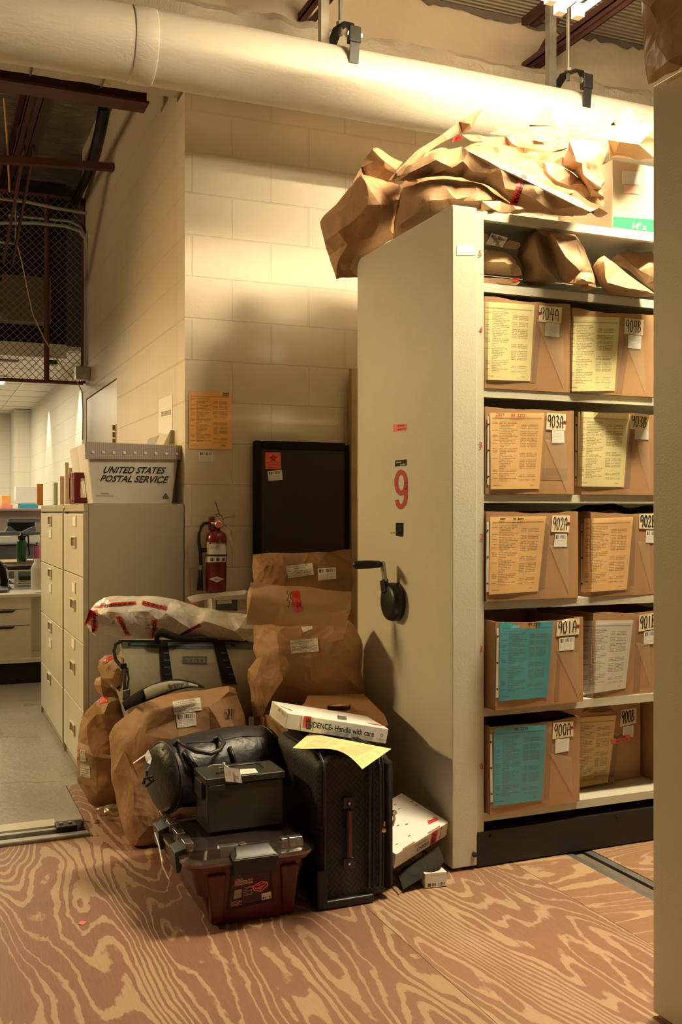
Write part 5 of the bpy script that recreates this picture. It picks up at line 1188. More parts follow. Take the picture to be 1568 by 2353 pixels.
strokes([tote], '', LT(.12, .77, .25, .90), 'manila', hk, 1.6, .006, 'dog_head_mark', [[(.0, .35), (.35, .45), (.55, .95), (.65, .6), (1, .75), (.75, .35), (.85, .05), (.5, .3), (.3, .25), (.0, .35)]])
lettering([tote], '12 GALLON', LT(.12, .67, .30, .71), 'pale_pink', hk, .02, off=.006); lettering([tote], 'PROFESSIONAL DUTY', LT(.12, .61, .55, .66), 'pale_pink', hk, .03, off=.006); lettering([tote], 'STORAGE CONTAINER', LT(.12, .55, .55, .60), 'pale_pink', hk, .03, off=.006)
decal('label_photo', [tote], LT(.13, .26, .30, .46), 'cooler_fabric', hk, 2, 2, .0055); decal('label_badge', [tote], LT(.68, .78, .90, .88), 'yellow_panel', hk, 2, 2, .0055)
for i in range(3): scribble([tote], LT(.34, .27+i*.08, .54, .33+i*.08), 'pale_pink', hk, i+40, 8, .7, 2, .006)
strokes([tote], '', LT(.52, .30, .90, .56), 'orange_sticker', hk, 2.4, .006, 'tote_picture', [[(.05, .55), (.5, .25), (.55, .0), (.15, .25), (.05, .55)], [(.5, .25), (.95, .75), (.6, .95), (.05, .6)], [(.55, .0), (.95, .45), (.95, .75)], [(.25, .35), (.7, .5)], [(.3, .6), (.8, .8)]])
decal('barcode', [tote], LT(.74, .07, .95, .24), 'barcode_end', hk, 3, 3, .0055)
for i in range(2): scribble([tote], LT(.08, .09+i*.06, .32, .14+i*.06), 'pale_pink', hk, i+50, 10, .7, 2, .006)
decal('white_label', [tote], [(371, 1958), (383, 1972), (382, 1944), (371, 1930)], 'white_card', hk, 2, 2, .004)
MB().tube([cam(356, 1913, 3.28), cam(366, 1945, 3.2), cam(374, 1990, 3.12), cam(388, 2020, 3.05)], .0022, 6).build('zip_tie', 'white_plastic', hk)
MB().tube([cam(369, 1894, 3.36), cam(378, 1882, 3.36), cam(385, 1878, 3.37), cam(382, 1890, 3.33), cam(372, 1899, 3.33)], .002, 6).build('zip_tie', 'white_plastic', hk)
tag(crumple('kraft_bag', [(515, 1952), (545, 1935), (590, 1922), (640, 1928), (665, 1945), (640, 1965), (560, 1980), (520, 1972)], 3.10, .03, 'kraft', None, 71, 22, .008, 20, zmin=.13, clamp=lambda c: (setattr(c, 'z', min(c.z, .234)), setattr(c, 'y', max(c.y, hy0+.03)))), 'brown paper bag seen through the clear lid of the red tote', 'paper bag')
# --- olive ammunition can
ac = thing('ammo_can', 'olive green metal ammunition can standing on the red tote', 'metal box', (.96, 3.17, .252))
AZ = .250; ax0, ax1, ay0, ay1 = .836, 1.092, 3.092, 3.240
MB().box((ax0, ay0, AZ), (ax1, ay1, AZ+.150)).build('can_body', 'olive_paint', ac, bevel=.005, seg=3)
cl = MB().box((ax0-.006, ay0-.006, AZ+.151), (ax1+.006, ay1+.006, AZ+.174)).build('can_lid', 'olive_paint', ac, bevel=.004, seg=3)
MB().box((ax0+.004, ay0-.009, AZ+.135), (ax0+.055, ay0-.0005, AZ+.152)).build('lid_tab', 'olive_paint', ac, bevel=.002)
MB().box((ax0-.012, ay0+.03, AZ+.10), (ax0-.0005, ay1-.03, AZ+.155)).build('lid_latch', 'olive_paint', ac, bevel=.002)
hz_ = AZ+.175
MB().tube([(ax0+.055, ay0+.06, hz_), (ax0+.06, ay0+.075, hz_+.008), (ax0+.10, ay0+.085, hz_+.010), (ax1-.07, ay0+.085, hz_+.010), (ax1-.055, ay0+.075, hz_+.008), (ax1-.05, ay0+.06, hz_)], .003, 8).tube([(ax0+.04, ay0+.045, hz_+.002), (ax0+.075, ay0+.04, hz_+.006), (ax0+.105, ay0+.06, hz_+.004)], .003, 8).build('lid_handle', 'black_metal', ac)
decal('paper_label', cl, [(552, 1779), (594, 1775), (586, 1765), (552, 1767)], 'label_form', ac, 3, 3, .002)
hang = [(519, 1795), (557, 1799), (550, 1766), (514, 1762)]
MB().quad(*[onY(x, y, ay0-.010) for x, y in hang]).build('hanging_tag', 'white_card', ac)
decal('barcode', bpy.data.objects['hanging_tag'], [(541, 1792), (549, 1792), (546, 1768), (539, 1768)], 'barcode_end', ac, 2, 2, .002)
for k in range(3): scribble(bpy.data.objects['hanging_tag'], [(520+k*4, 1788), (522+k*4, 1788), (521+k*4, 1769), (519+k*4, 1769)], 'grey_ink', ac, 60+k, 2, .5, 1, .002)
MB().tube([onY(478, 1762, 3.14), onY(490, 1757, 3.13), onY(514, 1756, 3.11), onY(524, 1762, 3.09), onY(530, 1767, 3.083)], .0016, 6).lathe([(.0045, -.004), (.0045, .005)], onY(515, 1756, 3.11), (0, 0, 1), 8).build('zip_tie', 'white_plastic', ac)
# --- black leather duffle bag
du = thing('duffle_bag', 'black leather barrel duffle bag with rolled handles lying on the red tote', 'bag', (.95, 3.46, .252))
A = cam(362, 1796, 3.40); B = cam(622, 1760, 3.66); A.z = .365; B.z = .372
axd = (B-A).normalized(); side = axd.cross(Vector((0, 0, 1))).normalized(); upv = side.cross(axd).normalized()
mb = MB(); ns = 36; prof = [(0, -.012), (.35, -.012), (.7, -.008), (.92, .004), (1.0, .022), (1.02, .04), (.98, .055), (1.0, .10), (1.04, .2), (1.05, .30), (1.03, .38), (1.0, .44), (.98, .455), (1.0, .47), (.9, .49), (.6, .50), (0, .50)]
Ln = (B-A).length; sc_ = Ln/.49
for (rr, h) in prof:
    for k in range(ns):
        a = 2*PI*k/ns; rv = .122 if math.sin(a) < 0 else (.118+.02*math.sin(PI*h/.5))
        p_ = A+axd*h*sc_+side*math.cos(a)*.125*rr+upv*math.sin(a)*(rv*.95)*rr
        q_ = noise.noise(p_*9)*.012+noise.noise(p_*22)*.004
        p_ += (side*math.cos(a)+upv*math.sin(a))*q_*min(1, rr)
        p_.z = max(p_.z, .2515); mb.V.append(p_)
for i in range(len(prof)-1):
    for k in range(ns): k2 = (k+1) % ns; mb.F.append((i*ns+k, i*ns+k2, (i+1)*ns+k2, (i+1)*ns+k))
dbody = mb.build('bag_body', 'black_leather', du, sharp=1.2)
for h in (.030, .462):
    MB().tube([A+axd*h*sc_+side*math.cos(a)*.127+upv*math.sin(a)*.117 for a in [2*PI*k/40 for k in range(40)]], .004, 8, False, True).build('piping', 'black_leather', du, smooth=True)
MB().tube([onto(dbody, x, y, .003) for x, y in ((372, 1722), (430, 1706), (500, 1702), (560, 1690), (600, 1690))], .003, 6).build('zipper', 'black_metal', du)
def DH(label, P, rad): MB().tube([onto(dbody, x, y, o_) for x, y, o_ in P], rad, 10).build(label, 'black_leather', du, smooth=True)
DH('handle', [(401, 1712, .004), (410, 1702, .03), (425, 1712, .05), (450, 1726, .06), (485, 1731, .06), (505, 1723, .055), (515, 1706, .045), (505, 1693, .03), (492, 1699, .01)], .0075)
DH('handle', [(424, 1726, .008), (435, 1740, .010), (445, 1756, .010), (458, 1775, .006)], .009)
DH('handle', [(528, 1716, .008), (536, 1735, .009), (540, 1752, .008)], .007)
decal('handle_patch', dbody, [(420, 1734), (440, 1733), (438, 1722), (419, 1725)], 'black_leather', du, 3, 3, .006)
MB().tube([cam(345, 1760, 3.28), cam(338, 1772, 3.26), cam(338, 1785, 3.26), cam(345, 1792, 3.27)], .004, 8).tube([cam(330, 1800, 3.27), cam(333, 1788, 3.26), cam(352, 1784, 3.25), cam(356, 1790, 3.25), cam(335, 1806, 3.26)], .005, 8).build('strap_clip', 'black_metal', du)
MB().quad(cam(332, 1735, 3.26), cam(338, 1752, 3.26), cam(347, 1736, 3.27), cam(341, 1722, 3.27)).quad(cam(338, 1752, 3.255), cam(345, 1756, 3.26), cam(349, 1742, 3.27), cam(345, 1733, 3.265)).build('luggage_tag', 'white_card', du)
MB().bar(cam(306, 1754, 3.24), cam(334, 1734, 3.26), .006, .002).build('zip_tie', 'white_plastic', du)
# --- black suitcase
sc = thing('suitcase', 'black patterned soft suitcase with a dark red side handle standing upright', 'suitcase', (1.29, 3.2, 0))
sx0, sx1, sy0, sy1, sh = 1.165, 1.428, 2.975, 3.40, .487
def rr_section(x0, x1, z0, z1, r, n=8):
    P = []
    for cx, cz, a0 in ((x1-r, z1-r, 0), (x0+r, z1-r, PI/2), (x0+r, z0+r, PI), (x1-r, z0+r, 1.5*PI)):
        for j in range(n+1): a = a0+PI/2*j/n; P.append((cx+r*math.cos(a), cz+r*math.sin(a)))
    return P
mb = MB(); secs = [(sy0, .012, .05), (sy0+.006, .004, .055), (sy0+.018, 0, .055), (sy1-.018, 0, .055), (sy1, .014, .05)]
for yy, ins, r_c in secs:
    for (x, z) in rr_section(sx0+ins, sx1-ins, .012+ins, sh-ins, r_c): mb.V.append(Vector((x+(.006*math.sin(z*14) if x > sx1-.05 else 0), yy-.010*math.sin(PI*min(1, max(0, z/sh)))*(yy == sy0), z)))
k = len(mb.V)//len(secs)
for i in range(len(secs)-1):
    for j in range(k): j2 = (j+1) % k; mb.F.append((i*k+j, i*k+j2, (i+1)*k+j2, (i+1)*k+j))
mb.F.append(tuple(range(k))[::-1]); mb.F.append(tuple((len(secs)-1)*k+j for j in range(k)))
sbody = mb.build('case_body', 'suitcase_fabric', sc, sharp=.5)
for (xx, rr, m_) in ((sx0+.020, .005, 'black_leather'), (sx0+.176, .0045, 'black_leather'), (sx0+.191, .003, 'black_metal'), (sx0+.214, .0045, 'black_leather'), (sx0+.226, .003, 'black_metal')):
    # welts and zips run up the front, over the top
    P = [(xx, sy0-.006, .05)]+[(xx, sy0-.012-.002*math.sin(PI*t_), .05+t_*(sh-.10)) for t_ in [i/8 for i in range(9)]]+[(xx, sy0-.002, sh-.02), (xx, sy0+.03, sh+.001), (xx, sy1-.05, sh+.001)]
    MB().tube(P, rr, 8).build('piping' if m_ == 'black_leather' else 'zipper', m_, sc, smooth=True)
MB().box((sx0+.232, sy0-.012, .03), (sx1+.004, sy0+.10, sh-.03)).build('front_pocket', 'black_fabric', sc, bevel=.02, seg=4)
hz0, hz1 = onY(800, 1965, sy0).z, onY(800, 1855, sy0).z; hxm = onY(800, 1900, sy0-.01).x
MB().box((hxm-.011, sy0-.026, hz0), (hxm+.011, sy0-.014, hz1)).build('side_handle', 'black_leather', sc, bevel=.004)
MB().box((hxm-.005, sy0-.0285, hz0+.004), (hxm+.005, sy0-.0262, hz1-.004)).build('handle_insert', 'insert_red', sc)
for zz in (hz0-.02, hz1+.02):
    MB().box((hxm-.020, sy0-.019, zz-.018), (hxm+.020, sy0-.0125, zz+.018)).build('handle_mount', 'black_leather', sc, bevel=.004)
    MB().lathe([(.005, 0), (.0045, .003), (0, .004)], (hxm, sy0-.0195, zz), (0, -1, 0), 14).build('rivet', 'chrome', sc)
MB().tube([onY(884, 1888, sy0-.03), onY(883, 1898, sy0-.03)], .003, 6).lathe([(.0075, 0), (.0075, .003), (0, .005)], onY(882, 1907, sy0-.03), (0, -1, 0), 14).build('zip_pull', 'brass', sc)
MB().tube([cam(903, 1862, 3.22), cam(907, 1880, 3.22), cam(903, 1897, 3.22)], .004, 6).lathe([(.008, 0), (.008, .006)], cam(906, 1866, 3.215), (0, -1, 0), 10).build('zip_pull', 'chrome', sc)
MB().box((sx0-.008, sy0-.02, .004), (sx0+.03, sy0+.06, .13)).build('corner_guard', 'black_plastic', sc, bevel=.008, seg=3)
MB().box((sx0+.02, sy0-.02, .002), (sx1-.07, sy0+.06, .03)).build('skid', 'black_plastic', sc, bevel=.008, seg=3)
# --- evidence box on the suitcase
def cpt(px_, py_, Z): return Vector(((px_-CXP)/F*Z, (py_-HY)/F*Z, Z))
def cw(v): return cc(v.x, v.y, v.z)
def evbox(label, T0, v1, v2, th, name='evidence_box'):
    nrm = v1.cross(v2).normalized()
    if nrm.y < 0: nrm = -nrm
    # make edges square to each other
    v2p = (v2-v1*(v2.dot(v1)/v1.length_squared)).normalized()*v2.length
    root = thing(name, label, 'box', cw(T0+v1*.5+v2p*.5+nrm*th))
    V = [cw(T0+nrm*th), cw(T0+v1+nrm*th), cw(T0+v1+v2p+nrm*th), cw(T0+v2p+nrm*th), cw(T0), cw(T0+v1), cw(T0+v1+v2p), cw(T0+v2p)]
    bdy = MB().hexa(V).build('box_body', 'white_card', root, bevel=.0025)
    return root, bdy, v2p, nrm
T0 = Vector((-.180, .683, 3.40)); v1 = Vector((.347, .075, .10)); v2 = Vector((-.052, .009, .25))
e1, e1b, v2p, nr = evbox('white evidence box lettered Handle with care, lying on the suitcase', T0, v1, v2, .053)
FQ = [(658, 1674), (891, 1710), (894, 1674), (662, 1638)]
def FT(u0, v0, u1, v1_, Q=FQ):
    def T(u, v): return ((1-u)*(1-v)*Q[0][0]+u*(1-v)*Q[1][0]+u*v*Q[2][0]+(1-u)*v*Q[3][0], (1-u)*(1-v)*Q[0][1]+u*(1-v)*Q[1][1]+u*v*Q[2][1]+(1-u)*v*Q[3][1])
    return [T(u0, v0), T(u1, v0), T(u1, v1_), T(u0, v1_)]
decal('evidence_tape', e1b, FT(.165, .0, .235, 1), 'red_tape', e1, 3, 4, .002)['label'] = 'red evidence tape'
decal('red_line', e1b, FT(.135, .0, .141, 1), 'red_ink', e1, 1, 3, .002)
decal('evidence_tape', e1b, [(700, 1651), (714, 1653), (708, 1637), (697, 1635)], 'white_card', e1, 2, 2, .002) if False else None
lettering(e1b, 'E', [(715, 1676), (715, 1663), (704, 1662), (704, 1675)], 'black_ink', e1, .03); lettering(e1b, 'E', [(714, 1660), (714, 1650), (704, 1649), (704, 1659)], 'black_ink', e1, .03)
lettering(e1b, 'VIDENCE- Handle with care', FT(.205, .33, .86, .70), 'black_ink', e1, .018)
scribble(e1b, FT(.20, .1, .26, .95), 'grey_ink', e1, 5, 6, 1.0, 3)
lettering(e1b, 'For official use', FT(.885, .20, .985, .30), 'grey_ink', e1, 0); lettering(e1b, 'only', FT(.90, .12, .97, .18), 'grey_ink', e1, 0)
strokes(e1b, '', FT(.925, .42, .95, .60), 'black_ink', e1, .9, .003, 'round_mark', [[(.5+.5*math.cos(a), .5+.5*math.sin(a)) for a in [2*PI*i/10 for i in range(11)]], [(.3, .5), (.7, .5)]])
decal('barcode_label', e1b, [(634, 1650), (656, 1666), (660, 1642), (640, 1619)], 'label_barcode', e1, 3, 3, .002)
strokes(e1b, '', [(645, 1628), (672, 1634), (672, 1620), (645, 1618)], 'red_ink', e1, 1.5, .003, 'red_line', [[(0, .6), (1, .1)]])
strokes(e1b, '', [(848, 1664), (888, 1671), (880, 1660), (846, 1655)], 'red_ink', e1, 1.8, .003, 'red_line', [[(0, .3), (1, .3)]])
decal('printed_picture', e1b, [(776, 1652), (798, 1655), (796, 1646), (775, 1643)], 'grey_ink', e1, 2, 2, .002)
# --- yellow sheet draped over the suitcase
V = []; U = []; Fc = []; nx, ny = 16, 10
for j in range(ny+1):
    for i in range(nx+1):
        u, v = i/nx, j/ny
        x = (1-u)*(1-v)*673+u*(1-v)*833+u*v*900+(1-u)*v*712; y = (1-u)*(1-v)*1718+u*(1-v)*1767+u*v*1720+(1-u)*v*1684
        y -= 26*(1-v)**1.3*math.sin(PI*u**1.4)*(.9); x += 8*(1-v)*math.sin(PI*u)
        Z0 = (H-.505)*F/(y-HY); drop = max(0, (u-.35)/.65)
        Zf = min(Z0, 3.62); Zl = (3.45*v+3.16*(1-v)); Z_ = Zf*(1-drop)+min(Zf, Zl)*drop
        V.append(cam(x, y, Z_)); U.append((u, v))
for j in range(ny):
    for i in range(nx): a = j*(nx+1)+i; Fc.append((a, a+1, a+nx+2, a+nx+1))
tag(mk('paper_sheet', V, Fc, 'sheet_loose', None, uv=[(1-b_u, 1-b_v) for b_u, b_v in U], smooth=True), 'yellow printed sheet draped under the evidence box over the suitcase', 'paper')
# --- carton with hand hole behind the suitcase
cb_ = thing('carton', 'brown carton with an oval hand hole behind the suitcase', 'carton', (1.36, 3.65, 0))
cx0, cx1, cy0, cy1, cz = 1.24, 1.56, 3.46, 3.74, .475
MB().box((cx0, cy0, 0), (cx1, cy1, cz)).build('carton_body', 'carton_dark', cb_, bevel=.003)
P0 = cam(640, 1668, 3.66); P1 = cam(893, 1666, 3.70); P2 = cam(836, 1594, 3.98); P3 = cam(708, 1597, 3.98)
fl = MB(); nrm = (P1-P0).cross(P3-P0).normalized()*.006
n0 = len(fl.V)
# flap with an oval hole: outer quad ring and inner oval
hole_c = [(779+27*math.copysign(abs(math.cos(a))**.6, math.cos(a)), 1625+7.5*math.copysign(abs(math.sin(a))**.7, math.sin(a))) for a in [2*PI*i/24 for i in range(24)]]
from mathutils.geometry import intersect_line_plane
pn = (P1-P0).cross(P3-P0)
def onplane(px_, py_, P=P0, n_=pn): return intersect_line_plane(EYE, cam(px_, py_, 6.0), P, n_)
op = [(640, 1668), (893, 1666), (884, 1642), (836, 1594), (708, 1597), (700, 1615), (668, 1640)]
vv_ = [Vector(q) for q in op+hole_c]
ed = [(i, (i+1) % len(op)) for i in range(len(op))]+[(len(op)+i, len(op)+(i+1) % 24) for i in range(24)]
res = delaunay_2d_cdt(vv_, ed, [], 1, 1e-4)
for v in res[0]: fl.V.append(onplane(v.x, v.y))
nv = len(res[0])
for v in res[0]: fl.V.append(onplane(v.x, v.y)+nrm*-1)
cen = Vector((779, 1625))
for f in res[2]:
    c2 = sum((res[0][i] for i in f), Vector((0, 0)))/len(f)
    if inside((c2.x, c2.y), hole_c): continue
    fl.F.append(tuple(f)); fl.F.append(tuple(i+nv for i in f)[::-1])
fl.build('carton_flap', 'carton', cb_)
decal('folded_flap', bpy.data.objects['carton_flap'], [(754, 1622), (804, 1622), (802, 1617), (757, 1617)], 'kraft_light', cb_, 2, 1, .003)
# --- second evidence box leaning on the shelving, cartridge case, little white box
k_ = 1.057
P1_ = cpt(911, 1963, 3.15)*k_; P2_ = cpt(1032, 1888, 3.35)*k_; P3_ = cpt(938, 1815, 3.5)*k_
e2, e2b, v2q, n2 = evbox('white evidence box tilted against the shelving end beside the suitcase', P1_, P2_-P1_, P3_-P2_, .058)
def pj(v): return (CXP+F*v.x/v.z, HY+F*v.y/v.z)
Q2 = [pj(P1_+n2*.058), pj(P2_+n2*.058), pj(P2_), pj(P1_)]
decal('evidence_tape', e2b, FT(.68, .03, .80, .97, Q2), 'red_tape', e2, 3, 3, .002)['label'] = 'red evidence tape'
lettering(e2b, 'EV', FT(.71, .15, .77, .85, Q2)[1:]+FT(.71, .15, .77, .85, Q2)[:1], 'black_ink', e2, .03)
decal('red_line', e2b, FT(.86, .03, .872, .97, Q2), 'red_ink', e2, 1, 2, .002)
lettering(e2b, 'EVIDENCE', FT(.42, .22, .64, .48, Q2)[2:]+FT(.42, .22, .64, .48, Q2)[:2], 'black_ink', e2, .01)
scribble(e2b, FT(.36, .62, .62, .80, Q2), 'grey_ink', e2, 9, 20, .6, 2, .003)
decal('evidence_tape', e2b, [(986, 1894), (1009, 1883), (1003, 1877), (983, 1888)], 'red_tape', e2, 3, 2, .002)
scribble(e2b, [(984, 1890), (1006, 1880), (1000, 1873), (981, 1884)], 'black_ink', e2, 12, 10, 1.0, 1, .004)
for x, y in ((947, 1841), (915, 1896), (935, 1893), (941, 1920), (912, 1939), (918, 1858), (908, 1848), (958, 1850)):
    strokes(e2b, '', rect(x-2.5, y-1.5, x+2.5, y+1.5), 'grey_ink', e2, 1.6, .003, 'punch_mark', [[(0, .2), (1, .8)]])
for q in ([(926, 1951), (953, 1934)], [(984, 1914), (1011, 1898)]):
    strokes(e2b, '', [(q[0][0], q[0][1]), (q[1][0], q[1][1]), (q[1][0], q[1][1]-1), (q[0][0], q[0][1]-1)], 'carton_dark', e2, 2.6, .003, 'tab_slot', [[(0, 0), (1, 0)]])
sb = thing('small_box', 'little white carton with a barcode end on the plywood by the shelving', 'box', (1.5, 3.1, 0))
a = onZ(976.5, 2041, .001); b2 = onZ(1027, 2036, .001); dv = (b2-a); pv = Vector((-dv.y, dv.x, 0)).normalized()*.085
sbb = MB().hexa([a, b2, b2+pv, a+pv, a+Vector((0, 0, .050)), b2+Vector((0, 0, .050)), b2+pv+Vector((0, 0, .050)), a+pv+Vector((0, 0, .050))]).build('box_body', 'white_card', sb, bevel=.002)
decal('barcode', sbb, [(978, 2040), (1026, 2035), (1026, 2013), (978, 2018)], 'barcode_end', sb, 3, 3, .002)
lettering(sbb, 'Made in USA Cat No', [(1022, 2008), (990, 2011), (990, 2013.5), (1022, 2010.5)], 'grey_ink', sb, 0)
ct = thing('black_case', 'dark olive case with a round hole propped under the tilted evidence box', 'case', (1.45, 3.2, 0))
c0 = cpt(925, 2046, 3.33); c1 = cpt(1013, 1992, 3.40); c2_ = cpt(1000, 1955, 3.47); c3 = c0+(c2_-c1)
bk = Vector((.02, .0, .055))
ctb = MB().hexa([cw(c0), cw(c1), cw(c1+bk), cw(c0+bk), cw(c3), cw(c2_), cw(c2_+bk), cw(c3+bk)]).build('case_body', 'cartridge', ct, bevel=.003)
strokes(ctb, '', rect(942, 1989, 964, 2013), 'dark_gap', ct, 7, .003, 'round_hole', [[(.5+.28*math.cos(t_), .5+.28*math.sin(t_)) for t_ in [2*PI*i/12 for i in range(13)]], [(.4, .5), (.6, .5)]])
for x in (0.04, .10, .52, .66): strokes(ctb, '', [(925, 2046), (1013, 1992), (1000, 1955), (912, 2009)], 'dark_gap', ct, 1.6, .002, 'seam', [[(x, 0.02), (x, .98)]])
tag(MB().hexa([onZ(893, 2030, .001), onZ(917, 2057, .001), onZ(917, 2057, .001)+Vector((.03, .03, 0)), onZ(893, 2030, .001)+Vector((.03, .03, 0)), onZ(893, 2030, .001)+Vector((0, 0, .004)), onZ(917, 2057, .001)+Vector((0, 0, .004)), onZ(917, 2057, .001)+Vector((.03, .03, .004)), onZ(893, 2030, .001)+Vector((.03, .03, .004))]).build('cardboard_flap', 'carton_dark'), 'thin dark card lying on the floor beside the suitcase', 'card')

# --- paper bags in the heap
fb = thing('kraft_bag', 'tall brown paper bag at the back with two white labels', 'paper bag', (1.5, 4.3, 0))
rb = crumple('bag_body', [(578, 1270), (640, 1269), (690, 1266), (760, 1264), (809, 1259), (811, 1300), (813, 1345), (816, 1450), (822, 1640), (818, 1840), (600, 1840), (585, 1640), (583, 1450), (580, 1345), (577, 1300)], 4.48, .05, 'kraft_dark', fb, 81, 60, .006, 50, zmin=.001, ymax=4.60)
decal('form_label', rb, [(662, 1328), (722, 1320), (718, 1293), (657, 1300)], 'label_form', fb, 4, 4, .004); decal('barcode_label', rb, [(731, 1333), (773, 1330), (772, 1303), (730, 1306)], 'label_barcode', fb, 4, 4, .004)
lettering(rb, "Hernando County Sheriff's Office", [(666, 1303), (708, 1297), (708, 1300), (666, 1306)][::1] and [(666, 1305), (708, 1299), (708, 1296), (666, 1302)], 'black_ink', fb, .01, off=.007)
lettering(rb, 'Property & Evidence', [(675, 1308), (700, 1305), (700, 1302), (675, 1305)], 'black_ink', fb, .01, off=.007)
for k in range(4): scribble(rb, [(661, 1316+k*3.5), (716, 1309+k*3.5), (716, 1306+k*3.5), (661, 1313+k*3.5)], 'grey_ink', fb, 20+k, 18, .7, 1, .006)
fb2 = thing('kraft_bag', 'large bulging brown paper bag with a folded taped top', 'paper bag', (1.45, 4.0, .42))
bb = crumple('bag_body', [(578, 1425), (578, 1462), (577, 1485), (581, 1500), (587, 1513), (578, 1523), (568, 1536), (567, 1550), (572, 1582), (574, 1610), (581, 1652), (604, 1646), (650, 1640), (740, 1640), (836, 1640), (836, 1592), (836, 1546), (838, 1480), (828, 1459), (815, 1436), (805, 1420), (690, 1415)], 4.14, .14, 'kraft', fb2, 82, 52, .020, 75, zmin=.424, ridges=[[(600, 1508, .01), (640, 1505, .03), (700, 1512, .045), (760, 1510, .05), (800, 1492, .03)], [(585, 1560, .0), (650, 1562, .02), (740, 1560, .035), (815, 1572, .02)], [(636, 1450, .01), (640, 1485, .035), (650, 1506, .03)], [(752, 1475, .03), (790, 1468, .035), (812, 1480, .0)]])
decal('form_label', bb, [(670, 1501), (733, 1496), (730, 1466), (666, 1471)], 'label_form', fb2, 5, 5, .004)
lettering(bb, "Hernando County Sheriff's Office", [(677, 1477), (719, 1473), (719, 1470), (677, 1474)], 'black_ink', fb2, .01, off=.007)
lettering(bb, 'Property & Evidence', [(685, 1480.5), (711, 1478), (711, 1475), (685, 1477.5)], 'black_ink', fb2, .01, off=.007)
for k in range(4): scribble(bb, [(670, 1488+k*3.2), (730, 1484+k*3.2), (730, 1481+k*3.2), (670, 1485+k*3.2)], 'grey_ink', fb2, 30+k, 18, .7, 1, .006)
ff = crumple('folded_top', [(574, 1336), (620, 1340), (668, 1342), (740, 1349), (811, 1354), (809, 1393), (803, 1416), (798, 1439), (745, 1441), (693, 1440), (620, 1438), (562, 1436), (565, 1418), (568, 1373), (572, 1352)], 3.97, .018, 'kraft_light', fb2, 83, 52, .004, 14, ridges=[[(575, 1372, .012), (640, 1380, .014), (720, 1388, .013), (800, 1402, .012)], [(650, 1395, .016), (652, 1432, .004)], [(760, 1405, .016), (790, 1408, .006)]])
decal('clear_tape', ff, [(566, 1383), (806, 1410), (807, 1397), (567, 1371)], 'clear_tape', fb2, 12, 2, .003)
decal('evidence_tape', ff, [(677, 1410), (697, 1407), (689, 1357), (670, 1358)], 'red_tape', fb2, 3, 6, .005)['label'] = 'red evidence tape with signature'
lettering(ff, 'EVIDENCE', [(690, 1405), (683, 1360), (677, 1361), (683, 1406)], 'dark_red_ink', fb2, .01, off=.009)
scribble(ff, [(668, 1395), (664, 1357), (658, 1358), (660, 1396)], 'black_ink', fb2, 40, 9, 1.2, 1, .008); scribble(ff, [(700, 1402), (694, 1372), (684, 1374), (688, 1404)], 'black_ink', fb2, 41, 9, 1.2, 1, .009); scribble(ff, [(676, 1388), (672, 1360), (664, 1362), (668, 1390)], 'black_ink', fb2, 42, 7, 1.2, 1, .009)
decal('label', bb, [(697, 1453), (720, 1444), (718, 1438), (692, 1440)], 'white_card', fb2, 2, 2, .004)
hb_ = thing('carton', 'plain brown carton hidden under the bulging paper bag', 'carton', (1.45, 4.0, 0))
MB().box((1.30, 3.88, 0), (1.62, 4.06, .422)).build('carton_body', 'carton_dark', hb_, bevel=.003)
cbg = thing('kraft_bag', 'wide brown paper bag under the cooler strap with two stacked labels', 'paper bag', (.92, 3.75, 0))
cbb = crumple('bag_body', [(248, 1688), (260, 1661), (286, 1638), (315, 1618), (342, 1603), (395, 1590), (468, 1581), (527, 1571), (544, 1579), (550, 1594), (565, 1638), (572, 1682), (578, 1800), (560, 1930), (430, 1950), (350, 1950), (307, 1949), (286, 1917), (268, 1858), (251, 1770)], [3.92, 3.92, 3.9, 3.9, 3.9, 3.92, 3.95, 3.98, 4.0, 4.0, 4.0, 4.0, 3.98, 3.95, 3.85, 3.8, 3.8, 3.84, 3.88, 3.92], .11, 'kraft', cbg, 84, 56, .012, 70, zmin=.001, ymin=3.46, back=.9, ridges=[[(312, 1615, .01), (316, 1700, .02), (320, 1790, .02), (318, 1930, .01)], [(262, 1768, .02), (305, 1790, .03), (308, 1850, .03), (300, 1900, .01)], [(345, 1690, .03), (420, 1700, .035), (520, 1690, .03)]])
decal('form_label', cbb, [(401, 1642), (464, 1631), (460, 1602), (396, 1611)], 'label_form', cbg, 4, 4, .004); decal('barcode_label', cbb, [(408, 1673), (452, 1666), (450, 1636), (404, 1641)], 'label_barcode', cbg, 4, 4, .004)
lettering(cbb, "Hernando County Sheriff's Office", [(408, 1615), (449, 1609), (449, 1606), (408, 1612)], 'black_ink', cbg, .01, off=.007); lettering(cbb, 'Property & Evidence', [(415, 1618), (441, 1614), (441, 1611.5), (415, 1615.5)], 'black_ink', cbg, .01, off=.007)
for k in range(4): scribble(cbb, [(401, 1626+k*3.6), (460, 1617+k*3.6), (460, 1614+k*3.6), (401, 1623+k*3.6)], 'grey_ink', cbg, 50+k, 18, .7, 1, .006)
bcp = decal('printed_barcode', cbb, [(517, 1651), (542, 1651), (543, 1628), (517, 1629)], 'barcode_kraft', cbg, 3, 3, .003)
lbg = thing('kraft_bag', 'gathered brown paper bag standing at the left edge of the heap', 'paper bag', (.72, 4.05, 0))
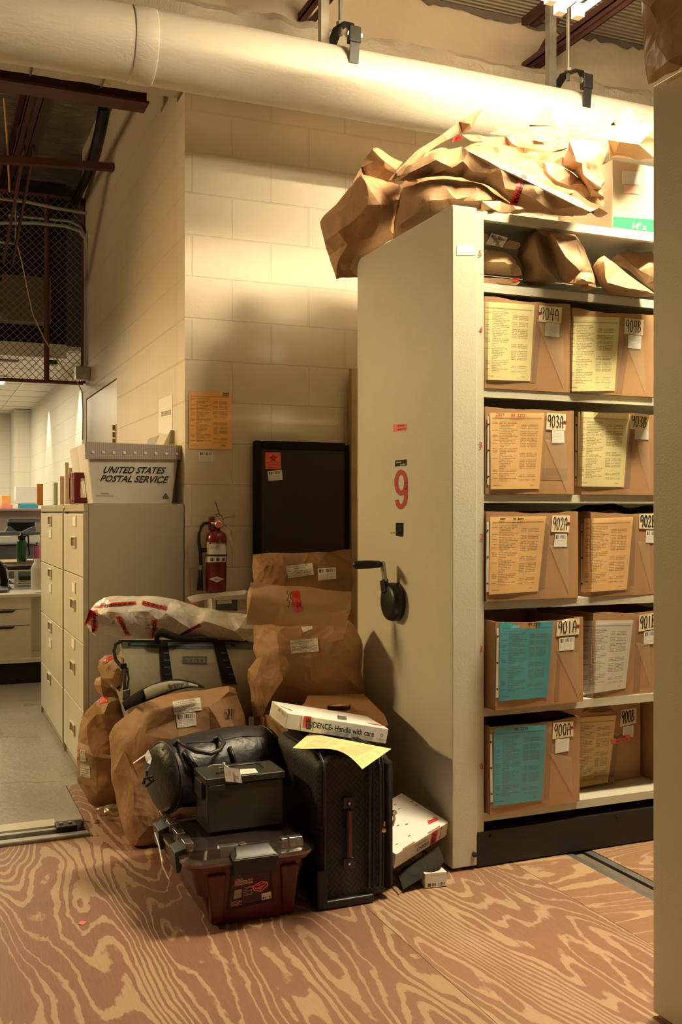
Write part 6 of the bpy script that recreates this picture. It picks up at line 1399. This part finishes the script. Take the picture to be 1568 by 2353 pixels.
lbb = crumple('bag_body', [(180, 1667), (192, 1637), (215, 1612), (232, 1600), (222, 1590), (212, 1571), (219, 1557), (231, 1553), (245, 1565), (262, 1582), (281, 1591), (300, 1600), (312, 1650), (315, 1720), (300, 1800), (285, 1840), (262, 1857), (215, 1859), (201, 1846), (187, 1819), (173, 1794), (174, 1748), (176, 1703)], 4.30, .10, 'kraft', lbg, 85, 34, .012, 45, zmin=.001, ridges=[[(222, 1610, .02), (240, 1640, .03), (262, 1650, .03), (290, 1655, .02)], [(180, 1735, .02), (215, 1738, .03), (280, 1745, .03)], [(232, 1575, .01), (236, 1600, .02), (250, 1615, .02)]])
decal('barcode_label', lbb, [(184, 1748), (197, 1750), (196, 1724), (185, 1721)], 'label_barcode', lbg, 3, 3, .004); decal('form_label', lbb, [(184, 1782), (208, 1788), (206, 1759), (185, 1754)], 'label_form', lbg, 3, 3, .004)
for k in range(4): scribble(lbb, [(186, 1766+k*5), (206, 1771+k*5), (206, 1767+k*5), (186, 1762+k*5)], 'grey_ink', lbg, 70+k, 8, .7, 1, .006)
decal('evidence_tape', lbb, [(228, 1617), (248, 1612), (246, 1600), (232, 1603)], 'red_tape', lbg, 4, 4, .004)['label'] = 'clear and red evidence tape round the neck'
decal('clear_tape', lbb, [(186, 1650), (232, 1640), (232, 1608), (200, 1625)], 'clear_tape', lbg, 5, 5, .003); decal('packing_tape', lbb, [(178, 1800), (222, 1808), (222, 1738), (178, 1735)], 'clear_tape', lbg, 5, 5, .003)
kp = thing('kraft_parcel', 'small rounded kraft parcel with red tape on the gathered bag', 'parcel', (.80, 4.2, .45))
kpb = crumple('parcel_body', [(224, 1533), (227, 1516), (240, 1504), (262, 1499), (285, 1506), (296, 1530), (292, 1575), (280, 1593), (268, 1588), (248, 1570), (232, 1555)], 4.16, .07, 'kraft_light', kp, 86, 34, .004, 45)
decal('evidence_tape', kpb, [(236, 1527), (268, 1506), (262, 1503), (240, 1515)], 'red_tape', kp, 5, 2, .003)
strokes(kpb, '', [(262, 1541), (272, 1550), (281, 1535), (272, 1526)], 'grey_ink', kp, 1.2, .004, 'printed_box', [[(0, 0), (1, 0), (1, 1), (0, 1), (0, 0)], [(.2, .3), (.8, .3)], [(.2, .5), (.8, .5)], [(.2, .7), (.8, .7)]])
scribble(kpb, [(241, 1540), (262, 1514), (266, 1518), (246, 1543)], 'grey_ink', kp, 77, 12, 1.0, 1, .004)
# --- soft cooler bag with handles and shoulder strap
co = thing('cooler_bag', 'tan soft cooler bag with black straps lettered YETI', 'cooler bag', (1.03, 4.0, .43))
cbk = MB().box((.80, 4.13, 0), (1.30, 4.45, .39)).build('carton_body', 'carton_dark', thing('carton', 'dark carton hidden beneath the soft cooler bag', 'carton', (1.05, 4.3, 0)))
def CP(px_, py_, Y): return onY(px_, py_, Y)
mb = MB(); secs = []
def csec(zpx, xl_, xr_, yf, yb_):   # ring of points at one height
    P = []
    a = CP(xl_, zpx, yf); b2 = CP(xr_, zpx, yf); n = 14
    for i in range(n+1):
        u = i/n; P.append(Vector((a.x*(1-u)+b2.x*u, yf-.012*math.sin(PI*u), a.z)))
    for i in range(n+1):
        u = i/n; P.append(Vector((b2.x*(1-u)+a.x*u, yb_+.012*math.sin(PI*u), a.z)))
    return P
for zpx, xl_, xr_, yf, yb_ in ((1668, 300, 622, 4.10, 4.42), (1655, 296, 622, 4.085, 4.44), (1600, 290, 615, 4.07, 4.42), (1550, 288, 606, 4.10, 4.36), (1508, 290, 597, 4.15, 4.30), (1500, 285, 594, 4.175, 4.25), (1485, 280, 590, 4.19, 4.225), (1471, 275, 586, 4.20, 4.215)):
    P = csec(zpx, xl_, xr_, yf, yb_); 
    mb.V += [p_+noise.noise_vector(p_*12)*.006 for p_ in P]; kk = len(P)
for i in range(7):
    for j in range(kk): j2 = (j+1) % kk; mb.F.append((i*kk+j, i*kk+j2, (i+1)*kk+j2, (i+1)*kk+j))
mb.F.append(tuple(range(kk))[::-1]); mb.F.append(tuple(7*kk+j for j in range(kk)))
cob = mb.build('bag_body', 'cooler_fabric', co, sharp=.7)
decal('zip_panel', cob, [(283, 1488), (585, 1492), (584, 1474), (277, 1474)], 'cooler_dark', co, 16, 2, .003)
decal('zipper', cob, [(294, 1484), (540, 1487), (540, 1479), (294, 1477)], 'black_plastic', co, 14, 1, .005); decal('zipper_coil', cob, [(300, 1482), (530, 1485), (530, 1481), (300, 1478)], 'blue_zip', co, 14, 1, .007)
decal('seam_strip', cob, [(275, 1474), (588, 1475), (586, 1470), (272, 1470)], 'black_fabric', co, 12, 1, .006)
decal('strap', cob, [(373, 1575), (399, 1573), (385, 1474), (364, 1474)], 'black_fabric', co, 3, 12, .008); decal('strap', cob, [(513, 1572), (545, 1572), (515, 1472), (489, 1472)], 'black_fabric', co, 3, 12, .008)
for k in range(4):
    decal('strap_stitch', cob, rect(376+k, 1499+k*16.5, 389+k, 1500.5+k*16.5), 'blue_zip', co, 1, 1, .010); decal('strap_stitch', cob, rect(507+k*6, 1499+k*16.5, 520+k*6, 1500.5+k*16.5), 'blue_zip', co, 1, 1, .010)
decal('logo_patch', cob, [(420, 1524), (476, 1525), (476, 1508), (420, 1507)], 'cooler_dark', co, 4, 2, .004); lettering(cob, 'YETI', [(425, 1521), (471, 1522), (471, 1511), (425, 1510.5)], 'cooler_logo', co, .045, off=.007)
MB().tube([CP(364, 1476, 4.18), CP(360, 1466, 4.16), CP(362, 1456, 4.14), CP(372, 1452, 4.13), CP(386, 1458, 4.12), CP(402, 1464, 4.13), CP(425, 1467, 4.16), CP(500, 1471, 4.18)], [.008, .010, .016, .018, .017, .014, .008, .006], 10).build('carry_handle', 'black_fabric', co, smooth=True)
MB().tube([CP(278, 1474, 4.19), CP(266, 1480, 4.17), CP(262, 1496, 4.15), CP(266, 1515, 4.12), CP(278, 1530, 4.08), CP(288, 1533, 4.06)], .007, 8).build('side_strap', 'black_fabric', co, smooth=True)
MB().box(tuple(CP(277, 1537, 4.05)), tuple(CP(292, 1524, 4.05)+Vector((0, .02, 0)))).build('buckle', 'black_plastic', co, bevel=.003)
MB().tube([CP(289, 1537, 4.05), CP(287, 1560, 4.0), CP(286, 1585, 3.95)], .006, 8).tube([CP(293, 1535, 4.05), CP(296, 1560, 4.0), CP(292, 1583, 3.95)], .004, 8).build('strap_end', 'black_fabric', co, smooth=True)
MB().hexa([cam(281, 1609, 3.85), cam(297, 1600, 3.83), cam(299, 1602, 3.90), cam(283, 1611, 3.92), cam(283, 1586, 3.86), cam(299, 1582, 3.84), cam(300, 1584, 3.90), cam(285, 1588, 3.92)]).build('buckle', 'black_plastic', co, bevel=.004)
def ribbon(name, top, bot, Zs, mat, th=.006, lift=0):
    n = 28; mb = MB()
    def samp(P, t):
        t *= len(P)-1; i = min(int(t), len(P)-2); f = t-i
        p0, p1, p2, p3 = P[max(i-1, 0)], P[i], P[i+1], P[min(i+2, len(P)-1)]
        return tuple(.5*((2*b)+(c-a)*f+(2*a-5*b+4*c-d)*f*f+(3*b-a-3*c+d)*f**3) for a, b, c, d in zip(p0, p1, p2, p3))
    for i in range(n+1):
        t = i/n; a = samp(top, t); b = samp(bot, t); z = samp([(q,) for q in Zs], t)[0]-lift
        m = ((a[0]+b[0])/2, (a[1]+b[1])/2)
        mb.V += [cam(a[0], a[1], z+.010), cam(m[0], m[1], z), cam(b[0], b[1], z-.004), cam(b[0], b[1], z-.004+th), cam(m[0], m[1], z+th), cam(a[0], a[1], z+.010+th)]
    for i in range(n):
        for j in range(6): j2 = (j+1) % 6; mb.F.append((i*6+j, i*6+j2, (i+1)*6+j2, (i+1)*6+j))
    mb.F.append((0, 1, 2, 3, 4, 5)); mb.F.append(tuple(n*6+j for j in range(6))[::-1])
    return mb.build(name, mat, co, smooth=True)
Zr = [3.72, 3.72, 3.74, 3.76, 3.78, 3.80, 3.84]
ribbon('shoulder_strap', [(280, 1614), (297, 1601), (330, 1581), (370, 1565), (410, 1560), (445, 1567), (470, 1577)], [(288, 1634), (300, 1626), (335, 1612), (378, 1596), (410, 1585), (445, 1579), (470, 1581)], Zr, 'black_fabric')
pad = ribbon('shoulder_pad', [(330, 1584), (350, 1574), (375, 1567), (400, 1564), (420, 1565), (440, 1569), (455, 1574)], [(336, 1608), (355, 1601), (378, 1592), (400, 1584), (420, 1580), (440, 1577), (455, 1578)], [3.74, 3.75, 3.76, 3.77, 3.78, 3.79, 3.81], 'cooler_fabric', .004, .008)
lettering(pad, 'YETI', [(386, 1585), (434, 1576), (432, 1567), (384, 1572)], 'cooler_dark', co, .045, off=.004)
# --- big white bag of evidence with red tape
wb_ = thing('plastic_bag', 'long white crumpled evidence bag with red EVIDENCE tape strips', 'evidence bag', (1.0, 4.35, .72))
wbb = crumple('bag_body', [(195, 1433), (204, 1400), (219, 1383), (239, 1372), (277, 1368), (336, 1366), (395, 1372), (439, 1386), (497, 1400), (571, 1409), (592, 1412), (592, 1478), (483, 1474), (365, 1472), (271, 1471), (248, 1459), (219, 1462), (204, 1447)], 4.36, .12, 'white_bag', wb_, 87, 28, .010, 50, fine=.004, ymax=4.62)
for Q, T_, tx in (([(217, 1397), (314, 1388), (312, 1381), (220, 1386)], [(230, 1395), (312, 1387), (310, 1382), (230, 1389)], 'EVIDENCE EV'), ([(325, 1389), (383, 1402), (385, 1394), (328, 1379)], [(328, 1387), (372, 1397), (374, 1391), (330, 1381)], 'EVIDENCE'), ([(289, 1461), (300, 1460), (276, 1414), (265, 1417)], [(296, 1455), (276, 1417), (270, 1419), (289, 1457)], 'EVIDEN'), ([(348, 1468), (361, 1468), (361, 1424), (348, 1424)], [(359, 1462), (359, 1428), (351, 1428), (351, 1462)], 'EVID'), ([(410, 1466), (463, 1439), (459, 1431), (412, 1458)], [(415, 1462), (460, 1438), (457, 1433), (414, 1457)], 'NCE EVI'), ([(211, 1454), (223, 1450), (224, 1400), (208, 1404)], [(219, 1448), (221, 1408), (213, 1408), (213, 1450)], 'EVIDENCE')):
    decal('evidence_tape', wbb, Q, 'red_tape', wb_, 8, 4, .003); lettering(wbb, tx, T_, 'black_ink', wb_, .04, off=.006)
decal('evidence_tape', wbb, [(193, 1437), (199, 1437), (212, 1402), (206, 1398)], 'red_tape', wb_, 3, 5, .004); decal('evidence_tape', wbb, [(437, 1387), (450, 1390), (452, 1385), (438, 1383)], 'red_tape', wb_, 3, 2, .004)
decal('form_label', wbb, [(438, 1469), (482, 1469), (486, 1457), (468, 1448)], 'label_form', wb_, 3, 3, .004)
for sd, q in ((1, [(370, 1398), (384, 1402), (384, 1390), (372, 1386)]), (2, [(258, 1436), (266, 1430), (264, 1422), (258, 1426)]), (3, [(335, 1446), (347, 1446), (347, 1434), (335, 1434)]), (4, [(362, 1456), (372, 1456), (372, 1442), (362, 1442)])): scribble(wbb, q, 'grey_ink', wb_, sd, 6, .9, 2, .006)
# --- grey carton under the extinguisher
gcn = thing('carton', 'grey-white carton with dark side and barcode label under the fire extinguisher', 'carton', (1.45, 4.65, 0))
gx0_, gx1_ = onY(487, 1380, 4.62).x, onY(640, 1380, 4.62).x; gz = onY(500, 1364, 4.62).z
gbb = box('carton_body', (gx0_, 4.62, 0), (gx1_, 4.765, gz), 'white_card', gcn, bevel=.003)
decal('dark_panel', gbb, [(496, 1401), (546, 1403), (546, 1374), (496, 1374)], 'printer_grey', gcn, 2, 2, .002); decal('barcode_label', gbb, [(499, 1388), (533, 1386), (532, 1366), (498, 1368)], 'label_barcode', gcn, 2, 2, .004)
decal('clear_tape', gbb, [(546, 1400), (580, 1400), (580, 1380), (547, 1379)], 'clear_tape', gcn, 2, 2, .003)
box('lid_edge', (gx0_-.004, 4.612, gz-.03), (gx1_, 4.619, gz+.004), 'white_card', gcn)
tag(crumple('paper', [(428, 1372), (450, 1365), (490, 1362), (540, 1358), (566, 1354), (566, 1366), (500, 1372), (440, 1385)], 4.66, .01, 'white_paper', None, 88, 30, .003, 10, ymax=4.77), 'pale crumpled wrapping between the white bag and the extinguisher', 'paper')
# --- litter
tag(crumple('plastic_wrap', [(216, 1858), (240, 1849), (262, 1846), (278, 1855), (292, 1872), (270, 1880), (240, 1874), (222, 1868)], 4.12, .03, 'clear_tape', None, 89, 16, .012, 14, zmin=.001), 'crumpled clear tape scrap at the foot of the gathered bag', 'litter')
rr_ = random.Random(5)
for i in range(9):
    c0 = onZ(205+i*10+rr_.uniform(-4, 4), 1880+rr_.uniform(-12, 14), .001); a = rr_.uniform(0, 3); l_ = rr_.uniform(.01, .035)
    dx = Vector((math.cos(a), math.sin(a), 0))*l_; dy = Vector((-math.sin(a), math.cos(a), 0))*.005
    o = MB().hexa([c0, c0+dx, c0+dx+dy, c0+dy, c0+Vector((0, 0, .002)), c0+dx+Vector((0, 0, .004)), c0+dx+dy+Vector((0, 0, .003)), c0+dy+Vector((0, 0, .002))]).build('wood_chip', 'shade_and_chip_brown')
    tag(o, 'small splinter of wood on the floor between the track and the paper bags', 'litter', 'splinters by the floor track')
c0 = onZ(189, 2120, .001)
tag(MB().hexa([c0+Vector(v) for v in ((-.014, -.004, 0), (0, -.018, 0), (.014, .004, 0), (-.002, .014, 0), (-.014, -.004, .001), (0, -.018, .001), (.014, .004, .001), (-.002, .014, .001))]).build('tape_scrap', 'pink_sticker'), 'tiny pink-orange tape scrap on the plywood at lower left', 'litter')

# ================================================================ THE BRIGHT OFFICE AT LEFT
dk = thing('desk', 'white office desk with a drawer block beyond the filing cabinets', 'desk', (.2, 8.3, 0))
dY = 7.75
zd = onY(40, 1366, dY).z; zdb = onY(60, 1522, dY).z; xr0 = onY(72, 1450, dY).x
box('desktop', (-.9, dY-.01, zd-.02), (.98, dY+.50, zd+.004), 'desk_white', dk, bevel=.003)
zs_ = [onY(40, y, dY).z for y in (1370, 1400, 1437, 1518)]
for i in range(3): box('drawer', (-.3, dY, zs_[i+1]+.003), (xr0, dY+.02, zs_[i]-.003), 'desk_white', dk, bevel=.002)
for i in (1, 2): MB().hexa([(.2, dY-.003, zs_[i]-.022), (onY(28, 0+1400, dY).x, dY-.003, zs_[i]-.022), (onY(28, 1400, dY).x, dY-.001, zs_[i]-.022), (.2, dY-.001, zs_[i]-.022), (.2, dY-.003, zs_[i]-.004), (onY(36, 1400, dY).x, dY-.003, zs_[i]-.004), (onY(36, 1400, dY).x, dY-.001, zs_[i]-.004), (.2, dY-.001, zs_[i]-.004)]).build('drawer_slot', 'dark_gap', dk)
box('desk_side', (-.3, dY+.021, zs_[3]), (xr0, dY+.46, zd-.021), 'desk_white', dk)
box('desk_base', (-.9, dY-.005, zdb+.0), (.98, dY+.5, zdb+.03), 'desk_white', dk)
box('plinth', (-.9, dY+.04, 0), (.96, dY+.46, zdb-.001), 'dark_gap', dk)
box('desk_back', (xr0+.002, dY+.40, zdb+.031), (.95, dY+.42, zd-.021), 'desk_white', dk)
tag(MB().hexa([onZ(-20, 1363, zd+.005), onZ(17, 1361, zd+.005), onZ(21, 1353, zd+.005), onZ(-20, 1352, zd+.005), onZ(-20, 1363, zd+.005)+Vector((0, 0, .02)), onZ(17, 1361, zd+.005)+Vector((0, 0, .02)), onZ(21, 1353, zd+.005)+Vector((0, 0, .02)), onZ(-20, 1352, zd+.005)+Vector((0, 0, .02))]).build('stapler', 'printer_grey'), 'small dark grey device lying on the white office desk', 'office device')
def O(px_, py_, Y): return onY(px_, py_, Y)
def obox(name, x0p, y0p, x1p, y1p, Y, dep, mat, parent=None, **kw):
    a = O(x0p, y1p, Y); b2 = O(x1p, y0p, Y); return box(name, (a.x, Y, a.z), (b2.x, Y+dep, b2.z), mat, parent, **kw)
bt = thing('spray_bottle', 'white plastic container on the desk against the cabinets', 'bottle', O(84, 1355, 7.85))
MB().lathe([(.045, 0), (.048, .01), (.048, .16), (.03, .20), (.022, .205), (.022, .23), (0, .23)], O(86, 1354, 7.85), (0, 0, 1), 24).build('bottle_body', 'white_plastic', bt, smooth=True)
obox('bottle_label', 79, 1305, 89, 1340, 7.798, .001, 'label_plain', bt)
# trolley with green bottle
Yt = 8.6
tl = thing('cart', 'white metal cart with a brown tray top and two lower shelves in the office', 'cart', (O(40, 1350, Yt).x, Yt, 0))
obox('cart_top', 9, 1290, 95, 1294, Yt, .5, 'wood', tl); obox('cart_edge', 9, 1294.5, 95, 1298, Yt, .02, 'white_plastic', tl)
obox('tray', 20, 1308, 95, 1313, Yt-.25, .24, 'white_plastic', tl); obox('cart_shelf', 30, 1335, 95, 1339, Yt-.22, .4, 'white_plastic', tl); obox('cart_shelf', 30, 1348, 95, 1353, Yt-.22, .4, 'white_plastic', tl)
for px_ in (11, 33): 
    q = O(px_, 1300, Yt-.2 if px_ == 33 else Yt); box('leg', (q.x, q.y, 0), (q.x+.03, q.y+.03, q.z-.03), 'white_plastic', tl)
for nm, lb, a in (('folder', 'dark folder with red edge lying on the office cart tray', (17, 1300, 78, 1307, Yt-.24, .2, 'black_screen')), ('papers', 'stack of white papers on the cart beside the bottle', (60, 1290-4, 95, 1290, Yt+.02, .2, 'white_paper')), ('envelope', 'yellow envelopes on the lower cart shelf', (44, 1337-3, 78, 1335, Yt-.2, .2, 'manila')), ('box', 'small black box on the lower cart shelf', (44, 1324, 72, 1334-1, Yt-.1, .15, 'black_plastic'))):
    tag(obox(nm, *a), lb, nm)
gbt = thing('water_bottle', 'dark green water bottle with black lid standing on the cart', 'bottle', O(50, 1291, Yt+.08))
q = O(50, 1290, Yt+.08)
hb3 = O(50, 1240, Yt+.08).z-q.z
MB().lathe([(.036, 0), (.040, .005), (.040, hb3-.02), (.034, hb3-.005), (.028, hb3)], q, (0, 0, 1), 28).build('bottle_body', 'green_bottle', gbt, smooth=True)
MB().lathe([(.030, 0), (.031, .03), (.028, .036), (.014, .04), (.012, .055), (0, .056)], q+Vector((0, 0, hb3+.001)), (0, 0, 1), 24).tube([q+Vector((.028, 0, hb3+.03)), q+Vector((.05, 0, hb3+.035)), q+Vector((.055, 0, hb3-.02)), q+Vector((.050, 0, hb3-.06))], .007, 8).build('bottle_lid', 'black_plastic', gbt, smooth=True)
MB().tube([q+Vector((.052, -.01, hb3-.05)), q+Vector((.06, -.01, hb3-.12)), q+Vector((.05, -.01, .05))], .006, 6).build('key_ring', 'black_metal', gbt)
pc = thing('pen_cup', 'pink pen cup with scissors beside the green bottle', 'cup', O(83, 1290, Yt+.06))
MB().lathe([(.03, 0), (.032, .13), (.028, .13), (.026, .01)], O(85, 1290, Yt+.06), (0, 0, 1), 18).build('cup_body', 'pink_plastic', pc)
MB().tube([O(84, 1268, Yt+.06), O(80, 1262, Yt+.06), O(77, 1257, Yt+.06), O(80, 1252, Yt+.06), O(84, 1258, Yt+.06)], .006, 6).tube([O(87, 1268, Yt+.06), O(86, 1255, Yt+.06), O(83, 1250, Yt+.06), O(87, 1246, Yt+.06)], .006, 6).build('scissors_handle', 'black_plastic', pc)
ch = thing('office_chair', 'black office chair back at the left edge beyond the desk', 'chair', (O(0, 1340, 8.35).x, 8.35, .4))
MB().tube([O(-20, 1300, 8.35), O(-5, 1296, 8.35), O(6, 1312, 8.35), O(10, 1335, 8.35), O(9, 1352, 8.35)], .028, 10).build('chair_back', 'black_fabric', ch, smooth=True)
# printer and counter behind
Yp = 9.9
ctr = thing('counter', 'brown partition counter carrying boxes and bags behind the printer', 'counter', (0, Yp+1, 0))
ca2 = O(0, 1168, Yp+.9)
box('counter_panel', (-1.5, Yp+.9, 0), (1.36, Yp+.95, ca2.z-.02), 'partition', ctr); box('counter_top', (-1.5, Yp+.85, ca2.z-.019), (1.36, Yp+1.3, ca2.z), 'partition', ctr)
pr = thing('copier', 'large grey and cream copier behind the green bottle', 'copier', (O(40, 1300, Yp).x, Yp+.3, 0))
obox('copier_body', -60, 1253, 92, 1420, Yp, .6, 'printer_grey', pr, bevel=.01); obox('cream_panel', -60, 1230, 92, 1248, Yp-.01, .5, 'white_plastic', pr, bevel=.006)
obox('output_tray', -60, 1222, 92, 1229, Yp+.0, .5, 'printer_grey', pr); obox('scanner_lid', 20, 1192, 92, 1200, Yp+.3, .3, 'printer_grey', pr); obox('feeder', 18, 1196, 80, 1221, Yp+.45, .1, 'black_plastic', pr)
for a_, b2_, c2_ in ((12, 18, 40), (52, 76, 82)):
    lo1 = O(a_, 1221, Yp+.1); hi1 = O(c2_, 1221, Yp+.1); t1 = O(b2_, 1210, Yp+.1); t2 = O(b2_+6, 1210, Yp+.1)
    MB().hexa([lo1, hi1, hi1+Vector((0, .1, 0)), lo1+Vector((0, .1, 0)), t1, t2, t2+Vector((0, .1, 0)), t1+Vector((0, .1, 0))]).build('tray_support', 'printer_grey', pr)
Yc = Yp+.95
for nm, lb, x0p, y0p, x1p, y1p, m_ in (('box', 'flat blue box on the counter', 45, 1157, 88, 1167.5, 'blue_box'), ('tray', 'salmon red plastic tray on the counter at left edge', 2, 1159, 29, 1167.5, 'salmon'), ('bin', 'clear bin with orange contents on the red tray', 4, 1138, 24, 1158.5, 'orange_plastic'), ('bag', 'white plastic bag standing on the blue box', 36, 1118, 84, 1156.5, 'white_card')):
    tag(obox(nm, x0p, y0p, x1p, y1p, Yc, .15, m_, bevel=.004), lb, nm)
